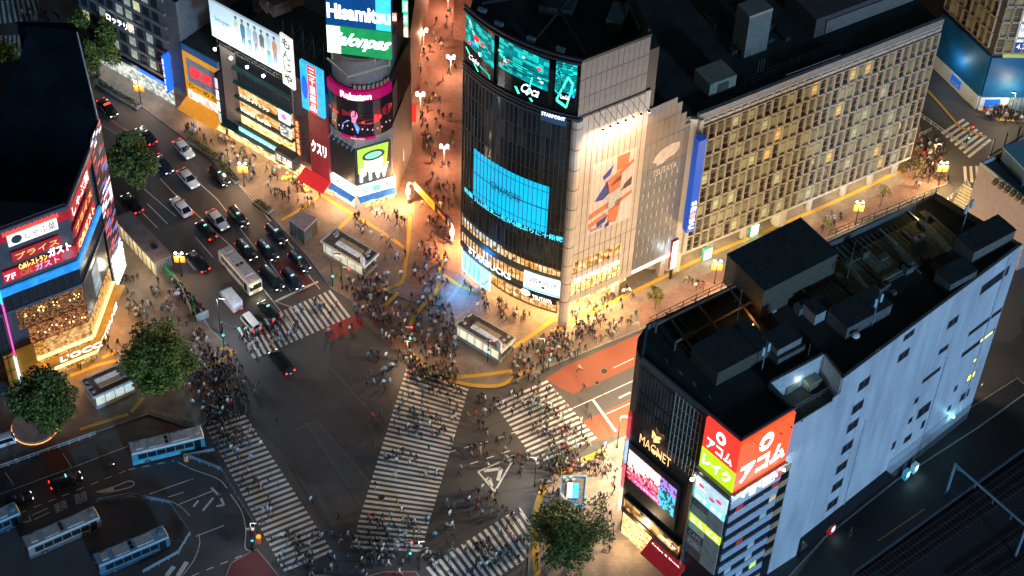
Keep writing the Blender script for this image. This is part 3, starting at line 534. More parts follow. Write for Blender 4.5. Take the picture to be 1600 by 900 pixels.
b = MB(); panel(b, Q3, (0, L3, 4.6, 35), -.4, -.1, FRAMEB); panel(b, Q3, (0, L3, 5.0, 5.6), -.2, .25, glow((1., .9, .75), 1.2)); b.build('face_backing', tower)
r = Q3.rect((1020, 232), (1062, 221), (1060, 248), (1018, 258)); b = MB(); poly(b, Q3, r, .12, [(.02, .3), (.1, .6), (.3, .85), (.7, .98), (.98, .9), (.98, .5), (.8, .25), (.6, .22), (.45, .05), (.2, .0), (.18, .2)], M('emblem_pale', (.55, .46, .42), .5)); b.build('leaf_emblem', tower)
b = MB(); text(b, Q3, Q3.rect((1020, 263), (1057, 254), (1056, 264), (1019, 273)), .12, 'TSUTAYA', M('emblem_pale', (.55, .46, .42), .5), .02); b.build('sign_lettering', tower)
# upright lightbox by the corner
p = at(1047, 436); box = empty('upright_lightbox', (p.x, p.y, 0), 'tall white upright lightbox sign beside the grey louvred wall', 'sign')
b = MB(); b.box((p.x, p.y, 6.0), (.5, 1.3, 6.6), M('sign_red_dark', (.2, .03, .02), .5), -.9); b.build('housing', box)
b = MB(); [b.box((p.x-.28*math.cos(-.9)*s_, p.y-.28*math.sin(-.9)*s_, 6.0), (.05, 1.05, 6.2), glow((.9, 1., 1.), 4.), -.9) for s_ in (-1, 1)]; b.build('lit_face', box)
b = MB(); b.box((p.x, p.y, 1.4), (.3, .4, 2.8), DARK, -.9); b.build('post', box); lamp('lightbox_glow', box, (p.x-.5, p.y-1.2, 6.5), 260, (.8, 1., 1.), .6)

# ---------------------------------------------------------------- department store with the window grid
SA, SB = at(1061, 426).xy, at(1414, 275).xy; SS = Surf(SA, SB); SL = SS.L; ST = 34.2
store = empty('department_store', (45, 235, 0), 'long department store with a grid of frame-like windows and dark roof', 'building')
SD = SS.d; SN = -SS.n
def sp(u, o): q = SS.P(u, 0, o); return (q.x, q.y)
STONE = M('facade_frame', (.36, .30, .235), .7, var=.15, scale=.8); STONE_D = M('facade_backing', (.06, .055, .05), .7)
wallmass('wall', store, [sp(.1, -.5), sp(SL, -.5), sp(SL, -34), sp(-8, -34), sp(-8, -6)], 4.8, ST, STONE_D, ROOFING)
GS = M('ground_floor_stone', (.5, .45, .36), .6, var=.1)
wallmass('ground_floor_wall', store, [sp(0, -3.2), sp(SL-1, -3.2), sp(SL-1, -30), sp(0, -30)], 0, 4.8, GS, GS)
b = MB(); panel(b, SS, (0, SL, 4.35, 4.8), -3.3, .25, M('soffit_cream', (.5, .45, .36), .6)); b.build('soffit', store)
for u0, u1, mm in ((1, 6.8, GS), (7.2, 21, None), (22, 27, SHOPC), (28.6, 34.5, SHOPC), (36, 39.5, GS)):
    if mm is SHOPC: b = MB(); panel(b, SS, (u0, u1, .4, 4.1), -3.2, -3.1, mm); b.build('shop_window', store)
for u in (7, 14, 21.4, 27.8, 35.2, 41, 46.5):
    b = MB(); q = SS.P(u, 0, -1.6); b.tube((q.x, q.y, 0), (q.x, q.y, 4.5), .55 if u != 21.4 else 1.3, GS, 12); b.build('pillar', store)
for u in np.linspace(3, SL-2.5, 8):
    q = SS.P(u, 4.3, -1.4); m = MB(); m.disc(q-Vector((0, 0, .06)), .25, .05, glow((1., .85, .55), 14)); m.build('downlight', store); lamp('downlight_bulb', store, q-Vector((0, 0, .3)), 650, (1., .8, .45), .3)
# window module
NCs, NRs = 31, 8; wu = (SL-.4)/NCs; hz = (ST-1.6-4.9)/NRs
def win_mesh(k):
    w, h = wu, hz; m = MB(); c = .28; t = .15
    PAN = [M('store_glass_dark', (.02, .022, .018), .15), M('store_blind', (.24, .23, .125), .6, emit=.2, var=.25, scale=3), M('store_glass_grey', (.08, .08, .05), .2, emit=.12), glow((.6, .4, .12), .4, .5), glow((.36, .38, .22), .3, .4), M('store_blind_dim', (.16, .155, .085), .6, emit=.16, var=.3, scale=2)][k]
    o8 = [(-w/2+.02, -h/2+c), (-w/2+c*.7, -h/2+.03), (w/2-c*.7, -h/2+.03), (w/2-.02, -h/2+c), (w/2-.02, h/2-c*.5), (w/2-c*.6, h/2-.03), (-w/2+c*.6, h/2-.03), (-w/2+.02, h/2-c*.5)]
    i8 = [(x*.86, z*.90) for x, z in o8]
    n = 8; vs = [(x, -.42, z) for x, z in o8]+[(x, -.42, z) for x, z in i8]+[(x, .1, z) for x, z in i8]+[(x, .1, z) for x, z in o8]; fs = []
    for i in range(n):
        j = (i+1) % n; fs += [(i, j, n+j, n+i), (n+i, n+j, 2*n+j, 2*n+i), (j, i, 3*n+i, 3*n+j)]
    m.add(vs, fs, STONE); m.add([(x, .02, z) for x, z in i8], [tuple(range(8))], PAN)
    m.box((0, -.02, -h*.2), (w*.78, .06, .08), STONE); m.box((0, -.06, h*.2), (w*.78, .16, .05), STONE)
    me = bpy.data.meshes.new('window'); me.from_pydata(m.v, [], m.f); [me.materials.append(x) for x in m.mats]; me.polygons.foreach_set('material_index', m.m); me.update(); return me
wm = [win_mesh(k) for k in range(6)]
for i in range(NCs):
    for j in range(NRs):
        k = random.choices(range(6), (22, 12, 26, 3, 5, 18))[0]
        if i < 1: k = 0
        put('window', wm[k], SS, .2+(i+.5)*wu, 4.95+(j+.5)*hz, 0, store)
b = MB(); panel(b, SS, (0, SL, ST-1.5, ST-.3), -.5, .1, STONE); [panel(b, SS, (.2+i*wu+.15, .2+(i+1)*wu-.15, ST-1.25, ST-.7), .1, .3, STONE) for i in range(NCs)]; panel(b, SS, (-.1, SL+.1, ST-.3, ST+.9), -.6, .05, M('parapet_stone', (.2, .17, .15), .7)); b.build('cornice', store)
# left return wall with slots, blue upright sign
SR = Surf(sp(-8, -6.2), SA); b = MB(); panel(b, SR, (0, SR.L, 0, ST-.2), -.4, 0, GS); b.build('side_wall', store)
b = MB(); [panel(b, SR, (1.0, SR.L-1.6, z, z+1.7), .0, .03, BLACK) for z in np.arange(8, ST-3, 3.5)]; b.build('side_window', store)
b = MB(); panel(b, SS, (-.2, .55, 4.8, ST), -.3, .45, STONE); b.build('corner_pier', store)
bp0 = SS.P(.1, 0, 1.3); zb0 = SS.px(1082, 340)[1]; vs_ = empty('upright_blue_sign', (bp0.x, bp0.y, 9), 'long upright royal blue sign with white letters on the store corner', 'sign')
b = MB(); panel(b, SS, (-1.1, .35, 11.5, 31.5), .6, 1.9, M('sign_blue', (.004, .06, .42), .4, emit=.55, var=.05)); b.build('housing', vs_)
VS = Surf(SS.P(-1.1, 0, .6).xy, SS.P(-1.1, 0, 1.9).xy)
SF = Surf(SS.P(-1.1, 0, 1.9).xy, SS.P(.35, 0, 1.9).xy); b = MB(); m_ = glow((1., 1., 1.), 2.2)
for i, ch in enumerate('SEIBU'):   # letters lie on their side, reading downwards
    tv, tf, _ = textmesh(ch, .02); z1 = 18.4-i*1.3; b.add([SF.P(.25+y*.95, z1-x*1.0, .02) for x, y in tv], tf, glow((1., .2, .15), 2.) if i == 2 else m_)
b.build('sign_lettering', vs_)
# roof
b = MB(); b.box((36, 237, ST+4.2), (4.4, 3.4, 8.4), M('lift_tower', (.17, .155, .13), .8), .56); b.build('lift_tower', store)
b = MB(); q = SS.P(6.5, 0, -5.5); b.box((q.x, q.y, ST+1.3), (5, 4.2, 2.6), M('roof_hut', (.22, .2, .15), .8), .56); b.build('roof_hut', store)
b = MB(); q = SS.P(6.5, 0, -3.3); b.box((q.x, q.y, ST+1.2), (2.0, .1, 1.6), STONE_D, .56); b.build('vent', store)
b = MB(); q = SS.P(37, 0, -11); b.box((q.x, q.y, ST+1.9), (20, 8, 3.8), M('roof_hut_dark', (.07, .055, .05), .8), .56); b.build('roof_hut', store)
b = MB(); q = SS.P(38, 0, -6.8); b.box((q.x, q.y, ST+1.6), (18, .2, 2.6), M('roof_hut_stone', (.14, .12, .1), .8), .56); b.build('roof_hut_front', store)
b = MB()
for u in np.arange(10, 31, 1.5): a = SS.P(u, ST, -2.6); b.tube(a, a+Vector((0, 0, 2.1)), .04, DARK, 4)
for z in (.7, 1.4, 2.1): b.tube(SS.P(10, ST+z, -2.6), SS.P(31, ST+z, -2.6), .035, DARK, 4)
b.build('roof_fence', store)
b = MB()
for z in (.3, .9): b.tube(SS.P(17, ST+z, -1.1), SS.P(27.5, ST+z, -.9), .07, STEEL, 5)
for u in np.arange(17, 27.6, .9): b.tube(SS.P(u, ST, -1.6), SS.P(u+.5, ST+1.1, -.6), .05, DARK, 4)
b.build('roof_rigging', store)
b = MB()
for u in (14, 14.5, 15): a = SS.P(u, ST, -4.4); b.tube(a, a+Vector((0, 0, 2.6)), .05, STEEL, 5)
b.build('antenna', store)
for i in range(14): b = MB(); q = SS.P(8+random.random()*32, 0, -9-random.random()*20); b.box((q.x, q.y, ST+.4), (1+3*random.random(), .8+random.random()*2, .8), ROOFING, .56); b.build('roof_duct', store)
# ---------------------------------------------------------------- black corner building with the big signs
FL, CC, S_, N1, N2, N3, W0, W1, B1, B0 = (17.4, 166.6), (30.0, 153.2), (37.4, 159.1), (34.4, 163.2), (41.8, 168.6), (43.9, 164.5), (43.0, 163.6), (71.5, 190.8), (60.5, 200.5), (18.2, 172.6)
MZ = 39.0
magnet = empty('corner_department_building', (42, 175, 0), 'black fronted corner building with red signs and white tiled side wall', 'building')
MF = Surf(FL, CC); MR = Surf(CC, W0); MW = Surf(W0, W1)
def walltile(name, c):
    """small glazed tiles on an upright wall: rows in z, columns along the wall"""
    m = bpy.data.materials.new(name); m.use_nodes = True; nt = m.node_tree; b_ = nt.nodes['Principled BSDF']; b_.inputs['Roughness'].default_value = .45
    g_ = nt.nodes.new('ShaderNodeNewGeometry'); sx = nt.nodes.new('ShaderNodeSeparateXYZ'); nt.links.new(g_.outputs['Position'], sx.inputs[0])
    ad = nt.nodes.new('ShaderNodeMath'); ad.operation = 'ADD'; nt.links.new(sx.outputs[0], ad.inputs[0]); nt.links.new(sx.outputs[1], ad.inputs[1])
    sc = nt.nodes.new('ShaderNodeMath'); sc.operation = 'MULTIPLY'; sc.inputs[1].default_value = .72; nt.links.new(ad.outputs[0], sc.inputs[0])
    cb = nt.nodes.new('ShaderNodeCombineXYZ'); nt.links.new(sc.outputs[0], cb.inputs[0]); nt.links.new(sx.outputs[2], cb.inputs[1])
    br = nt.nodes.new('ShaderNodeTexBrick'); br.inputs['Scale'].default_value = 1; br.inputs['Brick Width'].default_value = 1.5; br.inputs['Row Height'].default_value = .62; br.inputs['Mortar Size'].default_value = .03
    br.inputs['Color1'].default_value = tuple(v*.93 for v in c)+(1,); br.inputs['Color2'].default_value = (*c, 1); br.inputs['Mortar'].default_value = tuple(v*.72 for v in c)+(1,); nt.links.new(cb.outputs[0], br.inputs['Vector'])
    nz = nt.nodes.new('ShaderNodeTexNoise'); nz.inputs['Scale'].default_value = .2; nz.inputs['Detail'].default_value = 6; mp = nt.nodes.new('ShaderNodeMapping'); mp.inputs['Scale'].default_value = (2.2, .35, 1); nt.links.new(cb.outputs[0], mp.inputs[0]); nt.links.new(mp.outputs[0], nz.inputs['Vector'])
    rp = nt.nodes.new('ShaderNodeValToRGB'); rp.color_ramp.elements[0].position = .3; rp.color_ramp.elements[0].color = (.72, .72, .74, 1); rp.color_ramp.elements[1].position = .6; nt.links.new(nz.outputs['Fac'], rp.inputs[0])
    mx = nt.nodes.new('ShaderNodeMix'); mx.data_type = 'RGBA'; mx.blend_type = 'MULTIPLY'; mx.inputs[0].default_value = 1; nt.links.new(br.outputs[0], mx.inputs[6]); nt.links.new(rp.outputs[0], mx.inputs[7]); nt.links.new(mx.outputs[2], b_.inputs['Base Color'])
    return m
WTILE = walltile('white_wall_tiles', (.66, .67, .70)); FBLK = M('black_facade', (.018, .019, .022), .4, var=.2); CHAR = M('charcoal_panel', (.05, .05, .055), .5, var=.15)
b = MB(); inx = lambda p, d=.3: p
wallmass('wall', magnet, [FL, CC, S_, N1, N2, N3, W1, B1, B0], 0, MZ-1.0, FBLK, ROOFING)
wallmass('terrace_block', magnet, [(S_[0]+.02, S_[1]), (W0[0], W0[1]), (N3[0]-.02, N3[1]), (N2[0]-.02, N2[1]), (N1[0]+.02, N1[1]-.02)], 0, 34.6, FBLK, ROOFGREY)
b = MB(); panel(b, MW, (0, 1.35, 4.2, 36.0), .0, .12, WTILE); panel(b, MW, (1.35, MW.L, 4.2, MZ), .0, .12, WTILE); ww = b.build('tiled_wall', magnet)
nw = Surf(N1, N2); b = MB(); panel(b, nw, (0, nw.L, 34.6, MZ), 0, .1, M('terrace_wall', (.42, .45, .46), .6)); b.build('terrace_wall', magnet)
nw2 = Surf(N2, N3); b = MB(); panel(b, nw2, (0.1, nw2.L, 34.6, MZ), 0, .1, M('terrace_wall', (.42, .45, .46), .6)); b.build('terrace_wall', magnet)
b = MB(); RIM = M('parapet_cap', (.1, .105, .105), .6)
ring = [B0, FL, CC, S_, N1, N2, N3, W1, B1]
for p, q in zip(ring, ring[1:]+ring[:1]):
    s_ = Surf(p, q); m = MB(); panel(m, s_, (0, s_.L, MZ-1.0, MZ), -.35, -.02, RIM); m.build('parapet', magnet)
WG = M('window_dark', (.03, .03, .035), .2); WF = M('window_reveal', (.12, .12, .13), .6); LITY = glow((1., .72, .2), 1.6, .3)
for x, y, w, h, k in ((1348.7, 598.7, 2.3, 1.9, 0), (1338.7, 635, 2.3, 1.9, 0), (1331, 664, 2.3, 1.9, 0), (1322.5, 697.5, 2.3, 1.9, 0), (1313.7, 728.7, 2.3, 1.9, 0), (1307, 757.5, 2.3, 1.9, 0), (1299.5, 786, 2.3, 1.9, 0), (1419, 522.5, 2.2, 1.2, 0), (1410.5, 554, 2.3, 1.7, 0), (1370, 547, .7, .8, 0), (1487.5, 502.5, 2.3, 1.6, 0), (1553, 437, 6.3, 1.9, 0), (1538, 502, 7.6, .9, 0), (1527, 535, 7.6, 1.0, 2), (1522, 562, .9, 1., 1), (1516, 587, 2.1, 1.6, 1), (1533, 600, .6, .7, 1), (1492, 606, .7, 1.2, 0), (1506, 617, 2.1, 1.7, 0), (1497, 646, 2.0, 1.7, 0), (1482, 637, .7, 1.2, 0), (1523, 631, .6, 1.2, 0), (1454, 585, 4.0, .9, 0), (1473, 545, 2.1, 1.1, 0), (1492, 668, 5, .9, 0), (1442, 640, 2.9, 2.3, 0), (1430.5, 625, .9, 1.2, 0), (1421, 656, .9, 1.2, 0), (1441, 662, .8, 1.7, 0), (1417, 684, 1.7, 1.4, 0), (1395, 695, .8, 1.7, 0)):
    u, z = MW.px(x, y)
    if z < 4.8: continue
    r = (u-w/2, u+w/2, z-h/2, z+h/2); m = MB(); framed(m, MW, r, .1, .2, .1, WF); panel(m, MW, r, .125, .135, LITY if k == 1 else WG); wo = m.build('window', magnet)
    m = MB()
    if k == 2: panel(m, MW, (u+.6, u+w/2-.3, z-h/2+.1, z+h/2-.1), .136, .15, glow((.85, .9, .35), 1.2, .3)); m.build('lit_pane', wo)
    elif w > 1.8: panel(m, MW, (u-.04, u+.04, z-h/2+.1, z+h/2-.1), .135, .17, WF); m.build('window_bar', wo)
b = MB(); panel(b, MW, (1, MW.L, 2.0, 4.2), .0, .1, M('base_panel', (.25, .26, .27), .6)); panel(b, MW, (1, MW.L, 0, 2.0), .0, .08, M('base_dark', (.06, .06, .06), .6)); b.build('wall_base', magnet)
b = MB(); panel(b, MW, (.2, 19, 4.0, 4.35), .1, 1.6, DARK); b.build('canopy', magnet)
b = MB(); panel(b, MW, (19.2, 33, 4.4, 6.2), .12, .2, M('base_panel2', (.4, .41, .45), .6)); b.build('wall_band', magnet)
for u in (7.5, 15.2, 22.9, 30.6): m = MB(); panel(m, MW, (u-.04, u+.04, 4.2, MZ-.1), .12, .125, M('joint_dark', (.3, .31, .34), .7)); m.build('wall_joint', magnet)
for u in (9.4, 27.1, 36.4): m = MB(); panel(m, MW, (u-.07, u+.07, 4.4, 24 if u < 30 else MZ-.5), .125, .3, M('pipe_wall', (.5, .52, .56), .5)); m.build('wall_pipe', magnet)
# front face: screen, name sign, gold band, entrance
b = MB(); b.prism([FL, B0, (17.1, 170.5), (16.9, 168.5)], 4.5, MZ-.6, CHAR); b.build('rounded_end_wall', magnet)
zsc = MF.rect((985, 697), (1061, 765), (1054, 806), (984, 742)); b = MB(); panel(b, MF, (zsc[0]-.5, zsc[1]+.4, zsc[2]-3.2, zsc[3]+1.2), .05, .3, FBLK); b.build('screen_surround', magnet)
b = MB(); panel(b, MF, zsc, .3, .42, M('video_base', (.3, .08, .12), .4, emit=.6)); sc = b.build('screen', magnet)
m = MB(); rr = random.Random(3); PAL = [glow((1., .7, .62), 1.25), glow((1., .3, .38), 1.2), glow((.9, .05, .12), 1.5), glow((.3, .02, .06), .6), glow((.05, .5, .65), 1.4), glow((.35, .2, .7), 1.5), glow((.01, .12, .12), .5)]
for i in range(36):
    for j in range(14):
        x, y = i/36, j/14; n = rr.random()
        k = (0 if y+n*.3 > .62-.1*math.sin(x*9) else (1 if n > .6 else (2 if n > .25 else 3))) if x < .66 else (5 if y > .6 and n > .3 else (4 if n > .4 else 6))
        e_ = .35/36; poly(m, MF, zsc, .43, [(x-e_*rr.random(), y), (x+1/36, y-.03*rr.random()), (x+1/36+e_*rr.random(), y+1/14), (x, y+1/14+.03*rr.random())], PAL[k])
m.build('screen_picture', sc)
m = MB(); panel(m, MF, (zsc[0]+1.2, zsc[0]+(zsc[1]-zsc[0])*.72, zsc[2]+.1, zsc[2]+1.0), .44, .46, glow((1., .06, .25), 1.8)); text(m, MF, (zsc[0]+1.6, zsc[0]+(zsc[1]-zsc[0])*.68, zsc[2]+.3, zsc[2]+.8), .48, 'アニメ新作公開中', glow((1., .8, .85), 2.), .0); m.build('screen_caption', sc)
GOLD = glow((1., .5, .2), 2.2); r = MF.rect((1003, 674), (1052, 716), (1050, 729), (1003, 690)); b = MB(); text(b, MF, (r[0], r[1], r[2], r[3]), .4, 'MAGNET', GOLD, -.004); b.build('sign_lettering', magnet)
b = MB(); r = MF.rect((1022, 668), (1036, 680), (1034, 700), (1022, 688)); [poly(b, MF, r, .42, p_, GOLD) for p_ in ([(0, .4), (0, 1), (.25, .9), (.5, .75), (1, .95), (1, .75), (.5, .5), (.2, .65), (.2, .35)], [(.25, .1), (.25, .5), (.95, .62), (.95, .45)])]; b.build('logo_emblem', magnet)
b = MB(); r = MF.rect((1022, 697), (1036, 709), (1036, 713), (1022, 701)); panel(b, MF, (r[0], r[1], r[2]-.2, r[3]-.2), .35, .4, GOLD); b.build('logo_bar', magnet)
b = MB(); 
for u in np.linspace(6.8, 11.6, 8): panel(b, MF, (u, u+.08, 24.5, MZ-1), .0, .12, M('grid_cream', (.38, .35, .28), .5))
for z in np.linspace(26, MZ-1.2, 7): panel(b, MF, (6.8, 11.6, z, z+.08), .0, .12, M('grid_cream', (.38, .35, .28), .5))
b.build('curtain_grid', magnet)
for u in np.linspace(.6, 6.2, 10):
    for z in (29, 31.5, 34, 36.2): put('pane', pane_mesh(.52, 2.2, glass('dark_glass_front', (.025, .032, .036), .15)), MF, u, z, .05, magnet)
b = MB(); panel(b, MF, (.3, 11.4, 6.4, 9.0), .05, .2, shop('gold_band', (.02, .008, .003), (.18, .06, .015), (1., .55, .16), 1.2, 1.1)); b.build('lit_window_band', magnet)
b = MB(); text(b, MF, (7.6, 11.0, 7.0, 7.7), .26, 'ROOF TOP 360°', glow((1., .95, .85), 2.5), .0); b.build('sign_lettering', magnet)
b = MB(); panel(b, MF, (.2, 11.6, 9.0, 9.4), .0, .5, DARK); panel(b, MF, (.2, 11.6, 5.6, 6.4), .0, .4, DARK); b.build('ledge', magnet)
b = MB(); panel(b, MF, (.3, 6.2, .13, 5.4), .02, .12, SHOPY); b.build('entrance_window', magnet)
b = MB(); r = (6.4, 12.6, 3.6, 5.4); b.hexa([MF.P(6.4, 3.4, 2.4), MF.P(13, 3.4, 2.4), MF.P(13, 4.4, .1), MF.P(6.4, 4.4, .1), MF.P(6.4, 3.6, 2.4), MF.P(13, 3.6, 2.4), MF.P(13, 5.6, .1), MF.P(6.4, 5.6, .1)], M('awning_red', (.4, .015, .02), .6, emit=.3)); b.build('awning', magnet)
b = MB(); text(b, MF, (7, 12.6, 5.0, 5.6), .9, 'Crêpe & Drink', glow((1., .9, .85), 2.5), .0); b.build('awning_lettering', magnet)
lamp('entrance_glow', magnet, MF.P(3, 3.5, 2.2), 1500, (1., .72, .4), .6)
# strips of signs on the corner
us0 = MF.px(1090, 742)[0]; r0 = MF.L
b = MB(); panel(b, MF, (us0-.25, us0, 0, 27), .0, .5, STEEL); b.build('sign_pole', magnet)
SGN = [('', (.55, .75, .85), .9, 3.0), ('和食', (.2, .65, .75), 1.4, 1.7), ('', (.12, .13, .13), .1, 1.6), ('', (.2, .32, .26), .2, 2.0), ('ビル', (.55, .8, .05), 1.3, 1.8), ('', (.3, .45, .3), .3, 1.5), ('CAFE', (.08, .09, .1), .1, 1.7), ('OK', (.2, .2, .22), .15, 1.9), ('', (.1, .1, .1), .1, 2.0)]
z = 26.2
for k, (t, c, e, h) in enumerate(SGN):
    for half in (0, 1):
        if k == 0 and half: continue
        w0 = us0+.1+(r0-us0-.2)*half*.5; w1 = us0+.1+(r0-us0-.2)*(half*.5+.48) if k else r0-.1
        cc = c if (half == 0 or k in (0, 1, 4)) else (.22, .25, .25); ee = e if (half == 0 or k in (0, 1, 4)) else .15
        m = MB(); panel(m, MF, (w0, w1, z-h+.08, z), .1, .3, glow(cc, ee, .2)); so = m.build('sign_panel', magnet)
        if t and (half == 0 or k in (1, 4)): m = MB(); text(m, MF, (w0+.25, w1-.25, z-h*.78, z-h*.2), .32, t, glow((.95, .9, 1.), 2.) if k in (1, 4) else WHITE, .01); m.build('sign_lettering', so)
    z -= h
m = MB(); [poly(m, MF, (us0, r0, 23.2, 26.2), .33, ell(x, y, .09, .12, 10), glow((.8, .1, .2), .8)) for x, y in ((.2, .6), (.75, .5), (.55, .25))]; m.build('sign_print', magnet)
# red and lime advertising boxes
zS = MF.rect((1109, 652), (1155, 686), (1148, 730), (1104, 692)); zt = 38.9; zm = (MF.px(1104, 692)[1]+MF.px(1149, 735)[1])/2; zb = 28.9; uA = MF.px(1107, 660)[0]
RED = glow((.95, .045, .03), 1.15, .04); LIME = glow((.55, .8, .02), 1.05, .05); ORG = glow((.95, .085, .025), 1.3, .06)
b = MB(); panel(b, MF, (uA, r0+.45, zm, zt), .1, .55, RED); s1 = b.build('sign_box', magnet)
b = MB(); panel(b, MF, (uA, r0+.45, zb, zm-.08), .1, .55, LIME); s2 = b.build('sign_box', magnet)
uE = MR.px(1243, 623)[0]; b = MB(); panel(b, MR, (-.42, uE, zb, zt), .1, .55, ORG); s3 = b.build('sign_box', magnet)
WL = glow((1., 1., 1.), 2.4); w = r0-uA
b = MB(); poly(b, MF, (uA+w*.36, uA+w*.66, zm+(zt-zm)*.52, zt-.5), .58, ell(.5, .5, .5, .5), WL); poly(b, MF, (uA+w*.44, uA+w*.58, zm+(zt-zm)*.62, zt-1.1), .6, ell(.5, .5, .5, .5), RED); text(b, MF, (uA+w*.12, r0-w*.06, zm+.5, zm+(zt-zm)*.45), .58, 'アコム', WL, .03); b.build('sign_lettering', s1)
b = MB(); text(b, MF, (uA+w*.08, r0-w*.02, zb+1.0, zm-1.0), .58, 'レイク', WL, .03); b.build('sign_lettering', s2)
b = MB(); poly(b, MR, (uE*.34, uE*.62, zb+(zt-zb)*.56, zt-.8), .58, ell(.5, .5, .5, .5), WL); poly(b, MR, (uE*.42, uE*.54, zb+(zt-zb)*.66, zt-2), .6, ell(.5, .5, .5, .5), ORG); text(b, MR, (uE*.04, uE*.94, zb+1.2, zb+(zt-zb)*.5), .58, 'アコム', WL, .05); b.build('sign_lettering', s3)
b = MB(); panel(b, MF, (uA-.1, r0+.55, zb-.3, zb-.08), .0, 1.0, M('catwalk', (.28, .22, .12), .6)); panel(b, MR, (-.5, uE, zb-.3, zb-.08), .0, 1.0, M('catwalk', (.28, .22, .12), .6)); b.build('sign_ledge', magnet)
for k in range(6):
    u = .8+k*1.45; q = MR.P(u, zb-.6, 1.35); m = MB(); m.tube(MR.P(u, zb-.2, .3), q, .04, DARK, 5); m.ball(q, .2, glow((.95, .98, 1.), 26), 8, 5); m.build('sign_lamp', magnet); lamp('sign_lamp_bulb', magnet, q+Vector((0, 0, -.1)), 420, (.8, .9, 1.), .2)
for k in range(5):
    u = uE*(.15+.2*k); m = MB(); m.tube(MR.P(u, zt, .3), MR.P(u+.3, zt-.3, 1.9), .035, DARK, 4); m.ball(MR.P(u+.3, zt-.3, 1.9), .14, DARK, 6, 4); m.build('sign_arm', magnet)
q = MF.P(us0-.1, 25.6, .9); m = MB(); m.ball(q, .25, glow((1., .85, .65), 40), 8, 5); m.build('corner_floodlight', magnet); lamp('corner_floodlight_bulb', magnet, q, 260, (1., .85, .65), .2)
# bands of windows on the right face
uq = MR.px(1240, 705)[0]
BAND = M('band_cladding', (.42, .47, .56), .5, var=.08); rb = random.Random(8)
for k in range(9):
    z0 = 25.6-k*2.95
    m = MB(); panel(m, MR, (.2, 9.2, z0-1.45, z0), .0, .18, BAND); m.build('spandrel', magnet)
    for i in range(7):
        c = rb.random(); mm = WG if c < .74 else (glow((.6, .85, .15), .7, .3) if c < .79 else (glow((.8, .5, .25), .4, .5) if c < .86 else (glow((.3, .42, .45), .25, .4) if c < .95 else glow((.3, .04, .04), .4, .4))))
        put('window', pane_mesh(1.2, 1.35, mm), MR, .85+i*1.29, z0-2.18, .06, magnet)
b = MB(); panel(b, MR, (.2, 9.2, 25.9, 27), .0, .15, M('band_pale', (.6, .68, .72), .4, emit=.05)); b.build('sign_band', magnet)
for i, (t, c) in enumerate((('P', (.8, .85, .85)), ('3F', (.25, .3, .3)), ('@', (.85, .9, .9)), ('5', (.8, .9, .85)), ('7', (.5, .08, .1)))): m = MB(); panel(m, MR, (3.4+i*1.15, 4.4+i*1.15, 25.0, 26.4), .2, .3, glow(c, .8)); text(m, MR, (3.7+i*1.15, 4.1+i*1.15, 25.4, 26.1), .32, t, M('print_dark', (.05, .06, .08), .5)); m.build('sign_panel', magnet)
for k in range(7):
    z0 = 26.2-k*3.2; m = MB(); panel(m, MR, (9.3, 11.0, z0-1.3, z0), .0, .12, M('stair_panel', (.42, .27, .16), .6)); m.build('stair_panel', magnet); m = MB(); panel(m, MR, (9.3, 11.0, z0-3.15, z0-1.3), .0, .05, BLACK); m.build('stair_opening', magnet)
b = MB(); panel(b, MR, (11.0, MR.L, 0, 35.4), .0, .12, WTILE); panel(b, MR, (9.2, 11.0, 26.4, 35.4), .0, .12, WTILE); panel(b, MR, (0, 9.2, 26.6, 27.2), .0, .1, WTILE); b.build('tiled_wall', magnet)
b = MB(); panel(b, MR, (.6, 5, .6, 2.2), .2, .5, glow((.7, .05, .05), 1.)); so = b.build('shop_sign', magnet); b = MB(); text(b, MR, (1, 4.6, .9, 1.9), .53, 'マルイ', WHITE, .01); b.build('sign_lettering', so)
# left edge upright sign
for k, (x0, y0, x1, y1, c, e) in enumerate(((983, 600, 978, 660, (.8, .06, .06), .7), (978, 665, 974, 720, (.45, .6, .7), .8), (974, 725, 971, 790, (.75, .1, .12), .9), (971, 795, 968, 835, (.8, .65, .4), 1.2))):
    m = MB(); p0 = Vector((17.0, 167.2-k*.6, 0)); za, zc_ = 27-k*5.5, 22-k*5.5; m.box((16.9, 166.8, (za+zc_)/2), (.35, .9, za-zc_), glow(c, e, .3), .1); m.build('upright_sign', magnet)
# roof equipment
def roofbox(name, x, y, z, w, d, h, m, rz=.7):
    p = at(x, y, z); q = MB(); q.box((p.x, p.y, z+h/2), (w, d, h), m, rz); ro_ = q.build(name, magnet)
    if h > .5: q = MB(); q.box((p.x, p.y, z+h+.06), (w+.15, d+.15, .12), M('plant_lid', (.03, .034, .034), .8, var=.4), rz); q.build('top_plate', ro_)
    return p
RZ = .63
DKG = M('plant_grey', (.1, .105, .1), .7, var=.3); PEN = M('penthouse_dark', (.075, .07, .05), .7)
p = roofbox('penthouse', 1215, 440, 38, 13, 8, 5.5, PEN, RZ); p = roofbox('penthouse', 1140, 560, 38, 9, 5.5, 2.6, PEN, RZ)
roofbox('roof_hut', 1218, 548, 38, 4.2, 3.2, 3.0, M('hut_concrete', (.2, .2, .19), .8), RZ); roofbox('roof_hut', 1275, 492, 38, 3.0, 2.6, 2.0, M('hut_pale', (.28, .28, .28), .8), RZ); roofbox('cooling_unit', 1340, 498, 38, 8, 4, 2.4, DKG, RZ); roofbox('cooling_unit', 1490, 440, 38, 5, 3, 2.2, DKG, RZ); roofbox('cooling_unit', 1535, 385, 38, 8, 3.6, 2.6, M('plant_tan', (.13, .12, .1), .8), RZ); roofbox('cooling_unit', 1222, 550, 38, 4.6, 3.4, 1.6, DKG, RZ)
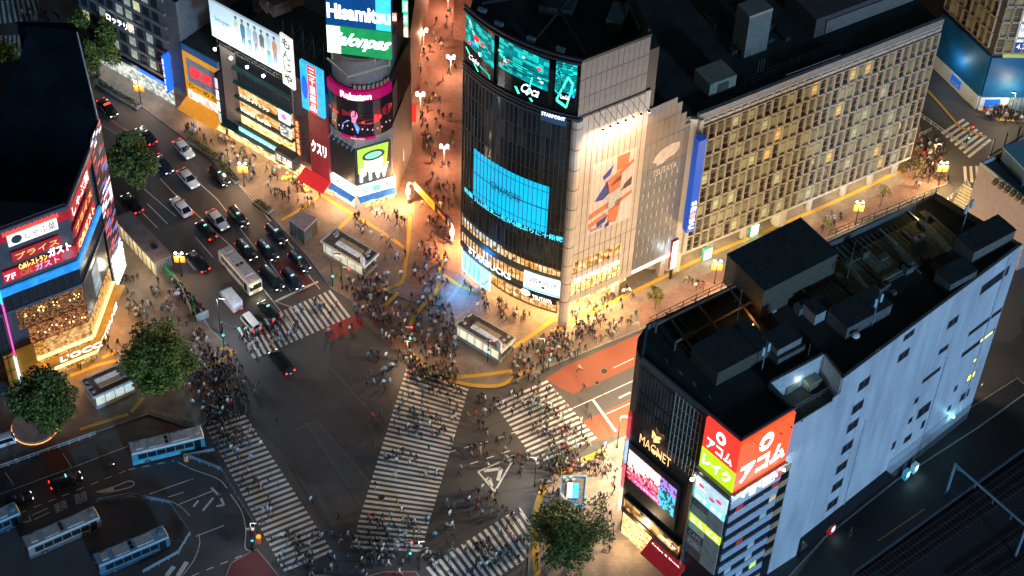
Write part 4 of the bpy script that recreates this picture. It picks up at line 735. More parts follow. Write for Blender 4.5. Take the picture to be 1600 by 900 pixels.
for i in range(5): roofbox('roof_deck', 1290+i*42, 455-i*22, 38, 5.2, 7, .12, M('roof_deck_green', (.13, .125, .075), .9, var=.4, scale=2), RZ)
m = MB()
for k in range(34):
    t = k/34; a = Vector((35+25*t, 184+13.5*t, 38.16)); m.tube(a, a+Vector((3.6, -5.2, 0)), .06, M('deck_slat', (.26, .25, .16), .9), 4)
m.build('roof_deck_slats', magnet)
for x, y, zz, hgt, cc in ((1148, 520, 38, 8.5, STEEL), (1190, 580, 38, 6, M('mast_blue', (.12, .25, .35), .5)), (1320, 450, 38, 9, STEEL), (1362, 510, 38, 7, M('mast_blue', (.12, .25, .35), .5)), (1500, 370, 38, 8, M('mast_blue', (.12, .25, .35), .5)), (1255, 590, 34.6, 7, STEEL)):
    p = at(x, y, zz); m = MB(); m.tube(p, p+Vector((0, 0, hgt)), .09, cc, 6, .05); mo = m.build('antenna_mast', magnet)
    if cc is not STEEL: m = MB(); [m.box((p.x+dx, p.y-.2, p.z+hgt*f_), (.35, .25, 1.5), M('aerial_pale', (.35, .5, .55), .5), .4) for dx, f_ in ((.3, .85), (-.3, .7))]; m.build('aerial_panel', mo)
p = at(1335, 533, 38); m = MB(); m.tube(p, p+Vector((0, 0, .9)), .1, STEEL); m.ball(p+Vector((0, 0, 1.2)), .6, WHITE, 10, 6, .6); m.build('satellite_dish', magnet)
for (a, c) in ((B0, (41.3, 189)), ((44, 190.6), B1)):
    s_ = Surf(c, a); m = MB()
    for u in np.arange(.5, s_.L, 2.2): m.tube(s_.P(u, MZ, -.4), s_.P(u, MZ+1.5, -.4), .06, DARK, 4); m.tube(s_.P(u, MZ+.2, -.4), s_.P(min(u+1.1, s_.L), MZ+1.3, -.4), .04, DARK, 4)
    for z_ in (.75, 1.5): m.tube(s_.P(0, MZ+z_, -.4), s_.P(s_.L, MZ+z_, -.4), .06, DARK, 4)
    m.build('roof_railing', magnet)
rc = random.Random(21)
for i in range(34):
    t_, o_ = rc.uniform(.06, .94), rc.uniform(.12, .85); a_ = Vector(B0).lerp(Vector(B1), t_); c_ = Vector((24, 160)).lerp(Vector(W1), t_); q_ = a_.lerp(c_, o_); hh = rc.uniform(.4, 1.5); m = MB(); w_, d_ = rc.uniform(.7, 2.2), rc.uniform(.6, 1.3); m.box((q_.x, q_.y, 38+hh/2), (w_, d_, hh), rc.choice((DKG, PEN, M('plant_light', (.26, .26, .24), .7, var=.3), M('plant_rust', (.09, .06, .04), .8, var=.4))), RZ+rc.choice((0, 1.57))); uo_ = m.build('roof_unit', magnet)
    if rc.random() < .5: m = MB(); m.disc((q_.x, q_.y, 38+hh), min(w_, d_)*.38, .08, BLACK, 10); m.build('unit_fan', uo_)
for i in range(12):
    t_ = rc.uniform(.05, .9); a_ = Vector(B0).lerp(Vector(B1), t_).lerp(Vector((24, 160)).lerp(Vector(W1), t_), rc.uniform(.1, .9)); L_ = rc.uniform(4, 12); v_ = Vector((math.cos(RZ), math.sin(RZ))) if rc.random() < .6 else Vector((-math.sin(RZ), math.cos(RZ)))*.5; e2_ = a_+v_*L_; m = MB(); m.tube((a_.x, a_.y, 38.35), (e2_.x, e2_.y, 38.35), rc.uniform(.06, .16), rc.choice((DKG, STEEL, M('pipe_pale', (.36, .36, .33), .6))), 5); m.build('roof_pipe', magnet)
m = MB(); [m.tube(MF.P(u, MZ, -2), MF.P(u, MZ+1.2, -1.5), .06, STEEL, 5) for u in (3, 5.2, 5.5, 5.8, 8, 8.3, 11)]; m.build('roof_pipes', magnet)
m = MB(); s_ = Surf(N1, N2)
for u in np.arange(0.4, 8, .9): a = s_.P(u, 34.6, 3.0); m.tube(a, a+Vector((0, 0, 1.2)), .05, STEEL, 4)
for z_ in (.6, 1.2): m.tube(s_.P(.4, 34.6+z_, 3.0), s_.P(8, 34.6+z_, 3.0), .04, STEEL, 4)
m.build('terrace_railing', magnet)
for x, y in ((1232, 605), (1268, 600)): p = at(x, y, 35); m = MB(); m.box((p.x, p.y, 35.4), (2.2, 1.4, 1.4), M('unit_olive', (.2, .2, .15), .8), .7); m.build('terrace_unit', magnet)
lamp('terrace_lamp', magnet, at(1250, 596, 36.5), 60, (.75, .95, 1.), .3)
p = at(1165, 508, 38.5); m = MB(); [m.ball((p.x+i*.5, p.y, 38.7), .12, glow((1., .35, .1), 8), 6, 4) for i in range(3)]; m.build('roof_warning_light', magnet); lamp('warning_bulb', magnet, (p.x, p.y, 40.2), 160, (1., .45, .15), .3)
for a_, c_ in (((19.5, 172), (33, 181.5)), ((22, 169), (34, 178)), ((21, 174), (24.5, 167.5)), ((25, 176.5), (29, 169)), ((29.5, 179.5), (33.5, 172)), ((36, 186), (40, 179))): m = MB(); m.tube((*a_, 39.6), (*c_, 39.6), .2, M('beam_brown', (.13, .1, .065), .7), 4); m.tube((*a_, 38), (*a_, 39.6), .16, M('beam_brown', (.13, .1, .065), .7), 4); m.build('roof_beam', magnet)
lamp('roof_end_lamp', magnet, (57, 197, 41.5), 260, (1., .72, .35), .3); MB().tube((57, 197, 38), (57, 197, 41.6), .06, STEEL, 5).build('roof_lamp_post', magnet)

# ---------------------------------------------------------------- left station-front building
LP = [(-83.2, 183.5), (-64.9, 195.5), (-64.4, 201), (-63.8, 207.6), (-63.2, 213.0)]
LF = Surf((-83.2, 183.5), LP[1]); LC = Surf(LP[1], LP[3]); LR = Surf(LP[3], LP[4]); LZ = 34.0
left = empty('station_front_building', (-72, 205, 0), 'station-front building with tiers of red restaurant signs and glowing yellow lower floors', 'building')
BKL = [(-72, 230), (-100, 216), (-97, 192)]
wallmass('wall', left, [(-83.3, 183.8), (LP[1][0]-.1, LP[1][1]+.3), (LP[3][0]-.3, LP[3][1]+.2), (LP[4][0]-.3, LP[4][1])]+BKL, 0, LZ, M('left_wall', (.07, .075, .085), .5), BLACK)
RB = M('billboard_back', (.002, .005, .007), .95, var=.4, scale=.2, spec=.02)
# tall curved rooftop billboard seen from behind
e_ = LP[4]; bb = empty('rooftop_billboard', (e_[0]-4, e_[1]+2, LZ), 'huge black rooftop billboard seen from behind above the station-front building', 'billboard')
tp = [at(40, 40, 52), at(62, 45, 52), at(90, 47, 52), at(118, 50, 52)]
m = MB(); m.prism([(e_[0]-.3, e_[1]-.2), (tp[0].x, tp[0].y), (tp[0].x-1.5, tp[0].y+.8), (e_[0]-1.8, e_[1]+1.5)], LZ, 52, RB); m.build('board', bb)
prof = [(x_, 35+17*max(0, 1-((8.5-x_)/8.5))**1.8) for x_ in np.linspace(0, 8.5, 8)]
m = MB(); N_ = 14
for i in range(N_):   # concave deck sweeping from the front roof edge up to the board
    t0, t1 = i/N_, (i+1)/N_
    a0 = Vector((LP[1][0], LP[1][1])).lerp(Vector((e_[0], e_[1])), t0); a1 = Vector((LP[1][0], LP[1][1])).lerp(Vector((e_[0], e_[1])), t1)
    c0 = Vector((-98, 196)).lerp(Vector((tp[0].x, tp[0].y)), t0); c1 = Vector((-98, 196)).lerp(Vector((tp[0].x, tp[0].y)), t1); z0 = LZ+.2+16.6*t0**5; z1 = LZ+.2+16.6*t1**5
    m.quad((a0.x, a0.y, LZ+.15), (a1.x, a1.y, LZ+.15), (c1.x, c1.y, z1), (c0.x, c0.y, z0), RB)
    m.quad((c0.x, c0.y, z0), (c1.x, c1.y, z1), (c1.x, c1.y, LZ), (c0.x, c0.y, LZ), RB)
m.build('curved_deck', bb, smooth=True)
m = MB(); [m.tube(at(45, 60, 45), at(5, 170, 36), .14, DARK, 5), m.tube(at(50, 80, 42), at(30, 170, 36), .1, DARK, 5)]; m.build('brace', bb)
m = MB(); m.tube((e_[0], e_[1], LZ), (tp[3].x+.2, tp[3].y, 52), .12, M('board_edge', (.3, .33, .36), .4, .4), 5); m.build('edge_trim', bb)
# signs on front and chamfer, wrapping
CRIM = glow((.35, .02, .03), .7, .2); DKRED = glow((.28, .01, .02), .8, .2)
def wrap(name, x0, zr, m_, o=.25, uf=None, to=LC.L*.98, root=left):
    q = MB(); u0 = LF.px(x0, 0)[0] if uf is None else uf; panel(q, LF, (u0, LF.L, *zr), 0, o, m_); panel(q, LC, (.02, to, *zr), 0, o, m_); return q.build(name, root)
uf0 = LF.px(45, 545)[0]
def zat(s, x, y): return s.px(x, y)[1]
wrap('cornice', 0, (LZ-.9, LZ-.1), M('cornice_steel', (.12, .15, .18), .4, .4), .35, 0)
wrap('lit_fascia', 0, (31.2, 33.6), DKRED, .2, 0)
r = LF.rect((8, 366), (88, 338), (88, 357), (12, 381)); zA = r; m = MB(); panel(m, LF, r, .25, .5, glow((.85, .8, .75), 1.1)); so = m.build('sign_panel', left)
m = MB(); text(m, LF, (r[0]+2.6, r[1]-.3, r[2]+.4, r[3]-.3), .53, 'しゃぶ葉', M('print_maroon', (.2, .01, .02), .5), .0); poly(m, LF, (r[0]+.4, r[0]+2.2, r[2]+.2, r[3]-.2), .53, ell(.5, .5, .45, .45), M('print_dark', (.05, .06, .08), .5)); m.build('sign_lettering', so)
m = MB(); [poly(m, LF, (r[0]-.6+i*.85, r[0]+.3+i*.85, r[3]+.1, r[3]+1.1), .45, [(0, 0), (1, 0), (.8, .9), (.4, .5), (.1, 1)], glow((.95, .05, .03), 1.8)) for i in range(10)]; m.build('sign_trim', left)
r = LF.rect((16, 395), (92, 365), (95, 380), (20, 408)); zB = r; m = MB(); panel(m, LF, r, .2, .35, CRIM); so = m.build('sign_panel', left); m = MB(); text(m, LF, (r[0]+.5, r[1]-.4, r[2]+.35, r[3]-.35), .38, 'プライス', glow((.9, .55, .12), 1.3), .0); m.build('sign_lettering', so)
r = LF.rect((2, 425), (118, 380), (120, 396), (6, 440)); zC = r; m = MB(); panel(m, LF, (r[0], LF.L, r[2], r[3]), .25, .45, glow((.5, .02, .03), .9, .2)); so = m.build('sign_panel', left)
m = MB(); w_ = r[1]-r[0]; text(m, LF, (r[0]+w_*.22, r[0]+w_*.6, r[3]-.5, r[3]+.7), .5, 'Caféレストラン', glow((1., .7, .15), 2.6), .01); text(m, LF, (r[0]+w_*.62, r[0]+w_*.93, r[3]-.3, r[3]+1.4), .5, 'ガスト', glow((1., 1., 1.), 3.4), .03); text(m, LF, (r[0]+w_*.42, r[0]+w_*.75, r[2]+.2, r[3]-.6), .5, 'ガスト', glow((.45, .5, .7), .9), .02); text(m, LF, (r[0]+w_*.22, r[0]+w_*.38, r[2]+.3, r[3]-.7), .5, 'Café', glow((.6, .2, .08), .7), .0); text(m, LF, (r[0]+w_*.02, r[0]+w_*.16, r[2]+.3, r[3]-.6), .5, '7F', glow((.5, .9, .95), 2.), .01); m.build('sign_lettering', so)
m = MB(); poly(m, LF, (LF.L-2.2, LF.L-.3, r[2]+.1, r[3]-.1), .48, ell(.5, .5, .5, .5), glow((.35, .1, .12), .7)); m.build('sign_disc', so)
zz = zat(LF, 60, 432); wrap('blue_light_band', 0, (zz-1.2, zz+.2), glow((.02, .22, .6), 1.1, .3), .35, 0); m = MB(); panel(m, LF, (0, LF.L, zz-4.4, zz-1.2), -.1, .1, WG); panel(m, LC, (.02, LC.L, zz-4.4, zz-1.2), -.1, .1, WG); m.build('window_band', left)
m = MB(); [panel(m, LF, (u, u+.1, zz-4.4, zz-1.2), .1, .3, MULL) for u in np.arange(.5, LF.L, 1.35)]; m.build('window_bars', left)
wrap('cornice', 0, (zz-4.9, zz-4.4), M('cornice_steel', (.12, .15, .18), .4, .4), .4, 0)
# chamfer signs
for k, (za, zc_, mm, t, tc_) in enumerate(((zA[2], zA[3]+.4, glow((.4, .03, .03), .8), 'しゃぶ葉', glow((1., .9, .85), 2.4)), (zB[2], zB[3], CRIM, 'プライス', glow((.95, .6, .1), 1.8)), (zC[2], zC[3], glow((.4, .02, .03), .9), 'Caféガスト', glow((1., .85, .3), 3.)))):
    m = MB(); panel(m, LC, (.3, LC.L*.78, za, zc_), .25, .45, mm); so = m.build('sign_panel', left); m = MB(); text(m, LC, (.8, LC.L*.74, za+.3, zc_-.25), .48, t, tc_, .0); m.build('sign_lettering', so)
zl = zz-4.9; uo = LF.px(60, 500)[0]
m = MB(); panel(m, LF, (uo-3.0, LF.L, zl-4.4, zl-.2), -.1, .12, SHOPO); m.build('restaurant_window', left)
m = MB(); panel(m, LF, (uo-1.8, LF.L, zl-8.2, zl-4.8), -.1, .12, shop('restaurant_bright', (.012, .003, .001), (.22, .035, .008), (1., .4, .1), .6, 4.)); m.build('restaurant_window', left)
rq = random.Random(2); m = MB(); [m.ball(LF.P(rq.uniform(uo-2, LF.L-.3), rq.choice((zl-1.4, zl-2.2, zl-6., zl-6.8))+rq.uniform(-.3, .3), .2), rq.uniform(.08, .16), glow((1., .5, .16), 5.), 5, 3) for _ in range(34)]; m.build('pendant_lights', left)
m = MB(); panel(m, LC, (.1, LC.L*.95, zl-8.2, zl-.2), -.1, .1, glass('chamfer_glass', (.06, .07, .075), .15)); m.build('glass_wall', left)
m = MB(); panel(m, LC, (LC.L*.35, LC.L*.6, zl-7.4, zl-1.6), .12, .2, glow((.25, .3, .32), .4, .6)); m.build('poster', left)
for k, z1 in enumerate((zl-8.6, zl-12.1)):
    m = MB(); panel(m, LF, (uo-1.5, LF.L, z1-2.9, z1), -.1, .15, SHOPG); panel(m, LC, (.02, LC.L*.95, z1-2.9, z1), -.1, .15, SHOPG); m.build('shop_window_band', left)
    m = MB(); panel(m, LF, (uo-1.5, LF.L+.05, z1-3.3, z1-2.9), .0, .55, glow((1., .6, .22), 2.4)); panel(m, LC, (-.05, LC.L*.95, z1-3.3, z1-2.9), .0, .55, glow((1., .6, .22), 2.4)); m.build('light_strip', left)
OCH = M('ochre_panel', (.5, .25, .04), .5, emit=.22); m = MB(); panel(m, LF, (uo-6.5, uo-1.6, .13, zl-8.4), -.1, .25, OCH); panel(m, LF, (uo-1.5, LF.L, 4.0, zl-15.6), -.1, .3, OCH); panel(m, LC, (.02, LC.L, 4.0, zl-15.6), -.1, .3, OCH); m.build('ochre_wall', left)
m = MB(); panel(m, LF, (LF.L*.5, LF.L, .13, 4), -.1, .1, SHOPG); panel(m, LC, (.02, LC.L, .13, 4), -.1, .1, SHOPG); m.build('shop_window', left)
m = MB(); m.prism([LF.P(LF.L-8, 0, 1.9).xy, LF.P(LF.L, 0, 1.9).xy, LC.P(LC.L, 0, 1.9).xy, LC.P(LC.L, 0, .3).xy, LF.P(LF.L, 0, .3).xy, LF.P(LF.L-8, 0, .3).xy], 4.0, 4.35, OCH); m.build('canopy', left)
r = (LF.L-1.9, LF.L+.2, zl-15.2, zl-14.2); m = MB(); text(m, LF, (LF.L-6.0, LF.L+.8, 4.5, 5.7), 2.0, "L'OCC", glow((1., .95, .85), 4.), .02); text(m, LC, (.4, LC.L*.6, 4.5, 5.7), 2.0, 'ITANE', glow((1., .95, .85), 4.), .02); m.build('sign_lettering', left)
for k in range(4): q = LF.P(LF.L-7+k*2.4, 3.6, 1.2); lamp('canopy_bulb', left, q, 260, (1., .55, .17), .3)
for k in range(4): q = LC.P(1.2+k*2.6, 3.6, 1.2); lamp('canopy_bulb', left, q, 420, (1., .58, .24), .3)
# narrow right face with tall LED advert
mm = [glow((.55, .12, .14), .9), glow((.12, .18, .5), .9), glow((.75, .75, .78), 1.1), glow((.02, .02, .03), .3), glow((.35, .05, .08), .6)]
m = MB(); panel(m, LR, (.1, LR.L, 4, LZ), .0, .2, BLACK); led = m.build('led_board', left); m = MB(); rr = random.Random(5)
for j in range(46):
    for i in range(4):
        zlo = 5+j*.65; k = 2 if (j//7) % 3 == 0 and rr.random() < .5 else rr.choice((0, 1, 3, 3, 4)); poly(m, LR, (.3+i*1.3, .3+(i+1)*1.3, zlo, zlo+.65), .22, [(0, 0), (1, .2), (1, 1), (.1, .8)], mm[k])
m.build('led_picture', led)
q = MB(); 
for i in range(3):
    for j in range(4): u, z_ = .6+i*1.7, 3.2+j*1.5; panel(q, LR, (u, u+1.3, z_, z_+1.0), .25, .5, glow((.9, 1., .9), 3.2))
q.build('light_wall', left); lamp('light_wall_glow', left, LR.P(2.8, 5.5, 3.2), 900, (1., .86, .6), 1.)
# pink and cyan neon fin, dark glass wing beyond it
u_n = LF.px(27, 575)[0]; m = MB(); panel(m, LF, (u_n-.1, u_n+.1, 8, 20), .3, .7, glow((.9, .08, .4), 1.4)); panel(m, LF, (u_n-.25, u_n+.1, 2, 8), .3, .7, glow((.5, .8, 1.), 2.4)); panel(m, LF, (u_n-.25, u_n+.1, 20, 27), .3, .7, glow((.05, .35, 1.), 2.)); m.build('neon_fin', left)
m = MB(); panel(m, LF, (0, u_n-.4, 1, 24), .05, .2, WG); m.build('glass_wing', left); m = MB(); [panel(m, LF, (0, u_n-.4, z_, z_+.15), .2, .3, MULL) for z_ in np.arange(2, 24, 3)]; [panel(m, LF, (u_, u_+.12, 1, 24), .2, .3, MULL) for u_ in np.arange(.5, u_n, 1.6)]; m.build('wing_bars', left)
# low dark rooftop behind
lowb = empty('low_rooftop_building', at(20, 150, 0), 'low dark building with brown rooftop crates behind the huge billboard', 'building')
c_ = [at(*p, 20).xy for p in ((-120, 260), (60, 190), (66, 118), (-40, 118), (-160, 150))]; m = MB(); m.prism(c_, 0, 20, M('low_wall', (.1, .09, .085), .8), ROOFGREY); m.build('wall', lowb)
for x, y, w_ in ((10, 128, 2.4), (22, 120, 2.2), (5, 140, 2.), (40, 145, 1.6), (48, 132, 2.)): p = at(x, y, 20); m = MB(); m.box((p.x, p.y, 20.9), (w_, 1.6, 1.8), M('roof_crate', (.3, .18, .13), .8), .5); m.build('roof_crate', lowb)
m = MB()
for k in range(4): m.tube(at(28, 112, 20.5)+Vector((k*.8, 0, 0)), at(60, 155, 20.5)+Vector((k*.8, 0, 0)), .12, STEEL, 5)
m.build('roof_pipes', lowb)
# ---------------------------------------------------------------- avenue row: grey block, orange shop, restaurant block, screen corner
a0, a1 = at(300, 180).xy, at(558, 328).xy; AV = Surf(a0, a1); back = -AV.n
def av(u, o): q = AV.P(u, 0, o); return (q.x, q.y)
def uat(x, y): return AV.px(x, y)[0]
def block(root, u0, u1, z1, m, depth=16, z0=0, o=0., top=None): return wallmass('wall', root, [av(u0, o), av(u1, o), av(u1, -depth), av(u0, -depth)], z0, z1, m, top or ROOFING)
# grey office block
gb = empty('grey_office_block', (*av(-14, -6), 0), 'dark grey office block with recessed windows above a cyan shop name', 'building')
GR = M('grey_tile', (.12, .115, .12), .6, var=.2); u1g = -.6; block(gb, -26, u1g, 25, GR, 18)
for j in range(6):
    for i in range(9):
        mm = random.choice((WG, WG, WG, glow((.5, .55, .4), .3, .4), glow((.95, .75, .35), .6, .3))) if i < 8 else WG
        put('window', pane_mesh(1.5, 1.9, mm), AV, -24.5+i*2.3, 7.2+j*3.0, .02, gb)
m = MB(); [panel(m, AV, (-25.8, -3.6, 5.6+j*3.0, 6.2+j*3.0), .0, .3, M('grey_ledge', (.17, .165, .17), .6)) for j in range(7)]; m.build('ledges', gb)
m = MB(); panel(m, AV, (-24, -4, .13, 4.6), -.1, .05, SHOPC); m.build('shop_window', gb); m = MB(); panel(m, AV, (-24, -4, 4.6, 5.5), .0, .8, DARK); m.build('canopy', gb)
m = MB(); text(m, AV, AV.rect((173, 20), (215, 36), (215, 45), (173, 30)), 1.0, 'ロッテリア', glow((1., 1., 1.), 3.), .02); m.build('sign_lettering', gb)
ub = uat(275, 150); p = AV.P(ub, 0, 1.3); sg = empty('upright_blue_bank_sign', (p.x, p.y, 4), 'slim upright blue sign on the grey office block', 'sign')
zb_ = [AV.px(270, 70)[1], AV.px(277, 122)[1]]; m = MB(); panel(m, AV, (ub-.2, ub+.2, 4.6, 13), .4, 2.0, glow((.01, .1, .75), 1.3)); m.build('housing', sg)
sf_ = Surf(AV.P(ub-.2, 0, .4).xy, AV.P(ub-.2, 0, 2.0).xy); m = MB(); text(m, Surf(AV.P(ub-.25, 0, 2.0).xy, AV.P(ub+.25, 0, 2.0).xy), (.05, .45, 5, 12.6), .02, '銀行みずほ', glow((.9, .95, 1.), 2.), vertical=True); m.build('sign_lettering', sg)
m = MB(); panel(m, AV, (ub-8, ub-1.5, 4.7, 5.4), .82, .95, glow((.02, .12, .8), 1.5)); m.build('blue_fascia', gb)
for k in range(3): lamp('shop_spill', gb, AV.P(-20+k*6, 3.2, 1.6), 240, (.85, .95, 1.), .6)
# orange shop
uo0, uo1 = -.3, uat(352, 205); ob = empty('orange_shop_building', (*av(1.5, -4), 0), 'narrow orange fronted shop with red letters and orange awning', 'building')
ORA = glow((.95, .38, .02), .55, .08); block(ob, uo0, uo1, 16.5, M('shop_side', (.15, .11, .08), .7), 14)
m = MB(); panel(m, AV, (uo0, uo1, 4.2, 15.2), .0, .25, ORA); m.build('orange_front', ob); m = MB(); panel(m, AV, (uo0, uo1, 15.2, 16.5), .0, .3, M('blue_trim', (.03, .12, .3), .5, emit=.2)); m.build('blue_fascia', ob)
m = MB(); panel(m, AV, (uo0+.9, uo1-.8, 8.6, 14), .28, .34, M('sign_greyish', (.35, .33, .36), .5, emit=.15)); so = m.build('sign_panel', ob); m = MB(); text(m, AV, (uo0+1.5, uo1-1.3, 10, 12.6), .37, '家系', glow((.85, .03, .04), 1.3), .05); m.build('sign_lettering', so); m = MB(); text(m, AV, (uo0+.8, uo1-.8, 7.2, 8.3), .3, 'らーめん', M('print_brown', (.12, .04, .01), .5), .01); m.build('sign_lettering', ob)
m = MB(); panel(m, AV, (uo0+.5, uo1-.4, 4.6, 6.6), .28, .36, shop('menu_board', (.6, .1, .05), (.9, .75, .6), (1., .95, .85), 1.4, 1.5)); m.build('menu_board', ob)
m = MB(); m.hexa([AV.P(uo0-.3, 2.9, 2.6), AV.P(uo1+.3, 2.9, 2.6), AV.P(uo1+.3, 4.2, .05), AV.P(uo0-.3, 4.2, .05), AV.P(uo0-.3, 3.0, 2.6), AV.P(uo1+.3, 3.0, 2.6), AV.P(uo1+.3, 4.4, .05), AV.P(uo0-.3, 4.4, .05)], M('awning_orange', (.8, .3, .02), .6, emit=.55)); m.build('awning', ob)
m = MB(); panel(m, AV, (uo0, uo1, .13, 3.6), -.1, .04, SHOPY); m.build('shop_window', ob); lamp('awning_bulb', ob, AV.P(2.5, 2.6, 1.6), 420, (1., .85, .6), .4)
m = MB(); panel(m, AV, (uo1+.05, uo1+.7, 3.5, 15), .1, 1.2, BLACK); m.build('sign_column', ob); m = MB(); [panel(m, Surf(AV.P(uo1+.02, 0, .15).xy, AV.P(uo1+.02, 0, 1.15).xy) if 0 else AV, (uo1+.08, uo1+.66, 4+k*2.6, 6.2+k*2.6), 1.2, 1.28, glow(c, 1.2)) for k, c in enumerate(((.3, .4, .35), (.6, .75, .8), (.85, .9, .95), (.8, .5, .8)))]; m.build('sign_panels', ob)
# restaurant block with big billboard
um0, um1 = uo1+.8, uat(466, 268); rbk = empty('restaurant_block', (*av((um0+um1)/2, -6), 0), 'beige restaurant block with lit dining floors and a wide fashion billboard on top', 'building')
TAN = M('tan_tile', (.30, .22, .16), .6, var=.1); zR = 21.5; block(rbk, um0, um1, zR, TAN, 16)
r_ = AV.rect((341, -30), (457, 15), (455, 81), (343, 12)); bbz0, bbz1 = zR+1.6, zR+9.2
for k in range(5):
    m = MB(); panel(m, AV, (um0+3.6+0*k, um1-.3, 5.4+k*3.2, 7.9+k*3.2), -.1, .05, (SHOPY, SHOPW, SHOPW, glass('floor_glass', (.05, .055, .06), .2), BLACK)[k]); m.build('window_band', rbk)
    m = MB(); panel(m, AV, (um0+3.0, um1-.2, 4.9+k*3.2, 5.3+k*3.2), .0, .7, M('green_ledge', (.02, .06, .05), .5)); m.build('ledge', rbk)
for u_ in np.arange(um0+4.4, um1-1, 1.15): m = MB(); panel(m, AV, (u_, u_+.09, 15, 17.5), .05, .12, MULL); m.build('window_bar', rbk)
for k, (t, z_) in enumerate((('たたみダイニング', 12.3), ('Kitchen Garden', 9.1))): m = MB(); text(m, AV, (um0+4.5, um1-5, z_, z_+.7), .75, t, glow((1., .95, .8), 3.), .0); m.build('sign_lettering', rbk)
m = MB(); panel(m, AV, (um1-3.2, um1-.7, 11.6, 14.4), .3, .5, glow((.85, .9, .92), 1.6)); poly(m, AV, (um1-2.6, um1-1.3, 12.3, 13.7), .52, ell(.5, .5, .5, .5), glow((.85, .2, .45), 1.)); m.build('sign_panel', rbk)
m = MB(); panel(m, AV, (um1-3., um1-.6, 8.2, 10.8), .3, .5, shop('sign_dots', (.05, .05, .05), (.6, .6, .55), (1., 1., .9), 1.2, 1.4)); m.build('sign_panel', rbk)
m = MB(); panel(m, AV, (um0+3.6, um1-3.4, 4.0, 5.0), .72, .9, glow((.2, .6, .7), 1.6)); text(m, AV, (um0+4, um1-3.8, 4.2, 4.8), .93, 'すしざんまい 本店', glow((1., 1., 1.), 2.), .0); m.build('fascia_sign', rbk)
m = MB(); panel(m, AV, (um0, um1, .13, 3.9), -.1, .04, SHOPY); m.build('shop_window', rbk)
m = MB(); panel(m, AV, (um0, um1-3, 3.9, 4.2), .0, 1.8, M('green_ledge', (.02, .06, .05), .5)); m.build('canopy', rbk)
m = MB(); panel(m, AV, (um1-3.1, um1+1.2, 3.4, 6.2), .5, 2.2, M('canopy_dark', (.05, .05, .05), .6)); text(m, AV, (um1-2.7, um1+.8, 4, 5.6), 2.25, '居酒屋', glow((.9, .9, .85), 1.2), .0); m.build('sign_panel', rbk)
for k in range(5): lamp('shop_spill', rbk, AV.P(um0+2+k*3.4, 3.3, 2.3), 700, (1., .66, .36), .5)
m = MB(); [panel(m, AV, (u_, u_+.15, zR-.5, zR), .05, .25, DARK) for u_ in np.arange(um0+.5, um1, .45)]; m.build('eave_brackets', rbk)
bbd = empty('fashion_billboard', (*av((um0+um1)/2, .5), zR), 'wide pale blue billboard with a row of standing models and lamps below', 'billboard')
BS = Surf(AV.P(um0-.6, 0, .8).xy, AV.P(um1-.4, 0, .8).xy); m = MB(); panel(m, BS, (0, BS.L, bbz0, bbz1), -.4, 0, M('board_pale', (.62, .78, .82), .5, emit=.5, var=.12, scale=.2)); bo = m.build('board', bbd)
cl = [((.75, .66, .5), (.6, .5, .35)), ((.02, .15, .25), (.02, .12, .2)), ((.45, .6, .62), (.02, .2, .2)), ((.35, .33, .4), (.2, .18, .28)), ((.1, .09, .1), (.5, .42, .12)), ((.6, .65, .66), (.05, .25, .25)), ((.7, .25, .1), (.15, .2, .3))]
m = MB()
for k, (tp_, bt_) in enumerate(cl):
    x = .36+k*.085; y0 = .06+.0*k; w_ = .028
    A_ = lambda c: M('print_%d_%d_%d' % tuple(int(v*99) for v in c), c, .6, emit=.25)
    poly(m, BS, (0, BS.L, bbz0, bbz1), .01, [(x-w_*.8, y0), (x-w_*.3, y0), (x, y0+.38), (x+w_*.3, y0), (x+w_*.8, y0), (x+w_*.8, y0+.45), (x-w_*.8, y0+.45)], A_(bt_)); poly(m, BS, (0, BS.L, bbz0, bbz1), .012, [(x-w_*1.1, y0+.4), (x+w_*1.1, y0+.4), (x+w_*1.15, y0+.68), (x+w_*.5, y0+.75), (x-w_*.5, y0+.75), (x-w_*1.15, y0+.68)], A_(tp_)); poly(m, BS, (0, BS.L, bbz0, bbz1), .014, ell(x, y0+.81, .016, .055, 10), A_((.5, .3, .2))); poly(m, BS, (0, BS.L, bbz0, bbz1), .016, ell(x, y0+.845, .018, .035, 10), A_((.05, .03, .03)))
text(m, BS, (BS.L*.06, BS.L*.26, bbz0+3.6, bbz0+4.8), .012, 'Synopsis', M('print_dark', (.05, .06, .08), .5), .0); m.build('board_print', bo)
for k in range(4):
    u_ = 2.2+k*3.6; q = BS.P(u_, bbz0-.7, 1.8); m = MB(); m.tube(BS.P(u_, bbz0, 0), q, .05, DARK, 5); m.ball(q, .26, glow((.95, 1., 1.), 40), 8, 5); m.build('board_lamp', bbd); lamp('board_lamp_bulb', bbd, q+Vector((0, 0, .3)), 800, (.85, .97, 1.), .2)
m = MB(); [m.tube(BS.P(u_, zR, -.5), BS.P(u_, bbz1, -.5), .1, DARK, 5) for u_ in np.linspace(.5, BS.L-.5, 6)]; m.build('board_frame', bbd)
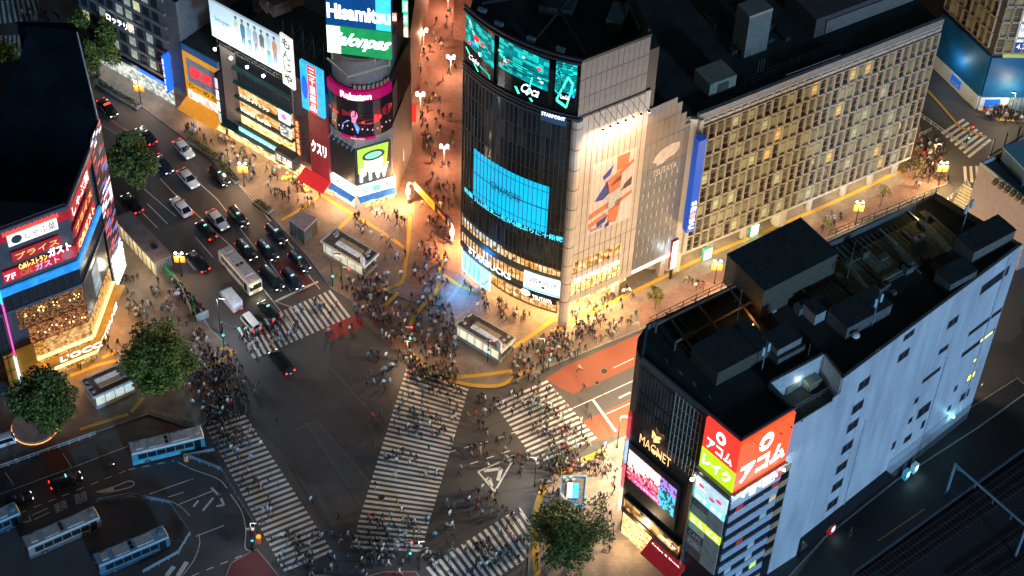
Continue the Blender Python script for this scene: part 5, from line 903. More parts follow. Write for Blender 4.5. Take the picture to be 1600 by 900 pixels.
# roof scaffold of lattice behind
m = MB()
for i in range(5):
    for j in range(3):
        a = Vector((*av(um1-4+i*2.2, -3-j*2), zR)); m.tube(a, a+Vector((0, 0, 9-j*1.5)), .09, DARK, 4)
        m.tube(a, Vector((*av(um1-4+(i+1)*2.2, -3-j*2), zR+4)), .06, DARK, 4); m.tube(a+Vector((0, 0, 4)), Vector((*av(um1-4+(i+1)*2.2, -3-j*2), zR+8)), .06, DARK, 4)
m.build('roof_lattice', rbk)
for x, y in ((425, 8), (455, 4), (436, 14)): p = at(x, y, 24); m = MB(); m.box((p.x, p.y, 25), (3.4, 2.6, 2.4), M('roof_unit_brown', (.13, .07, .05), .8), .6); m.build('roof_unit', rbk)
# cream upright sign, blue/red sign, red drugstore wall
p = AV.P(um1+.2, 0, 1.2); s4 = empty('cream_upright_sign', (p.x, p.y, 12), 'tall cream upright sign with black brushed hiragana', 'sign'); u_ = um1+.1
ES = Surf(AV.P(u_-1.2, 0, .9).xy, AV.P(u_+1.5, 0, 1.2).xy); z0_, z1_ = ES.px(469, 148)[1], ES.px(467, 72)[1]; m = MB(); panel(m, ES, (0, ES.L, z0_, z1_), -.4, 0, glow((.85, .82, .68), .95, .05)); h1 = m.build('housing', s4); m = MB(); text(m, ES, (.4, ES.L-.35, z0_+.5, z1_-.2), .02, 'もんじゃ', M('print_black', (.01, .01, .01), .5), .02, vertical=True); m.build('sign_lettering', s4)
drug = empty('drugstore_building', (*av(um1+4.5, -5), 0), 'slim building with a tall dark red wall sign and red awning', 'building'); ud0, ud1 = um1+.3, uat(521, 305); block(drug, ud0, ud1, 23, M('drug_wall', (.10, .06, .06), .6), 14)
ur0 = uat(487, 286); m = MB(); r = AV.rect((484, 168), (517, 182), (522, 291), (492, 272)); panel(m, AV, (r[0], ud1-.1, 3.4, r[3]), .2, .6, M('drug_red', (.26, .022, .03), .45, emit=.28, var=.2, scale=.6)); dr = m.build('red_wall_sign', drug)
z_ = (r[2]+r[3])/2; m = MB(); text(m, AV, (r[0]+.3, ud1-.5, z_-1.6, z_+1.2), .63, 'クスリ', glow((1., .97, .92), 2.4), .04); m.build('sign_lettering', dr)
s5 = empty('blue_red_upright_sign', (*av(r[0], .9), 14), 'upright lit sign half blue half red with white characters', 'sign'); BR_ = Surf(AV.P(r[0]-.9, 0, .9).xy, AV.P(ud1-.3, 0, .9).xy); z0_, z1_ = BR_.px(494, 175)[1]-.6, BR_.px(494, 108)[1]; m = MB(); panel(m, BR_, (0, BR_.L, z0_, z1_), -.5, 0, glow((.03, .4, .8), 1.2, .15)); hb = m.build('housing', s5); m = MB(); panel(m, BR_, (BR_.L*.34, BR_.L*.72, z0_, z1_), .0, .03, glow((.85, .06, .05), 1.3)); text(m, BR_, (BR_.L*.4, BR_.L*.68, z0_+.3, z1_-.3), .05, '三千里薬品', glow((1., .95, .9), 2.), .0, vertical=True); poly(m, BR_, (BR_.L*.02, BR_.L*.32, z0_+2, z1_-2.5), .02, ell(.5, .5, .45, .45), glow((.02, .12, .6), 1.)); m.build('sign_print', s5)
s6 = empty('orange_neon_sign', (*av(ud0+1.2, .8), 6), 'narrow glowing orange upright sign beside the red wall', 'sign'); uu = uat(473, 262); m = MB(); panel(m, AV, (uu-.4, uu+.6, 6, 14.5), .5, .8, M('neon_base', (.12, .02, .01), .5, emit=.5)); m.build('housing', s6); m = MB(); text(m, AV, (uu-.25, uu+.45, 6.3, 14.2), .83, '名代大衆酒場', glow((1., .35, .12), 3.), .01, vertical=True); m.build('sign_lettering', s6)
m = MB(); ua0, ua1 = uat(482, 284), ud1+.2; m.hexa([AV.P(ua0, 2.7, 2.8), AV.P(ua1, 2.7, 2.8), AV.P(ua1, 3.9, .6), AV.P(ua0, 3.9, .6), AV.P(ua0, 2.85, 2.8), AV.P(ua1, 2.85, 2.8), AV.P(ua1, 4.1, .6), AV.P(ua0, 4.1, .6)], M('awning_bright_red', (.6, .02, .02), .6, emit=.7)); m.build('awning', drug)
m = MB(); panel(m, AV, (ud0, ud1, .13, 3.4), .0, .1, SHOPY); m.build('shop_window', drug); lamp('awning_bulb', drug, AV.P((ud0+ud1)/2, 2.5, 2.0), 1200, (1., .62, .32), .5)
m = MB(); [m.ball(AV.P(ud0-2+random.random()*6, .35+random.random()*.5, 1+random.random()*1.6), .3, random.choice((glow((.9, .5, .1), .6), glow((.8, .7, .3), .5), glow((.5, .1, .08), .4))), 6, 4) for i in range(26)]; m.build('street_goods', drug)
# corner building with curved screen
cb_ = empty('screen_corner_building', (-26, 238, 0), 'corner bookshop building with curved video screen and two stacked rooftop screens', 'building')
c0, c1, c2 = at(521, 305).xy, at(559, 328.5).xy, at(616, 312).xy
CF1, CF2 = Surf(c0, c1), Surf(c1, c2); CV = Surf(c0, c2, 3.1)
STN = M('corner_stone', (.30, .27, .23), .6, var=.12)
wallmass('lower_wall', cb_, [c0, c1, c2, (-18.5, 246), (-34, 248)], 0, 17.2, STN, ROOFGREY)
arcp = [CV.P(CV.L*i/14, 0, -.5).xy for i in range(15)]
wallmass('upper_wall', cb_, [tuple(p) for p in arcp]+[(-18.5, 245), (-33, 247)], 17.2, 26.6, DARK, ROOFGREY)
ar2 = [CV.P(CV.L*i/14, 0, -.9).xy for i in range(15)]
wallmass('roof_drum', cb_, [tuple(p) for p in ar2]+[(-19.5, 244), (-32, 246)], 26.6, 32.6, M('drum_brown', (.2, .165, .145), .6, var=.15), M('drum_floor', (.2, .13, .1), .8))
m = MB(); panel(m, CV, (.1, CV.L-.1, 16.9, 24.6), -.5, .1, M('video_dark', (.006, .006, .012), .3, emit=.05)); vs1 = m.build('screen', cb_)
r = (.1, CV.L-.1, 16.9, 24.6); m = MB(); SKN = glow((.75, .2, .3), 1.1); RG = glow((.8, .03, .03), 1.2); DR_ = glow((.25, .01, .02), .5)
for (x, y, a, h_, mm_) in ((.22, .62, .16, .1, DR_), (.62, .5, .2, .12, RG), (.62, .62, .28, .1, DR_), (.9, .62, .08, .14, DR_), (.13, .55, .1, .05, RG), (.66, .42, .12, .06, RG), (.96, .66, .03, .06, RG)): poly(m, CV, r, .115, ell(x, y, a, h_, 18), mm_)
poly(m, CV, r, .125, [(.27, .12), (.5, .1), (.52, .26), (.46, .42), (.36, .44), (.29, .3)], glow((.12, .25, .6), 1.1)); poly(m, CV, r, .13, [(.42, .4), (.47, .4), (.475, .5), (.42, .5)], SKN); poly(m, CV, r, .132, ell(.455, .6, .045, .13, 12), SKN); poly(m, CV, r, .134, ell(.435, .66, .05, .1, 12), glow((.12, .02, .06), .4))
for i in range(14): poly(m, CV, r, .12, ell(.1+.065*i, .18+.1*random.random(), .008, .025, 6), glow((.9, .4, .6), 1.6))
m.build('screen_picture', vs1)
m = MB(); panel(m, CV, (.1, CV.L-.1, 24.7, 26.7), -.5, .12, glow((.28, .0, .06), .9, .1)); fs_ = m.build('fascia', cb_); m = MB(); text(m, CV, (CV.L*.28, CV.L*.68, 25.0, 26.3), .16, 'Rakuten', glow((1., .98, .98), 3.), .03); panel(m, CV, (CV.L*.38, CV.L*.58, 24.8, 24.9), .13, .16, glow((1., .95, .95), 2.)); m.build('sign_lettering', fs_)
m = MB(); panel(m, CV, (CV.L*.25, CV.L*.72, 16.2, 16.8), -.4, .1, glow((.4, .0, .08), .8)); text(m, CV, (CV.L*.4, CV.L*.58, 16.35, 16.65), .12, 'Rakuten Mobile', glow((1., .9, .9), 1.2), .0); m.build('caption_band', cb_)
m = MB(); [panel(m, CV, (CV.L*x, CV.L*x+.5, 26.7, 27.5), -.6, -.4, M('roof_block', (.35, .24, .15), .7)) for x in np.linspace(.45, .95, 9)]; m.tube(CV.P(.5, 27.6, -.2), CV.P(CV.L-.5, 27.6, -.2), .06, DARK, 4); m.build('roof_edge_blocks', cb_)
# dark panel left, lit game advert right
z0_, z1_ = 6.0, 14.2
m = MB(); panel(m, CF1, (.4, CF1.L-.05, z0_, z1_), .0, .25, M('panel_dark_teal', (.01, .025, .03), .35)); m.build('dark_screen', cb_)
m = MB(); panel(m, CF2, (.05, CF2.L-.5, z0_, z1_), .0, .25, M('panel_dark_teal', (.01, .025, .03), .35)); adv = m.build('screen', cb_)
r = (.25, CF2.L-.8, z0_+.2, z1_-.2); m = MB(); GRN = glow((.3, .65, .05), 1.1); poly(m, CF2, r, .26, [(0, .3), (.9, .3), (.98, 1), (0, 1)], GRN); poly(m, CF2, r, .265, [(.05, .3), (.0, .0), (1, .0), (1, .34), (.8, .28), (.5, .2)], glow((.02, .06, .07), .3)); poly(m, CF2, r, .27, ell(.5, .52, .3, .28, 18), glow((1., .8, .68), 2.)); poly(m, CF2, r, .275, ell(.5, .74, .36, .15, 18), glow((.03, .05, .06), .3)); poly(m, CF2, r, .28, ell(.5, .74, .27, .09, 18), glow((.15, .6, .35), 1.2)); text(m, CF2, (r[0]+.3, r[1]-.2, r[2]+.3, r[2]+3.4), .285, 'PTW', glow((1., 1., 1.), 3.6), .05); m.build('screen_picture', adv)
m = MB(); [m.tube(s.P(u_, z1_+.9, .1), s.P(u_, z1_+.2, 1.0), .03, STEEL, 4) for s in (CF1, CF2) for u_ in np.arange(.6, s.L, 1.)]; m.tube(CF1.P(.3, z1_+.5, .7), CF1.P(CF1.L, z1_+.5, .7), .04, STEEL, 4); m.tube(CF2.P(.3, z1_+.5, .7), CF2.P(CF2.L, z1_+.5, .7), .04, STEEL, 4); m.build('lamp_rail', cb_)
for s, t in ((CF1, '大盛'), (CF2, '堂書店')):
    m = MB(); panel(m, s, (.1, s.L+.05, 3.6, 5.6), .0, .5, glow((.85, .95, 1.), 1.7, .04)); so = m.build('sign_panel', cb_); m = MB(); text(m, s, (.6, s.L-.5, 3.9, 5.3), .53, t, glow((.03, .3, .75), .9), .03); m.build('sign_lettering', so)
    m = MB(); m.hexa([s.P(0, 2.9, 1.5), s.P(s.L, 2.9, 1.5), s.P(s.L, 3.4, .1), s.P(0, 3.4, .1), s.P(0, 3.0, 1.5), s.P(s.L, 3.0, 1.5), s.P(s.L, 3.6, .1), s.P(0, 3.6, .1)], M('awning_blue', (.03, .16, .4), .6, emit=.3)); m.build('awning', cb_)
m = MB(); panel(m, CF2, (1.2, CF2.L-.8, .13, 2.9), .0, .05, SHOPY); m.build('shop_window', cb_); m = MB(); panel(m, CF1, (.3, CF1.L-.6, .13, 2.9), .0, .05, M('shutter_white', (.6, .58, .52), .6)); m.build('shutter', cb_)
m = MB(); q = CF2.P(2.9, 0, 1.6); m.box((q.x, q.y, .15), (1.8, 1.6, .03), M('door_mat', (.2, .24, .27), .8), -.2); m.build('entrance_mat', cb_)
for s in (CF1, CF2): [lamp('awning_bulb', cb_, s.P(s.L*f_, 2.7, 1.9), 900, (1., .62, .36), .4) for f_ in (.3, .75)]
# stacked rooftop screens
sb0, sb1 = at(512, 160, 28), at(611, 166, 28)
RS = Surf((sb0.x-.4, sb0.y+6.5), (sb1.x-.2, sb1.y+5.5)); zq = lambda x, y: RS.px(x, y)[1]
za, zb2, zc2 = zq(512, 83), zq(560, 42), 47
ta = empty('rooftop_screen_tower', ((sb0.x+sb1.x)/2, (sb0.y+sb1.y)/2, 31.6), 'two stacked rooftop advertising screens, navy above green', 'billboard')
lo, mid, hi = (RS.px(512, 82)[1]+RS.px(609, 91)[1])/2, (RS.px(512, 40)[1]+RS.px(609, 47)[1])/2, (RS.px(511, -4)[1]+RS.px(609, -2)[1])/2+1.5
m = MB(); panel(m, RS, (0, RS.L, lo-.2, hi+.2), -1.0, -.1, M('tower_frame', (.1, .13, .1), .6)); m.build('frame', ta)
m = MB(); panel(m, RS, (0, RS.L, lo, mid-.12), -.1, .1, glow((.01, .25, .07), .95, .15)); g1 = m.build('screen', ta)
m = MB(); panel(m, RS, (0, RS.L*.21, lo, mid-.12), .1, .12, glow((.8, .95, .8), 1.6)); text(m, RS, (RS.L*.06, RS.L*.97, lo+1.0, mid-1.2), .14, 'Salonpas', glow((1., 1., 1.), 3.), .03, 1.); m.build('screen_lettering', g1)
m = MB(); panel(m, RS, (0, RS.L, mid+.12, hi), -.1, .1, glow((.0, .05, .18), .9, .15)); g2_ = m.build('screen', ta)
m = MB(); panel(m, RS, (RS.L*.77, RS.L, mid+.12, hi), .1, .12, glow((.05, .5, .8), 1.3)); text(m, RS, (RS.L*.02, RS.L*.99, mid+1.4, mid+(hi-mid)*.6), .14, 'Hisamitsu', glow((1., 1., 1.), 3.), .035); m.build('screen_lettering', g2_)
m = MB()
for u_ in np.linspace(.5, RS.L-.5, 5): m.tube(RS.P(u_, 31, -.6), RS.P(u_, lo, -.5), .16, M('frame_tan', (.4, .3, .2), .6), 5)
for k in range(4): m.tube(RS.P(.5+k*2.4, 31.6, -.6), RS.P(2.9+k*2.4, lo, -.6), .12, M('frame_tan', (.4, .3, .2), .6), 5)
m.tube(RS.P(.2, 32.9, 1.6), RS.P(RS.L*.42, 32.9, 5.4), .2, M('frame_tan', (.4, .3, .2), .6), 5); m.tube(RS.P(RS.L*.42, 32.9, 5.4), RS.P(RS.L-.3, 32.9, 1.4), .2, M('frame_tan', (.4, .3, .2), .6), 5); m.build('support_legs', ta)
# pedestrian street: sign columns right of the corner building
pb = empty('shopping_street_building', at(622, 240), 'slim shop building with stacked red and orange upright signs on the pedestrian street', 'building')
g0, g1_ = at(617, 306).xy, at(632, 190).xy; PS = Surf(at(616, 306).xy, at(640, 180).xy)
wallmass('wall', pb, [g0, PS.B, (PS.B.x+2, PS.B.y+40), (-32, 290), (-30, 246), (-19, 246)], 0, 24, M('street_wall', (.2, .13, .11), .7), ROOFING)
rr = random.Random(11)
for k, (x0, y0, x1, y1) in enumerate(((613, 100, 622, 260), (626, 85, 638, 190), (614, 20, 622, 95), (628, 0, 638, 80), (622, 110, 627, 250))):
    xm = (x0+x1)/2; gq = at(xm+3, 262 if k in (0, 2, 4) else 225); fs2 = Surf((gq.x-(x1-x0)/19, gq.y), (gq.x+(x1-x0)/19, gq.y)); za_ = fs2.px(xm, y1)[1]; zb_ = fs2.px(xm, y0)[1]
    so = empty('upright_shop_sign', (gq.x, gq.y, za_), ('tall glowing orange upright sign nearest the bookshop', 'tall orange upright sign over the pedestrian street with red base', 'upper pink upright sign beside the navy rooftop screen', 'green topped upright sign high over the pedestrian street', 'thin pale steel upright sign between the glowing ones')[k], 'sign')
    m = MB(); panel(m, fs2, (0, fs2.L, za_, zb_), -.6, 0, M('sign_case', (.2, .12, .1), .5)); m.build('housing', so); n_ = max(3, int((zb_-za_)/2.2))
    for i in range(n_):
        c = rr.choice(((1., .45, .15), (1., .6, .3), (.95, .25, .15), (1., .8, .6))) if k in (0, 1) else ((.85, .35, .3) if k == 2 else ((.1, .7, .4) if i > n_-3 else (.75, .5, .35)) if k == 3 else (.35, .32, .33))
        m = MB(); h_ = (zb_-za_)/n_; panel(m, fs2, (.06, fs2.L-.06, za_+i*h_+.08, za_+(i+1)*h_-.08), .0, .05, glow(c, 1.5 if k < 4 else .2)); text(m, fs2, (.15, fs2.L-.15, za_+i*h_+.4, za_+(i+1)*h_-.4), .06, rr.choice(('酒', '肉', '鳥', '丼', '焼', '寿')), glow((1., .9, .75), 2.2), .0); m.build('sign_panel', so)
q = at(640, 192); fl = empty('red_banner', (q.x, q.y, 4), 'large red cloth banner hanging over the pedestrian street', 'banner'); m = MB(); p0 = at(645, 165, 7); m.hexa([(p0.x-.6, p0.y, 3.4), (p0.x+.5, p0.y, 3.0), (p0.x+.5, p0.y+.06, 3.0), (p0.x-.6, p0.y+.06, 3.4), (p0.x-.6, p0.y, 7.4), (p0.x+.6, p0.y, 7.2), (p0.x+.6, p0.y+.06, 7.2), (p0.x-.6, p0.y+.06, 7.4)], glow((.75, .04, .03), .8)); m.build('cloth', fl); m = MB(); m.tube((p0.x-.7, p0.y, 7.5), (p0.x+.7, p0.y, 7.3), .04, STEEL); m.build('rod', fl)
p0 = at(628, 246, 4); s7 = empty('small_cyan_sign', (p0.x, p0.y, 3), 'small upright cyan sign at the corner of the bookshop', 'sign'); m = MB(); m.box((p0.x, p0.y, 4.6), (.7, .2, 2.6), glow((.2, .6, .8), 1.1), 0); m.build('housing', s7); m = MB(); text(m, Surf((p0.x-.35, p0.y-.12), (p0.x+.35, p0.y-.12)), (.15, .55, 3.5, 5.7), .01, '地下書店', WHITE, .0, vertical=True); m.build('sign_lettering', s7)
# far side of the pedestrian street: balconies beside the tower
fb = empty('balcony_building', at(715, 10), 'narrow pinkish building with rows of balcony rails beyond the glass tower', 'building'); q0 = at(708, 62); m = MB(); m.prism([(q0.x, q0.y), (q0.x+12, q0.y-2), (q0.x+14, q0.y+30), (q0.x+1.2, q0.y+40)], 0, 14, M('pink_tile', (.35, .2, .16), .7), ROOFING); m.build('wall', fb)
for k in range(6): m = MB(); m.box((q0.x-.1, q0.y+1+k*3.2, 12.4), (.9, 2.2, .5), M('balcony_tan', (.45, .25, .17), .7)); m.build('balcony', fb)
# ---------------------------------------------------------------- far store with blue hoarding
fsb = empty('hoarded_store', at(1560, 60), 'department store corner wrapped in blue and white building hoarding', 'building')
h0, h1, h2 = at(1455, 100).xy, at(1527, 170).xy, at(1680, 172).xy
H1, H2 = Surf(h0, h1), Surf(h1, h2)
wallmass('wall', fsb, [h0, h1, h2, (140, 300), (70, 300)], 0, 30, STONE_D, ROOFING)
for s in (H1, H2):
    m = MB(); panel(m, s, (0, s.L, 3.2, 12.5), .0, .5, M('hoarding_blue', (.004, .09, .22), .55, var=.25, scale=.3)); m.build('blue_hoarding', fsb)
    m = MB(); panel(m, s, (0, s.L, .13, 3.2), .0, .55, M('hoarding_white', (.62, .66, .66), .5, var=.06)); m.build('white_hoarding', fsb)
    nW = int(s.L/1.6)
    for j in range(4):
        for i in range(nW): put('window', wm[random.choice((0, 1, 2, 2, 5))], s, (i+.5)*1.62, 15.2+j*hz, .1, fsb)
for s, u_ in ((H1, H1.L*.55), (H2, 2.2)): m = MB(); panel(m, s, (u_-1.4, u_+1.4, .8, 2.8), .56, .6, glow((.01, .12, .5), .7)); so = m.build('poster', fsb); m = MB(); text(m, s, (u_-1.0, u_+1.0, 1.1, 1.6), .62, 'LOFT 工事中', WHITE, .0); m.build('poster_lettering', so)
r = (H2.L*.18, H2.L*.55, 14.0, 23); m = MB(); panel(m, H2, r, .2, .4, glow((.6, .68, .72), .7)); so = m.build('billboard_panel', fsb); m = MB(); panel(m, H2, (r[0], r[1], 14, 16), .41, .43, glow((.02, .05, .25), .7)); text(m, H2, (r[0]+.5, r[1]-.3, 14.5, 15.6), .45, '4.27→5.12', glow((.9, .95, 1.), 1.2), .0); text(m, H2, (r[0]+.4, r[1]-.3, 18.4, 19.3), .43, 'ULTRAMARINE', M('print_dark', (.05, .06, .08), .5)); poly(m, H2, (r[0]+.4, r[1]-.4, 20, 22.8), .43, [(0, 0), (1, .1), (1, 1), (.3, .9)], glow((.1, .05, .35), .6)); m.build('billboard_print', so)
lamp('hoarding_lamp', fsb, H1.P(H1.L*.55, 6.5, 2.2), 420, (.65, .9, 1.), .3); m = MB(); panel(m, H2, (H2.L*.1, H2.L*.7, 12.6, 13.4), .0, .6, glow((.35, .4, .12), .4)); m.build('lit_ledge', fsb)
m = MB(); [panel(m, H2, (u_, u_+.5, .2, 3.4), .56, .8, M('gate_pleat', (.2, .3, .3), .5)) for u_ in np.arange(5.2, 9, .75)]; m.build('pleated_gate', fsb)
# ---------------------------------------------------------------- station-side annexe at the right edge
an = empty('pink_annexe', at(1560, 330), 'pinkish annexe with planted roof terrace at the right edge', 'building')
z_ = 14; A_ = [at(*p, z_).xy for p in ((1530, 258), (1618, 330), (1700, 290), (1640, 210))]; m = MB(); m.prism(A_, 0, z_, M('annexe_pink', (.36, .27, .24), .7, var=.1), ROOFGREY); m.build('wall', an)
for p_, q_ in zip(A_, A_[1:]+A_[:1]): s_ = Surf(p_, q_); m = MB(); panel(m, s_, (0, s_.L, z_, z_+.8), -.3, -.02, M('annexe_rim', (.35, .34, .3), .7)); m.build('parapet', an)
m = MB(); p = at(1590, 262, z_); m.box((p.x+2, p.y, z_+1.8), (8, 6, 3.6), M('annexe_blue', (.05, .09, .13), .6), .5); m.build('roof_room', an); m = MB(); m.box((p.x+2, p.y, z_+3.7), (8.4, 6.4, .2), M('annexe_bluetop', (.2, .36, .42), .6), .5); m.build('roof_top', an)
m = MB()
for k in range(6): p = at(1555+k*9, 285+k*6, z_+.5); m.box((p.x, p.y, z_+.5), (1., .6, .7), M('planter_brown', (.2, .11, .08), .8), .6); m.ball((p.x, p.y, z_+1.), .4, M('planter_leaf', (.06, .08, .02), .8), 6, 4)
m.build('planter', an)
wk = empty('footbridge_frame', at(1560, 230), 'dark steel footbridge frame in front of the pink annexe', 'footbridge'); m = MB()
for k in range(3): m.tube(at(1545, 245+k*8, 9), at(1625, 195+k*10, 9), .2, M('bridge_olive', (.2, .19, .12), .6), 5)
for k in range(4): p = at(1548+k*20, 240-k*10, 9); m.tube(p, p+Vector((0, 0, 3.2)), .18, DARK, 5); m.tube(p-Vector((0, 0, 9)), p, .25, DARK, 6)
m.build('frame', wk); m = MB(); m.prism([at(*p, 9).xy for p in ((1548, 252), (1630, 203), (1650, 222), (1566, 272))], 8.6, 8.9, M('bridge_deck', (.1, .1, .1), .8)); m.build('deck', wk)
st = empty('subway_stair', at(1500, 310), 'lit stairway with railings going down behind the corner building', 'stairway'); z_ = 0
for k in range(14):
    a, c = at(1472+k*2.2, 345-k*3.6), at(1500+k*2.2, 360-k*3.6); n_ = (c-a).normalized(); d_ = Vector((-n_.y, n_.x, 0)); m = MB(); m.hexa([(*(p).xy, zz) for zz in (-.2, .14+k*.09) for p in (a, c, c+d_*.5, a+d_*.5)], M('step_stone', (.42, .38, .28), .7)); m.build('step', st)
m = MB()
for k in range(2):
    A_, B_ = (at(1462, 338), at(1508, 290)) if k == 0 else (at(1508, 290), at(1532, 340)); 
    for zz in (.6, 1.1, 1.6): m.tube(A_+Vector((0, 0, zz)), B_+Vector((0, 0, zz)), .06, STEEL, 5)
    for t in np.linspace(0, 1, 6): p = A_.lerp(B_, t); m.tube(p, p+Vector((0, 0, 1.6)), .05, STEEL, 5)
m.build('railing', st); lamp('stair_lamp', st, at(1505, 318, 3), 350, (1., .85, .5), .4); lamp('stair_lamp', st, at(1472, 345, 2.5), 260, (1., .6, .2), .4)
# ================================================================ VEHICLES
GLS = glass('car_glass', (.01, .014, .017), .08); TYRE = M('tyre', (.015, .015, .015), .8); RIMM = M('wheel_rim', (.35, .35, .36), .3, .8); HEADL = glow((1., .95, .85), 2.2); TAILL = glow((1., .02, .015), 5.); PLATE = M('number_plate', (.6, .62, .55), .5); TRIM = M('car_trim', (.02, .02, .02), .5)
def paint(name, c, rough=.22): 
    m = M(name, c, rough, 0, .05, 1, spec=.6); m.node_tree.nodes['Principled BSDF'].inputs['Coat Weight'].default_value = .5; return m
CARBLACK = paint('car_black', (.010, .011, .014)); CARNAVY = paint('car_deep_indigo', (.012, .016, .035)); CARWHITE = paint('car_white', (.72, .71, .68)); CARSILVER = paint('car_silver', (.3, .31, .32)); CARGREY = paint('car_grey', (.1, .105, .11))
def loft(mb, st, m):
    """st: stations (x, half width, z bottom, z belt, z top, half width at top)"""
    n = 10; vs = []
    for x, w, zb, zl, zt, wt in st:
        vs += [(x, -w*.9, zb), (x, -w, zb+.12), (x, -w, zl-.12), (x, -w*.97, zl), (x, -wt, zt-.04), (x, -wt*.75, zt), (x, wt*.75, zt), (x, wt, zt-.04), (x, w*.97, zl), (x, w, zl-.12), (x, w, zb+.12), (x, w*.9, zb)]
    k = 12; fs = []
    for i in range(len(st)-1):
        for j in range(k): fs.append((i*k+j, (i+1)*k+j, (i+1)*k+(j+1) % k, i*k+(j+1) % k))
    fs += [tuple(range(k)), tuple(range((len(st)-1)*k, len(st)*k))[::-1]]
    return mb.add(vs, fs, m)
def wheel(mb, x, y, r, w=.2):
    mb.tube((x, y-w/2, r), (x, y+w/2, r), r, TYRE, 12); s = 1 if y > 0 else -1; mb.tube((x, y+s*(w/2), r), (x, y+s*(w/2+.015), r), r*.62, RIMM, 10)
CARS = {}
def car_proto(kind, pm_):
    key = (kind, pm_.name)
    if key in CARS: return CARS[key]
    L, W = {'sedan': (4.7, 1.78), 'taxi': (4.4, 1.70), 'van': (4.9, 1.85), 'kei': (3.6, 1.55)}[kind]; w = W/2; h = {'sedan': 1.45, 'taxi': 1.72, 'van': 1.9, 'kei': 1.85}[kind]; bz = .82 if kind == 'sedan' else .98
    if kind == 'sedan': cab = [(-.44, .66, 0), (-.26, 0, 1), (.06, 0, 1), (.24, .62, 0)]; hood = .78
    elif kind == 'taxi': cab = [(-.49, .8, 0), (-.42, 0, 1), (.12, 0, 1), (.28, .8, 0)]; hood = .98
    elif kind == 'van': cab = [(-.495, .8, 0), (-.46, 0, 1), (.2, 0, 1), (.36, .8, 0)]; hood = 1.05
    else: cab = [(-.495, .8, 0), (-.47, 0, 1), (.36, 0, 1), (.47, .8, 0)]; hood = 1.0
    zt = [bz+.02, h, h, bz+.02]; wt = [w*.9, w*.76, w*.76, w*.9]
    st = [(-L/2, w*.82, .34, bz-.18, bz-.10, w*.72), (-L/2+.12, w*.95, .24, bz-.02, bz, w*.85)]
    if cab[0][0]*L > -L/2+.2: st.append((cab[0][0]*L, w, .2, bz, bz+.02, w*.88))
    st += [(cab[1][0]*L, w, .2, bz, h, w*.76), (0*L-.1, w, .2, bz, h+.02, w*.77), (cab[2][0]*L, w, .2, bz, h, w*.76), (cab[3][0]*L, w, .2, bz, bz+.03, w*.88), (L/2-.35, w*.97, .22, hood-.08, hood, w*.8), (L/2-.06, w*.86, .26, hood-.2, hood-.14, w*.7), (L/2, w*.78, .34, hood-.3, hood-.26, w*.6)]
    root = {}; parts = []
    b = MB(); loft(b, st, pm_); parts.append(('body', b, None))
    x0, x1, x2, x3 = [c_[0]*L for c_ in cab]; e = .012
    b = MB(); b.quad((x2+.04, -w*.70, h-.05+e), (x3-.05, -w*.82, bz+.06+e), (x3-.05, w*.82, bz+.06+e), (x2+.04, w*.70, h-.05+e), GLS); b.v = [(x+.03, y, z+.03) for x, y, z in b.v]; parts.append(('windscreen', b, None))
    b = MB(); xr = x0 if kind == 'sedan' else -L/2+.1; b.quad((x1-.02, w*.68, h-.06+e), (xr+.06, w*.78, bz+.08), (xr+.06, -w*.78, bz+.08), (x1-.02, -w*.68, h-.06+e), GLS); b.v = [(x-.05, y, z+.03) for x, y, z in b.v]; parts.append(('rear_window', b, None))
    for s in (-1, 1):
        b = MB(); q = [(x1+.05, s*(w*.76+.03), h-.14), (x2-.02, s*(w*.76+.03), h-.14), (x3-.2, s*(w*.955+.015), bz+.06), ((x0 if kind == 'sedan' else x1)+.16, s*(w*.955+.015), bz+.06)]; b.quad(*(q if s < 0 else q[::-1]), GLS); parts.append(('side_window', b, None))
        b = MB(); b.box((L/2-.16, s*w*.62, hood-.2), (.26, .36, .14), HEADL); parts.append(('headlight', b, None))
        b = MB(); b.box((-L/2+.03, s*w*.72, bz-.16), (.14, .3, .2), TAILL); parts.append(('taillight', b, None))
        b = MB(); b.box((x3-.35, s*(w+.09), bz+.05), (.14, .16, .12), pm_); parts.append(('mirror', b, None))
        for xx in (-L*.3, L*.31): b = MB(); wheel(b, xx, s*(w-.11), .31); parts.append(('wheel', b, None))
    b = MB(); b.box((L/2+.0, 0, .42), (.05, .34, .16), PLATE); parts.append(('number_plate', b, None)); b = MB(); b.box((-L/2, 0, .5), (.05, .34, .16), PLATE); parts.append(('number_plate', b, None))
    if kind == 'taxi': b = MB(); b.box((.1, 0, h+.1), (.2, .5, .16), glow((.3, .7, .6), 1.2)); parts.append(('roof_sign', b, None))
    out = []
    for nm, b, _ in parts:
        me = bpy.data.meshes.new(nm); me.from_pydata(b.v, [], b.f); [me.materials.append(x) for x in b.mats]; me.polygons.foreach_set('material_index', b.m); me.update()
        if nm == 'body': me.polygons.foreach_set('use_smooth', [True]*len(me.polygons)); me.set_sharp_from_angle(angle=.6)
        out.append((nm, me))
    CARS[key] = out; return out
AVD = (at(465, 470)-at(300, 285)); AVA = math.atan2(AVD.y, AVD.x)
def car(kind, pm_, x, y, ang, label, cat='car', group='cars on the avenue', lights=True, name='car'):
    p = at(x, y, .7); r = empty(name, (p.x, p.y, .012), label, cat, group, rz=ang); r.scale = (1.09, 1.06, 1.04)
    for nm, me in car_proto(kind, pm_):
        o = bpy.data.objects.new(nm, me); col.objects.link(o); o.parent = r
    return r
TO, AW = AVA, AVA+math.pi
pc = car('sedan', CARBLACK, 168, 168, TO, 'black and white police car with red roof light on the avenue', 'police car', None, name='police_car')
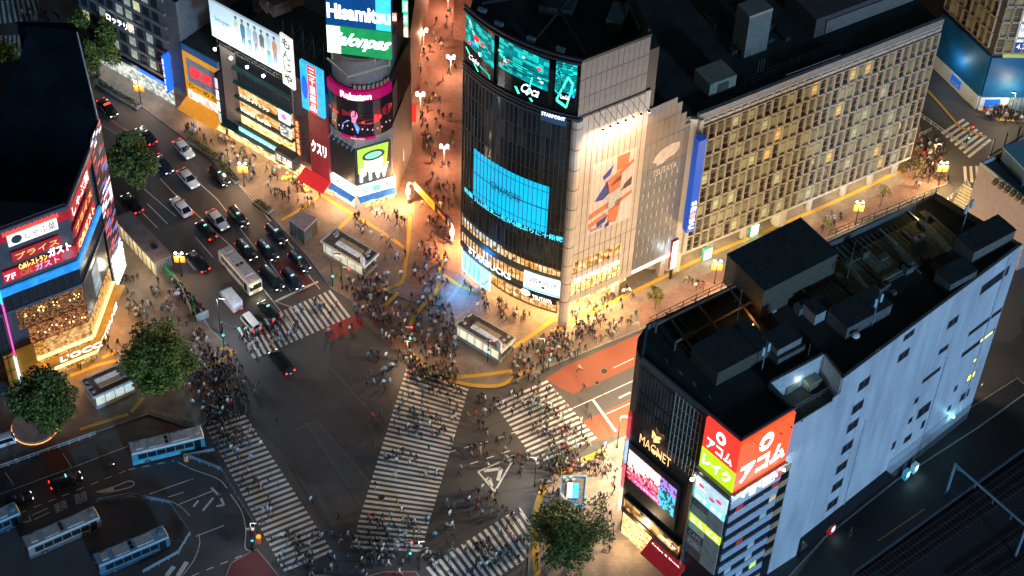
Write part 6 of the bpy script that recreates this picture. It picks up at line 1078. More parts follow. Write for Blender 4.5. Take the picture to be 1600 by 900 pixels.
b = MB(); [b.box((0, s*.905, .6), (1.9, .02, .4), M('car_white', (.72, .71, .68), .22)) for s in (-1, 1)]; b.build('door_panel', pc, local=True); b = MB(); b.box((.0, 0, 1.52), (.3, 1.1, .14), glow((1., .05, .03), 3.)); b.build('roof_light_bar', pc, local=True)
for kind, pm_, x, y, a, l in (('sedan', CARBLACK, 228, 211, AW, 'black saloon with red tail light behind the police car'), ('sedan', CARWHITE, 287, 232, TO, 'white saloon car beside the first hedge planter'), ('sedan', CARNAVY, 254, 256, TO, 'dark saloon half hidden by the avenue tree'), ('sedan', CARWHITE, 294, 278, TO, 'white saloon with headlights on behind the first one'), ('taxi', CARBLACK, 343, 276, TO, 'black taxi beside the second hedge planter'), ('sedan', CARWHITE, 283, 322, AW, 'white saloon driving away with red tail lights'), ('taxi', CARBLACK, 322, 360, AW, 'black taxi with red tail lights beside a white saloon'), ('sedan', CARWHITE, 340, 343, TO, 'white saloon with dark rear window in the middle lane'), ('taxi', CARBLACK, 372, 340, TO, 'black taxi right of the white saloon in the middle lane'), ('taxi', CARNAVY, 432, 366, TO, 'deep indigo taxi next to the lift kiosk'), ('taxi', CARBLACK, 385, 392, TO, 'black taxi alongside the white bus rear'), ('taxi', CARNAVY, 418, 392, TO, 'deep indigo taxi second from the kerb near the bus'), ('taxi', CARNAVY, 468, 409, TO, 'deep indigo taxi on the red lane beside the kerb'), ('van', CARBLACK, 425, 437, TO, 'black people carrier waiting at the stop line beside the bus'), ('taxi', CARNAVY, 457, 437, TO, 'deep indigo taxi waiting at the stop line nearest the kerb'), ('sedan', CARBLACK, 309, 408, AW, 'black saloon with red tail lights left of the white bus'), ('sedan', CARNAVY, 206, 317, AW, 'dark saloon under the avenue tree beside the long shelter'), ('taxi', CARBLACK, 420, 486, AW, 'black taxi crossing the avenue zebra stripes'), ('van', CARBLACK, 440, 566, AW, 'black car with bright tail lights alone in the junction')):
    car(kind, pm_, x, y, a, l)
BTD = at(272, 720)-at(30, 802); BTA = math.atan2(BTD.y, BTD.x)
car('taxi', CARBLACK, 103, 751, BTA, 'black taxi driving along the bus terminal road', group='cars in the bus terminal'); car('sedan', CARBLACK, 24, 782, BTA, 'black saloon cut by the picture edge in the bus terminal', group='cars in the bus terminal'); car('kei', CARWHITE, 4, 690, BTA, 'small white van at the picture edge beside the planter tree', 'van', 'cars in the bus terminal', name='small_van')
car('kei', CARWHITE, 392, 505, TO+math.pi, 'small white van stopped on the avenue zebra crossing', 'van', None, name='small_van')
# box truck
p = at(360, 467, 1.2); tr = empty('box_truck', (p.x, p.y, .012), 'small box truck with pale flat roof beside the white bus', 'truck', rz=AW)
b = MB(); b.box((-.6, 0, 1.45), (3.6, 1.8, 2.0), M('truck_box', (.55, .58, .62), .5)); b.build('cargo_box', tr, local=True); b = MB(); loft(b, [(1.2, .85, .4, 1.1, 1.9, .8), (2.0, .85, .4, 1.1, 1.85, .78), (2.5, .8, .4, 1.0, 1.05, .7)], M('truck_cab', (.12, .2, .28), .4)); b.build('cab', tr, local=True); b = MB(); b.box((0.3, 0, .42), (4.2, 1.5, .16), TRIM); b.build('chassis', tr, local=True)
for s in (-1, 1):
    for xx in (-1.5, 1.7): b = MB(); wheel(b, xx, s*.78, .34); b.build('wheel', tr, local=True)
    b = MB(); b.box((-2.42, s*.7, .6), (.06, .22, .14), TAILL); b.build('taillight', tr, local=True)
# buses
def bus(px_, L, ang, body, side, label, lit=False, roofc=None, group='buses in the bus terminal'):
    p = at(*px_, 3.0); r = empty('city_bus', (p.x, p.y, .012), label, 'bus', group, rz=ang); W = 2.48; h = 3.0
    RC = M('bus_roof', (.55, .53, .5), .6, var=.1) if roofc is None else roofc
    b = MB(); b.hexa([(x, y, z) for z in (.32, 1.0) for x, y in ((-L/2, -W/2), (L/2, -W/2), (L/2, W/2), (-L/2, W/2))], side); b.hexa([(x, y, z) for z, k in ((1.0, 1), (2.75, .985)) for x, y in ((-L/2, -W/2*k), (L/2, -W/2*k), (L/2, W/2*k), (-L/2, W/2*k))], body); b.build('body', r, local=True)
    b = MB(); b.hexa([(x, y, z) for z, k, e in ((2.75, 1, 0), (3.0, .9, .15)) for x, y in ((-L/2+e, -W/2*k), (L/2-e, -W/2*k), (L/2-e, W/2*k), (-L/2+e, W/2*k))], RC); rf = b.build('roof', r, local=True)
    for i, (x, w_, l_, hh) in enumerate(((-L*.38, 1.3, 1.0, .22), (L*.18, 1.6, 2.6, .2), (-L*.15, 1.7, 2.2, .14))): b = MB(); b.box((x, 0, 3.0+hh/2), (l_, w_, hh), M('bus_roof_unit', (.42, .41, .4), .6)); b.build('roof_unit', rf, local=True)
    for s in (-.42, .42): b = MB(); b.disc((L*.0, s, 3.005), .28, .1, BLACK, 12); b.build('roof_fan', rf, local=True)
    b = MB(); b.disc((L*.42, 0, 3.0), .4, .1, RC, 12); b.build('roof_hatch', rf, local=True)
    n = 6
    for s in (-1, 1):
        for i in range(n): b = MB(); w_ = (L-2.6)/n; b.box((-L/2+.9+w_*(i+.5), s*(W/2-.0), 1.95), (w_-.12, .05, 1.05), M('bus_window_lit', (.06, .09, .1), .1, emit=.12) if lit else GLS); b.build('side_window', r, local=True)
        b = MB(); b.box((L/2-1.1, s*(W/2), 1.6), (1.0, .04, 2.0), GLS); b.build('door', r, local=True)
        for x in (-L*.3, L*.26): b = MB(); wheel(b, x, s*(W/2-.14), .48, .28); b.build('wheel', r, local=True)
        b = MB(); b.box((L/2+.02, s*.9, .75), (.06, .36, .24), glow((1., .96, .75), 9.) if lit else M('lamp_off', (.4, .4, .38), .3)); b.build('headlight', r, local=True)
        b = MB(); b.box((-L/2-.01, s*1.0, 1.1), (.06, .22, .4), M('tail_lamp_dim', (.5, .05, .02), .4, emit=.3)); b.build('taillight', r, local=True)
        b = MB(); b.tube((L/2-.1, s*W/2, 2.5), (L/2+.25, s*(W/2+.25), 2.1), .05, TRIM, 5); b.build('mirror', r, local=True)
    b = MB(); b.quad((L/2+.03, -W/2+.12, 1.2), (L/2+.03, W/2-.12, 1.2), (L/2+.0, W/2-.15, 2.35), (L/2+.0, -W/2+.15, 2.35), GLS); b.build('windscreen', r, local=True); b = MB(); b.box((L/2-.01, 0, 2.55), (.08, 1.5, .26), glow((1., .6, .15), 1.5)); b.build('destination_sign', r, local=True)
    b = MB(); b.quad((-L/2-.02, W/2-.3, 1.4), (-L/2-.02, -W/2+.3, 1.4), (-L/2-.02, -W/2+.35, 2.3), (-L/2-.02, W/2-.35, 2.3), GLS); b.build('rear_window', r, local=True)
    return r
WB = M('bus_white', (.62, .55, .47), .45, var=.05)
bb_ = bus((374.2, 412.8), 9.6, TO, WB, M('bus_cream', (.5, .4, .28), .45), 'white city bus waiting in the middle of the avenue', True, M('bus_roof_pink', (.62, .5, .42), .6, var=.06), group=None); d = Vector((math.cos(TO), math.sin(TO), 0)); q = bb_.location+d*6.2; lamp('headlight_beam', None, (q.x, q.y, .9), 60, (1., .97, .6), .3)
def bang(a, c): v = at(*c, 3)-at(*a, 3); return math.atan2(v.y, v.x)
bus((259.6, 686.7), 11.0, bang((201, 701), (318, 673)), M('bus_teal', (.04, .26, .34), .4), M('bus_teal_light', (.09, .36, .46), .4), 'teal city bus with pale roof leaving the bus terminal')
bus((204.5, 852), 10.7, bang((145, 877), (264, 827)), M('bus_blue', (.06, .14, .2), .4), M('bus_blue_dark', (.03, .07, .11), .4), 'blue grey bus parked in the inner terminal bay', roofc=M('bus_roof_blue', (.2, .33, .42), .5, var=.1))
bus((95, 823), 11.0, bang((33, 850), (158, 796)), M('bus_grey', (.2, .21, .21), .4), M('bus_grey_dark', (.08, .09, .1), .4), 'pale grey bus parked in the outer terminal bay', roofc=M('bus_roof_grey', (.38, .37, .35), .5, var=.1))
bus((-22, 813), 9.5, bang((33, 850), (158, 796)), M('bus_blue', (.06, .14, .2), .4), M('bus_blue_dark', (.03, .07, .11), .4), 'blue bus cut by the left picture edge', roofc=M('bus_roof_blue', (.2, .33, .42), .5, var=.1))
# motorcycle with rider shape
p = at(171, 729, .6); mc = empty('motorcycle', (p.x, p.y, .012), 'dark motorcycle following the teal bus', 'motorcycle', rz=BTA)
b = MB(); [b.tube((x, -.06, .3), (x, .06, .3), .3, TYRE, 12) for x in (-.65, .65)]; b.build('wheels', mc, local=True); b = MB(); b.box((0, 0, .6), (1.1, .25, .35), CARBLACK); b.box((-.4, 0, .85), (.6, .28, .12), TRIM); b.tube((.55, 0, .4), (.4, 0, 1.05), .04, STEEL); b.tube((.4, -.32, 1.05), (.4, .32, 1.05), .025, STEEL); b.build('frame', mc, local=True); b = MB(); b.ball((.68, 0, .85), .1, HEADL, 6, 4); b.build('headlight', mc, local=True)

# ================================================================ STREET FURNITURE
def kiosk(name, pts, zr, label, cat, lit, glasswall=True, logo=None, blue=False, inside=None):
    """subway entrance: canopy with rim and skylight over low glazed walls"""
    q = [at(*p, zr) for p in pts]; c = sum(q, Vector((0, 0, 0)))/4; r = empty(name, (c.x, c.y, .13), label, cat, 'subway entrances' if name == 'subway_entrance' else None)
    P = [Vector((p.x, p.y)) for p in q]; inn = lambda k, z: [(c.x+(p.x-c.x)*k, c.y+(p.y-c.y)*k, z) for p in P]
    RC = M('canopy_white', (.55, .5, .45), .5) if not blue else M('canopy_blue', (.1, .3, .45), .4, emit=.1)
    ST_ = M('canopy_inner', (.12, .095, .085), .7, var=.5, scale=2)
    for i in range(4):
        a, b_ = P[i], P[(i+1) % 4]; a2, b2 = [Vector(v[:2]) for v in (inn(.93, 0)[i], inn(.93, 0)[(i+1) % 4])]; m = MB(); m.hexa([(*a, zr-.35), (*b_, zr-.35), (*b2, zr-.35), (*a2, zr-.35), (*a, zr+.12), (*b_, zr+.12), (*b2, zr+.12), (*a2, zr+.12)], RC); m.build('canopy_rim', r)
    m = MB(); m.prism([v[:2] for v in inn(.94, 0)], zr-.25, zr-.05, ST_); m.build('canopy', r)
    A, B, C, D = P; mid = lambda s_, t_: A.lerp(B, s_).lerp(D.lerp(C, s_), t_)
    long_ = (B-A).length > (D-A).length
    def cell(s0, s1, t0, t1): return [tuple(mid(*( (s, t) if long_ else (t, s)))) for s, t in ((s0, t0), (s1, t0), (s1, t1), (s0, t1))]
    for k in range(4):
        m = MB(); m.prism(cell(.26+k*.13, .38+k*.13, .5, .72), zr-.05, zr+.16, M('skylight_tan', (.35, .26, .14), .4, emit=.12) if not blue else M('skylight_blue', (.05, .3, .6), .3, emit=.8)); m.build('skylight_pane', r)
        m = MB(); m.prism(cell(.26+k*.13, .38+k*.13, .26, .48), zr-.05, zr+.2, M('skylight_pale', (.55, .6, .66), .4, emit=.25)); m.build('skylight_pane', r)
    rr_ = random.Random(len(label))
    for k in range(9):
        m = MB(); s_, t_ = (rr_.uniform(.04, .18) if k % 2 else rr_.uniform(.82, .95)), rr_.uniform(.12, .88); v = mid(*((s_, t_) if long_ else (t_, s_))); m.box((v.x, v.y, zr+.12), (.5, .35, .3), M('roof_unit_pale', (.4, .38, .35), .6), .5); m.build('roof_unit', r)
    
    for i in range(4):
        a, b_ = [Vector(v[:2]) for v in (inn(.9, 0)[i], inn(.9, 0)[(i+1) % 4])]; s_ = Surf(tuple(a), tuple(b_)) if (a-b_).cross(Vector((c.x, c.y))-a) > 0 else Surf(tuple(b_), tuple(a)); L_ = s_.L
        m = MB(); panel(m, s_, (0, L_, .13, .9), -.15, 0, M('kiosk_base', (.33, .31, .28), .6)); m.build('base_wall', r)
        if L_ > 4: m = MB(); panel(m, s_, (.1, L_-.1, .9, zr-.4), -.1, -.05, lit); m.build('glazing', r)
        m = MB(); [panel(m, s_, (u_, u_+.1, .9, zr-.35), -.14, 0, STEEL) for u_ in np.arange(0, L_, 1.6)]; m.build('mullions', r)
        if logo and i == logo[0]: m = MB(); text(m, s_, (L_*.2, L_*.85, 1.2, zr-.7), .02, logo[1], M('print_green', (.12, .17, .12), .5), .01); m.build('lettering', r)
    v = mid(*((.93, .1) if long_ else (.1, .93))); m = MB(); m.box((v.x, v.y, zr+.9), (.35, 1.1, 1.9), M('sign_tower', (.5, .52, .55), .5, emit=.15), .6); m.build('sign_tower', r)
    lamp('inside_lamp', r, (c.x, c.y, zr-.7), 90, (.9, 1., .8), .4); return r
LITG = M('kiosk_lit', (.6, .62, .48), .4, emit=.55, var=.2)
kiosk('subway_entrance', [(500, 376), (524, 355.3), (592.7, 396), (569.3, 418)], 3.2, 'subway entrance with pale lettering beside the avenue lift kiosk', 'entrance', LITG, logo=(3, 'SHIBUYA'))
kiosk('subway_entrance', [(710, 506), (733, 486), (806.7, 528.7), (783.3, 550.7)], 3.2, 'subway entrance in front of the curved glass tower', 'entrance', M('kiosk_lit_bright', (.7, .72, .5), .4, emit=.9, var=.2))
kiosk('subway_entrance', [(124, 595), (192, 566), (212, 592), (145, 622)], 3.2, 'subway entrance between the two plaza trees', 'entrance', LITG)
kiosk('subway_entrance', [(877, 743), (917, 744), (913, 790), (874, 789)], 3.2, 'blue lit subway entrance behind the dark corner tree', 'entrance', glow((.03, .35, .7), .8), blue=True); lamp('blue_glow', None, at(897, 765, 4.4), 160, (.1, .6, 1.), .5)
# lift kiosk
q = [at(*p, 3.3) for p in ((450, 342), (472, 331), (496, 341), (475, 361))]; c = sum(q, Vector((0, 0, 0)))/4; lk = empty('lift_kiosk', (c.x, c.y, .13), 'glass lift kiosk with pinkish flat roof beside the avenue', 'kiosk'); m = MB(); m.prism([p.xy for p in q], 3.1, 3.4, M('kiosk_roof_pink', (.45, .33, .29), .6)); m.build('roof', lk)
for i in range(4):
    a, b_ = [Vector((c.x, c.y)).lerp(p.xy, .93) for p in (q[i], q[(i+1) % 4])]; s_ = Surf(tuple(a), tuple(b_)); m = MB(); panel(m, s_, (.05, s_.L-.05, .2, 3.1), -.04, .04, glass('kiosk_glass', (.07, .1, .09), .1)); m.build('glass_wall', lk); m = MB(); [panel(m, s_, (u_-.05, u_+.05, .13, 3.1), -.08, .08, STEEL) for u_ in (0, s_.L/2, s_.L)]; m.build('frame', lk)
# long shelter on the plaza
q = [at(*p, 3.4) for p in ((177, 340.5), (204, 329), (270, 397.5), (241, 411))]; c = sum(q, Vector((0, 0, 0)))/4; sh = empty('long_shelter', (c.x, c.y, .13), 'long plaza shelter with brown flat roof and lit wall', 'shelter'); m = MB(); m.prism([p.xy for p in q], 3.1, 3.4, M('shelter_roof', (.16, .125, .12), .7, var=.25, scale=.6)); rf = m.build('roof', sh); m = MB(); v = at(241, 386, 3.4); m.box((v.x, v.y, 3.5), (1.1, .8, .25), DARK, AVA); m.build('roof_hatch', rf)
s_ = Surf(tuple(Vector((c.x, c.y)).lerp(q[0].xy, .95)), tuple(Vector((c.x, c.y)).lerp(q[3].xy, .95))); m = MB(); panel(m, s_, (0, s_.L, .13, 3.1), -.2, 0, M('shelter_lit_wall', (.6, .5, .3), .5, emit=.35)); m.build('lit_wall', sh); m = MB(); [panel(m, s_, (u_, u_+.12, .13, 3.1), .0, .12, M('shelter_post', (.2, .17, .12), .6)) for u_ in np.arange(0, s_.L, 1.4)]; m.build('posts', sh)
s2 = Surf(tuple(Vector((c.x, c.y)).lerp(q[3].xy, .95)), tuple(Vector((c.x, c.y)).lerp(q[2].xy, .95))); m = MB(); [panel(m, s2, (u_, u_+.1, .13, 3.1), -.1, .0, M('slat_grey', (.3, .27, .24), .6)) for u_ in np.arange(0, s2.L, .3)]; m.build('slats', sh)
for f_ in (.2, .5, .8): v = q[0].lerp(q[3], f_); lamp('shelter_lamp', sh, (v.x-.9, v.y-.9, 2.8), 120, (1., .8, .5), .3)
# smoking area screens
sa = empty('smoking_screens', at(290, 470), 'green and grey screens round the crowded smoking area', 'screen')
for k, (a, c_) in enumerate((((257, 424), (284, 458)), ((300, 470), (308, 505)), ((284, 458), (300, 492)), ((308, 505), (327, 497)))):
    a, c_ = at(*a), at(*c_); s_ = Surf((a.x, a.y), (c_.x, c_.y)); m = MB(); panel(m, s_, (0, s_.L, .2, 2.0), -.04, .04, M('screen_green', (.01, .2, .08), .5, emit=.08) if k < 2 else M('screen_grey', (.25, .26, .27), .5)); m.build('screen_panel', sa)
# arch gate across the pedestrian street
ar = empty('street_arch', at(672, 350), 'white arch posts carrying a yellow banner over the pedestrian street', 'arch'); LA, RA = at(638, 318), at(706, 382)
for P_, s in ((LA, 1), (RA, -1)):
    m = MB(); dv = (RA-LA).normalized()*s; pts = [P_, P_+Vector((0, 0, 4.2))]+[P_+Vector((0, 0, 4.2+1.6*math.sin(t)))+dv*1.6*(1-math.cos(t)) for t in np.linspace(.2, 1.57, 6)]; m.path(pts, .2, M('arch_white', (.7, .66, .62), .4), 8); m.tube(P_, P_+Vector((0, 0, 1.2)), .32, M('arch_base', (.2, .16, .14), .5), 8); m.build('post', ar); m = MB(); m.tube(P_+Vector((0, 0, 2.4)), P_+Vector((0, 0, 3.4)), .34, glow((1., .95, .85), 4.), 8); m.build('post_lamp', ar); lamp('arch_lamp', ar, P_+Vector((-.5*s, -.6, 3.2)), 5200, (1., .43, .17), .3)
s_ = Surf((LA.x+.9, LA.y-.2), (RA.x-.6, RA.y+.2)); s_.n = s_.n; m = MB(); panel(m, s_, (.4, s_.L*.62, 4.2, 5.9), -.08, .08, glow((.85, .45, .02), .75, .1)); bn = m.build('banner', ar); m = MB(); panel(m, s_, (s_.L*.62, s_.L-.1, 4.2, 5.9), -.08, .08, M('banner_black', (.02, .018, .016), .5)); m.build('banner', ar); m = MB(); text(m, s_, (.9, s_.L*.55, 4.6, 5.5), .1, 'center gai', BLACK, .0); text(m, s_, (s_.L*.7, s_.L*.93, 4.6, 5.5), .1, '渋谷', glow((1., .2, .05), 1.2), .02); m.build('banner_lettering', bn)
# lamps
def street_lamp(x, y, h_, label, style, power, c, name='street_lamp', lean=0., banner=False, group=None):
    p = at(x, y); r = empty(name, (p.x, p.y, .13), label, 'street lamp', group); m = MB(); m.tube(p, p+Vector((0, 0, h_)), .09, DARK if style != 'globe' else M('arch_white', (.7, .66, .62), .4), 6, .06); m.tube(p, p+Vector((0, 0, .5)), .16, DARK, 8); m.build('post', r)
    if style == 'globe':
        for s in (-.55, .55): m = MB(); m.ball(p+Vector((s, 0, h_)), .34, glow((1., .85, .75), 2.6), 8, 6); m.build('globe', r)
        m = MB(); m.box(p+Vector((0, 0, h_-.45)), (1.7, .4, .14), M('arch_white', (.7, .66, .62), .4)); m.build('arm', r)
    elif style == 'double':
        for s in (-.5, .5): m = MB(); m.tube(p+Vector((0, 0, h_-.2)), p+Vector((s, 0, h_+.1)), .04, DARK, 5); m.tube(p+Vector((s, 0, h_-.15)), p+Vector((s, 0, h_+.15)), .26, glow((1., .93, .8), 9.), 8, .1); m.build('lantern', r)
    else:
        a_ = p+Vector((lean, 0, h_+.3)); m = MB(); m.tube(p+Vector((0, 0, h_)), a_, .05, DARK, 5); m.build('arm', r); m = MB(); m.box(a_-Vector((0, 0, .08)), (.9, .35, .14), M('lamp_case', (.2, .2, .2), .5)); m.box(a_-Vector((0, 0, .17)), (.8, .28, .04), glow((.95, .98, 1.), 14.)); m.build('lamp_head', r)
    if banner:
        for s in (-.5, .5): m = MB(); m.box(p+Vector((s, 0, h_-1.5)), (.75, .05, 1.5), M('banner_orange', (.75, .22, .03), .6, emit=.35)); m.build('banner', r)
    lamp('lamp_bulb', r, p+Vector((lean, -.35, h_-.7)), power, c, .3); return r
for k, (x, y) in enumerate(((662, 76), (704, 118), (657, 176), (694, 258), (700, 18), (664, 12))): street_lamp(x, y, 4.6, ('white twin globe lamp by the green topped signs', 'white twin globe lamp close to the glass tower top', 'white twin globe lamp beside the red banner', 'white twin globe lamp nearest the street arch', 'far white twin globe lamp beside the balconies', 'farthest white twin globe lamp on the pedestrian street')[k], 'globe', 2400, (1., .5, .29), group='lamps of the pedestrian street')
for k, (x, y) in enumerate(((221, 165), (382, 292), (284, 432), (1336, 352), (1466, 290), (1116, 444))): street_lamp(x, y, 5.6, ('lamp with two orange banners beside the upper planter', 'lamp with two orange banners beside the third planter', 'lamp with orange banners next to the smoking area', 'lamp with orange banner in front of the store middle', 'lamp with orange banner at the far end of the store', 'lamp with orange banner by the tower lightbox')[k], 'double', (700, 1500, 900, 1500, 3600, 1500)[k], (1., .62, .34) if k < 3 else (1., .66, .3), banner=True, group='banner lamps')
for k, (x, y, h_, pw, lean) in enumerate(((964, 700, 7.5, 760, .6), (972, 730, 7.0, 760, .6), (637, 566, 5.0, 330, 0), (848, 582, 8, 260, -.5), (345, 520, 8, 420, .8), (535, 452, 8, 380, -.6), (396, 862, 7, 120, .5), (655, 890, 7, 160, .4), (1035, 600, 9, 300, -1.5), (835, 760, 7, 240, -.5))): street_lamp(x, y, h_, ('bright white street lamp left of the black corner building', 'second bright white street lamp below the first', 'street lamp on the tower corner kerb', 'tall dark lamp pole among the crowd before the tower', 'tall dark lamp pole beside the avenue zebra crossing', 'tall dark lamp pole by the subway entrance lettering', 'lamp pole at the end of the terminal railing', 'lamp pole at the bottom crowd', 'lamp pole leaning over the red road lane', 'lamp pole on the corner kerb above the dark tree')[k], 'arm', pw*4, (.92, .95, 1.) if k not in (0, 1, 2, 3, 5) else ((1., .8, .55) if k < 2 else (1., .62, .34)), lean=lean, group='plain lamp poles')
_n = Vector((-27.9, 42.3)).normalized(); m = MB(); m.prism([tuple(Vector(B0)+_n*.05), tuple(Vector(B1)+_n*.05), tuple(Vector(B1)+_n*4.6), tuple(Vector(B0)+_n*4.6)], -.2, .112, KERB, PAVE); tag(m.build('pavement_store_street'), kind='structure')
for k, t_ in enumerate((.08, .3, .52, .74, .96)):
    q = Vector(B0).lerp(Vector(B1), t_)+_n*3.9; x_, y_ = proj((q.x, q.y, 0)); street_lamp(x_, y_, 11, ('first', 'second', 'third', 'fourth', 'fifth')[k]+' added unseen lamp pole from the tower, lighting the store front', 'arm', 17000, (1., .78, .5), lean=-.6, group='added store front lamp poles')  # added lamps, hidden behind the corner building, that brighten the store facade
street_lamp(1452, 268, 6.5, 'added warm lamp pole brightening the far store corner crowd', 'arm', 3600, (1., .66, .32), lean=.5); street_lamp(1575, 188, 6.5, 'warm lamp pole among the crowd by the blue hoarding', 'arm', 1500, (1., .72, .42), lean=-.5)  # the store corner pole is an added lamp to brighten the dark crowd
# traffic signals
for k, (x, y, arm) in enumerate(((640, 545, 0), (762, 566, 0), (857, 578, 0), (350, 540, 1), (520, 448, 1), (395, 860, 0), (640, 880, 0), (1508, 232, 0))):
    p = at(x, y); r = empty('traffic_signal', (p.x, p.y, .13), ('traffic signal on the tower corner kerb', 'traffic signal pole crossing the tower subway entrance', 'traffic signal before the crowd under the tower', 'traffic signal with arm at the plaza corner', 'traffic signal with arm at the avenue kerb', 'traffic signal at the terminal railing end', 'traffic signal in the bottom crowd', 'traffic signal beside the blue hoarding')[k], 'traffic signal', 'traffic signals'); m = MB(); m.tube(p, p+Vector((0, 0, 5.6)), .1, DARK, 6); m.build('post', r)
    if arm: d_ = Vector((1, -.4, 0)); m = MB(); m.tube(p+Vector((0, 0, 5.4)), p+Vector((0, 0, 5.6))+d_*2.6, .06, DARK, 5); m.build('arm', r)
    e_ = p+Vector((0, 0, 5.3))+(Vector((2.6, -1.04, .3)) if arm else Vector((0, 0, 0))); m = MB(); m.box(e_, (1.15, .25, .38), M('signal_case', (.1, .1, .1), .5)); m.build('signal_head', r); m = MB(); m.box(e_+Vector((.35, -.15, 0)), (.26, .06, .26), glow((1., .03, .02), 8.) if k != 3 else glow((.02, 1., .6), 8.)); m.build('signal_light', r)
    m = MB(); m.box(p+Vector((.12, -.1, 2.9)), (.34, .22, .62), M('signal_case', (.1, .1, .1), .5)); m.box(p+Vector((.12, -.24, 2.75)), (.24, .04, .24), glow((.02, 1., .65), 9.)); m.build('walk_signal', r)
# guard rails
def rail(pts, label, h_=.95, m_=None, name='guard_rail', post=1.6, panels=False):
    P = [at(*p) for p in pts]; c = P[len(P)//2]; r = empty(name, (c.x, c.y, 0), label, 'railing'); m_ = m_ or M('rail_blue_grey', (.3, .42, .5), .4, .3)
    for a, b_ in zip(P[:-1], P[1:]):
        s_ = Surf((a.x, a.y), (b_.x, b_.y)); m = MB(); [panel(m, s_, (0, s_.L, z_, z_+.1), -.04, .04, m_) for z_ in (h_-.1, h_*.35)]
        if panels: panel(m, s_, (.1, s_.L-.1, h_*.35+.1, h_-.1), -.015, .015, M('rail_panel', (.12, .2, .27), .4))
        m.build('bar', r)
        for u_ in np.arange(0, s_.L, post): m = MB(); panel(m, s_, (u_, u_+.09, 0, h_), -.06, .06, m_); m.build('post', r)
    return r
rail([(153, 785), (205, 776), (266, 788), (297, 836), (279, 866), (223, 897)], 'blue grey railing curving round the parked buses', panels=True); rail([(297, 717), (346, 736), (372, 780), (398, 822), (400, 850)], 'railing between the bus terminal and the zebra crossing', panels=True); rail([(237, 646), (303, 662)], 'short pale railing beside the teal bus', m_=M('rail_pale', (.45, .52, .52), .4)); rail([(-20, 740), (60, 712), (150, 680)], 'white railing along the plaza edge left of the teal bus', m_=M('rail_white', (.55, .53, .5), .5)); rail([(1433, 180), (1512, 236)], 'pale railing beside the far zebra crossing', m_=M('rail_pale', (.45, .52, .52), .4)); rail([(1435, 215), (1455, 205)], 'pale railing at the far store corner', m_=M('rail_pale', (.45, .52, .52), .4)); rail([(293, 715), (336, 706)], 'blue grey railing under the teal bus front', panels=True)
p = at(291, 719); m = MB(); m.tube(p, p+Vector((0, 0, 1.1)), .38, M('drum_tan', (.5, .25, .12), .5, emit=.1), 12); m.disc(p+Vector((0, 0, 1.1)), .4, .12, M('drum_top', (.45, .33, .25), .5)); o = m.build('traffic_drum'); tag(o, 'tan traffic drum at the railing corner by the teal bus', 'traffic drum')
p = at(405, 847); m = MB(); m.tube(p, p+Vector((0, 0, 1.3)), .4, M('drum_orange', (.6, .12, .02), .5, emit=.15), 12); m.disc(p+Vector((0, 0, 1.3)), .36, .16, M('drum_lamp', (.9, .4, .05), .5, emit=1.)); o = m.build('traffic_drum'); tag(o, 'orange traffic drum beside the lower railing end', 'traffic drum')
# planters along the avenue
HEDGE = M('hedge_leaf', (.05, .07, .015), .8, var=.6, scale=6); rh = random.Random(4)
for k, (a, b_, w_) in enumerate((((158, 128), (222, 167), 1.3), ((300, 216), (345, 245), 1.4), ((344, 250), (378, 284), 1.4), ((404, 312), (428, 330), 1.4))):
    a, b_ = at(*a), at(*b_); s_ = Surf((a.x, a.y), (b_.x, b_.y)); r = empty('hedge_planter', ((a.x+b_.x)/2, (a.y+b_.y)/2, .13), ('long hedge planter below the tall tree', 'hedge planter beside the first white saloon', 'hedge planter with banner lamp beside the black taxi', 'small round ended planter before the lift kiosk')[k], 'planter', 'hedge planters'); m = MB(); framed(m, s_, (0, s_.L, .1, .5), .0, w_, .0, KERB) if 0 else panel(m, s_, (0, s_.L, .1, .5), .0, w_, KERB); m.build('kerb_box', r)
    m = MB()
    for i in range(int(s_.L*90)):
        u_, o_ = rh.uniform(.15, s_.L-.15), rh.uniform(.15, w_-.15); p = s_.P(u_, .5+rh.uniform(0, .45), o_); q1, q2 = Vector((rh.uniform(-1, 1), rh.uniform(-1, 1), rh.uniform(-.5, 1))).normalized()*.13, Vector((rh.uniform(-1, 1), rh.uniform(-1, 1), rh.uniform(-.3, .6))).normalized()*.1; m.quad(p-q1, p-q2, p+q1, p+q2, HEDGE)
    m.build('foliage', r)
# lightboxes, vending machines, gantry
for k, (x, y, c_) in enumerate(((1103, 405, (.55, 1., .8)), (1176, 368, (.1, .9, .65)))): p = at(x, y); r = empty('pavement_lightbox', (p.x, p.y, .13), ('glowing white lightbox near the tower lightbox', 'glowing green edged lightbox before the store middle')[k], 'sign', 'lightboxes before the store'); m = MB(); m.box((p.x, p.y, 1.5), (1.7, .5, 2.6), M('lightbox_rim', (.05, .3, .2), .4, emit=.6), .56); m.build('case', r); m = MB(); m.box((p.x+.17, p.y-.27, 1.5), (1.45, .06, 2.3), glow((.85, 1., .92), 2.6), .56); m.build('lit_face', r); lamp('box_glow', r, (p.x+.4, p.y-1, 1.4), 60, c_, .5)
sg_ = SS; m = MB(); text(m, SS, (9.5, 13.5, 2.6, 3.4), -3.0, 'SEIBU', glow((.5, .9, 1.), 3.), .02); m.build('sign_lettering', store)
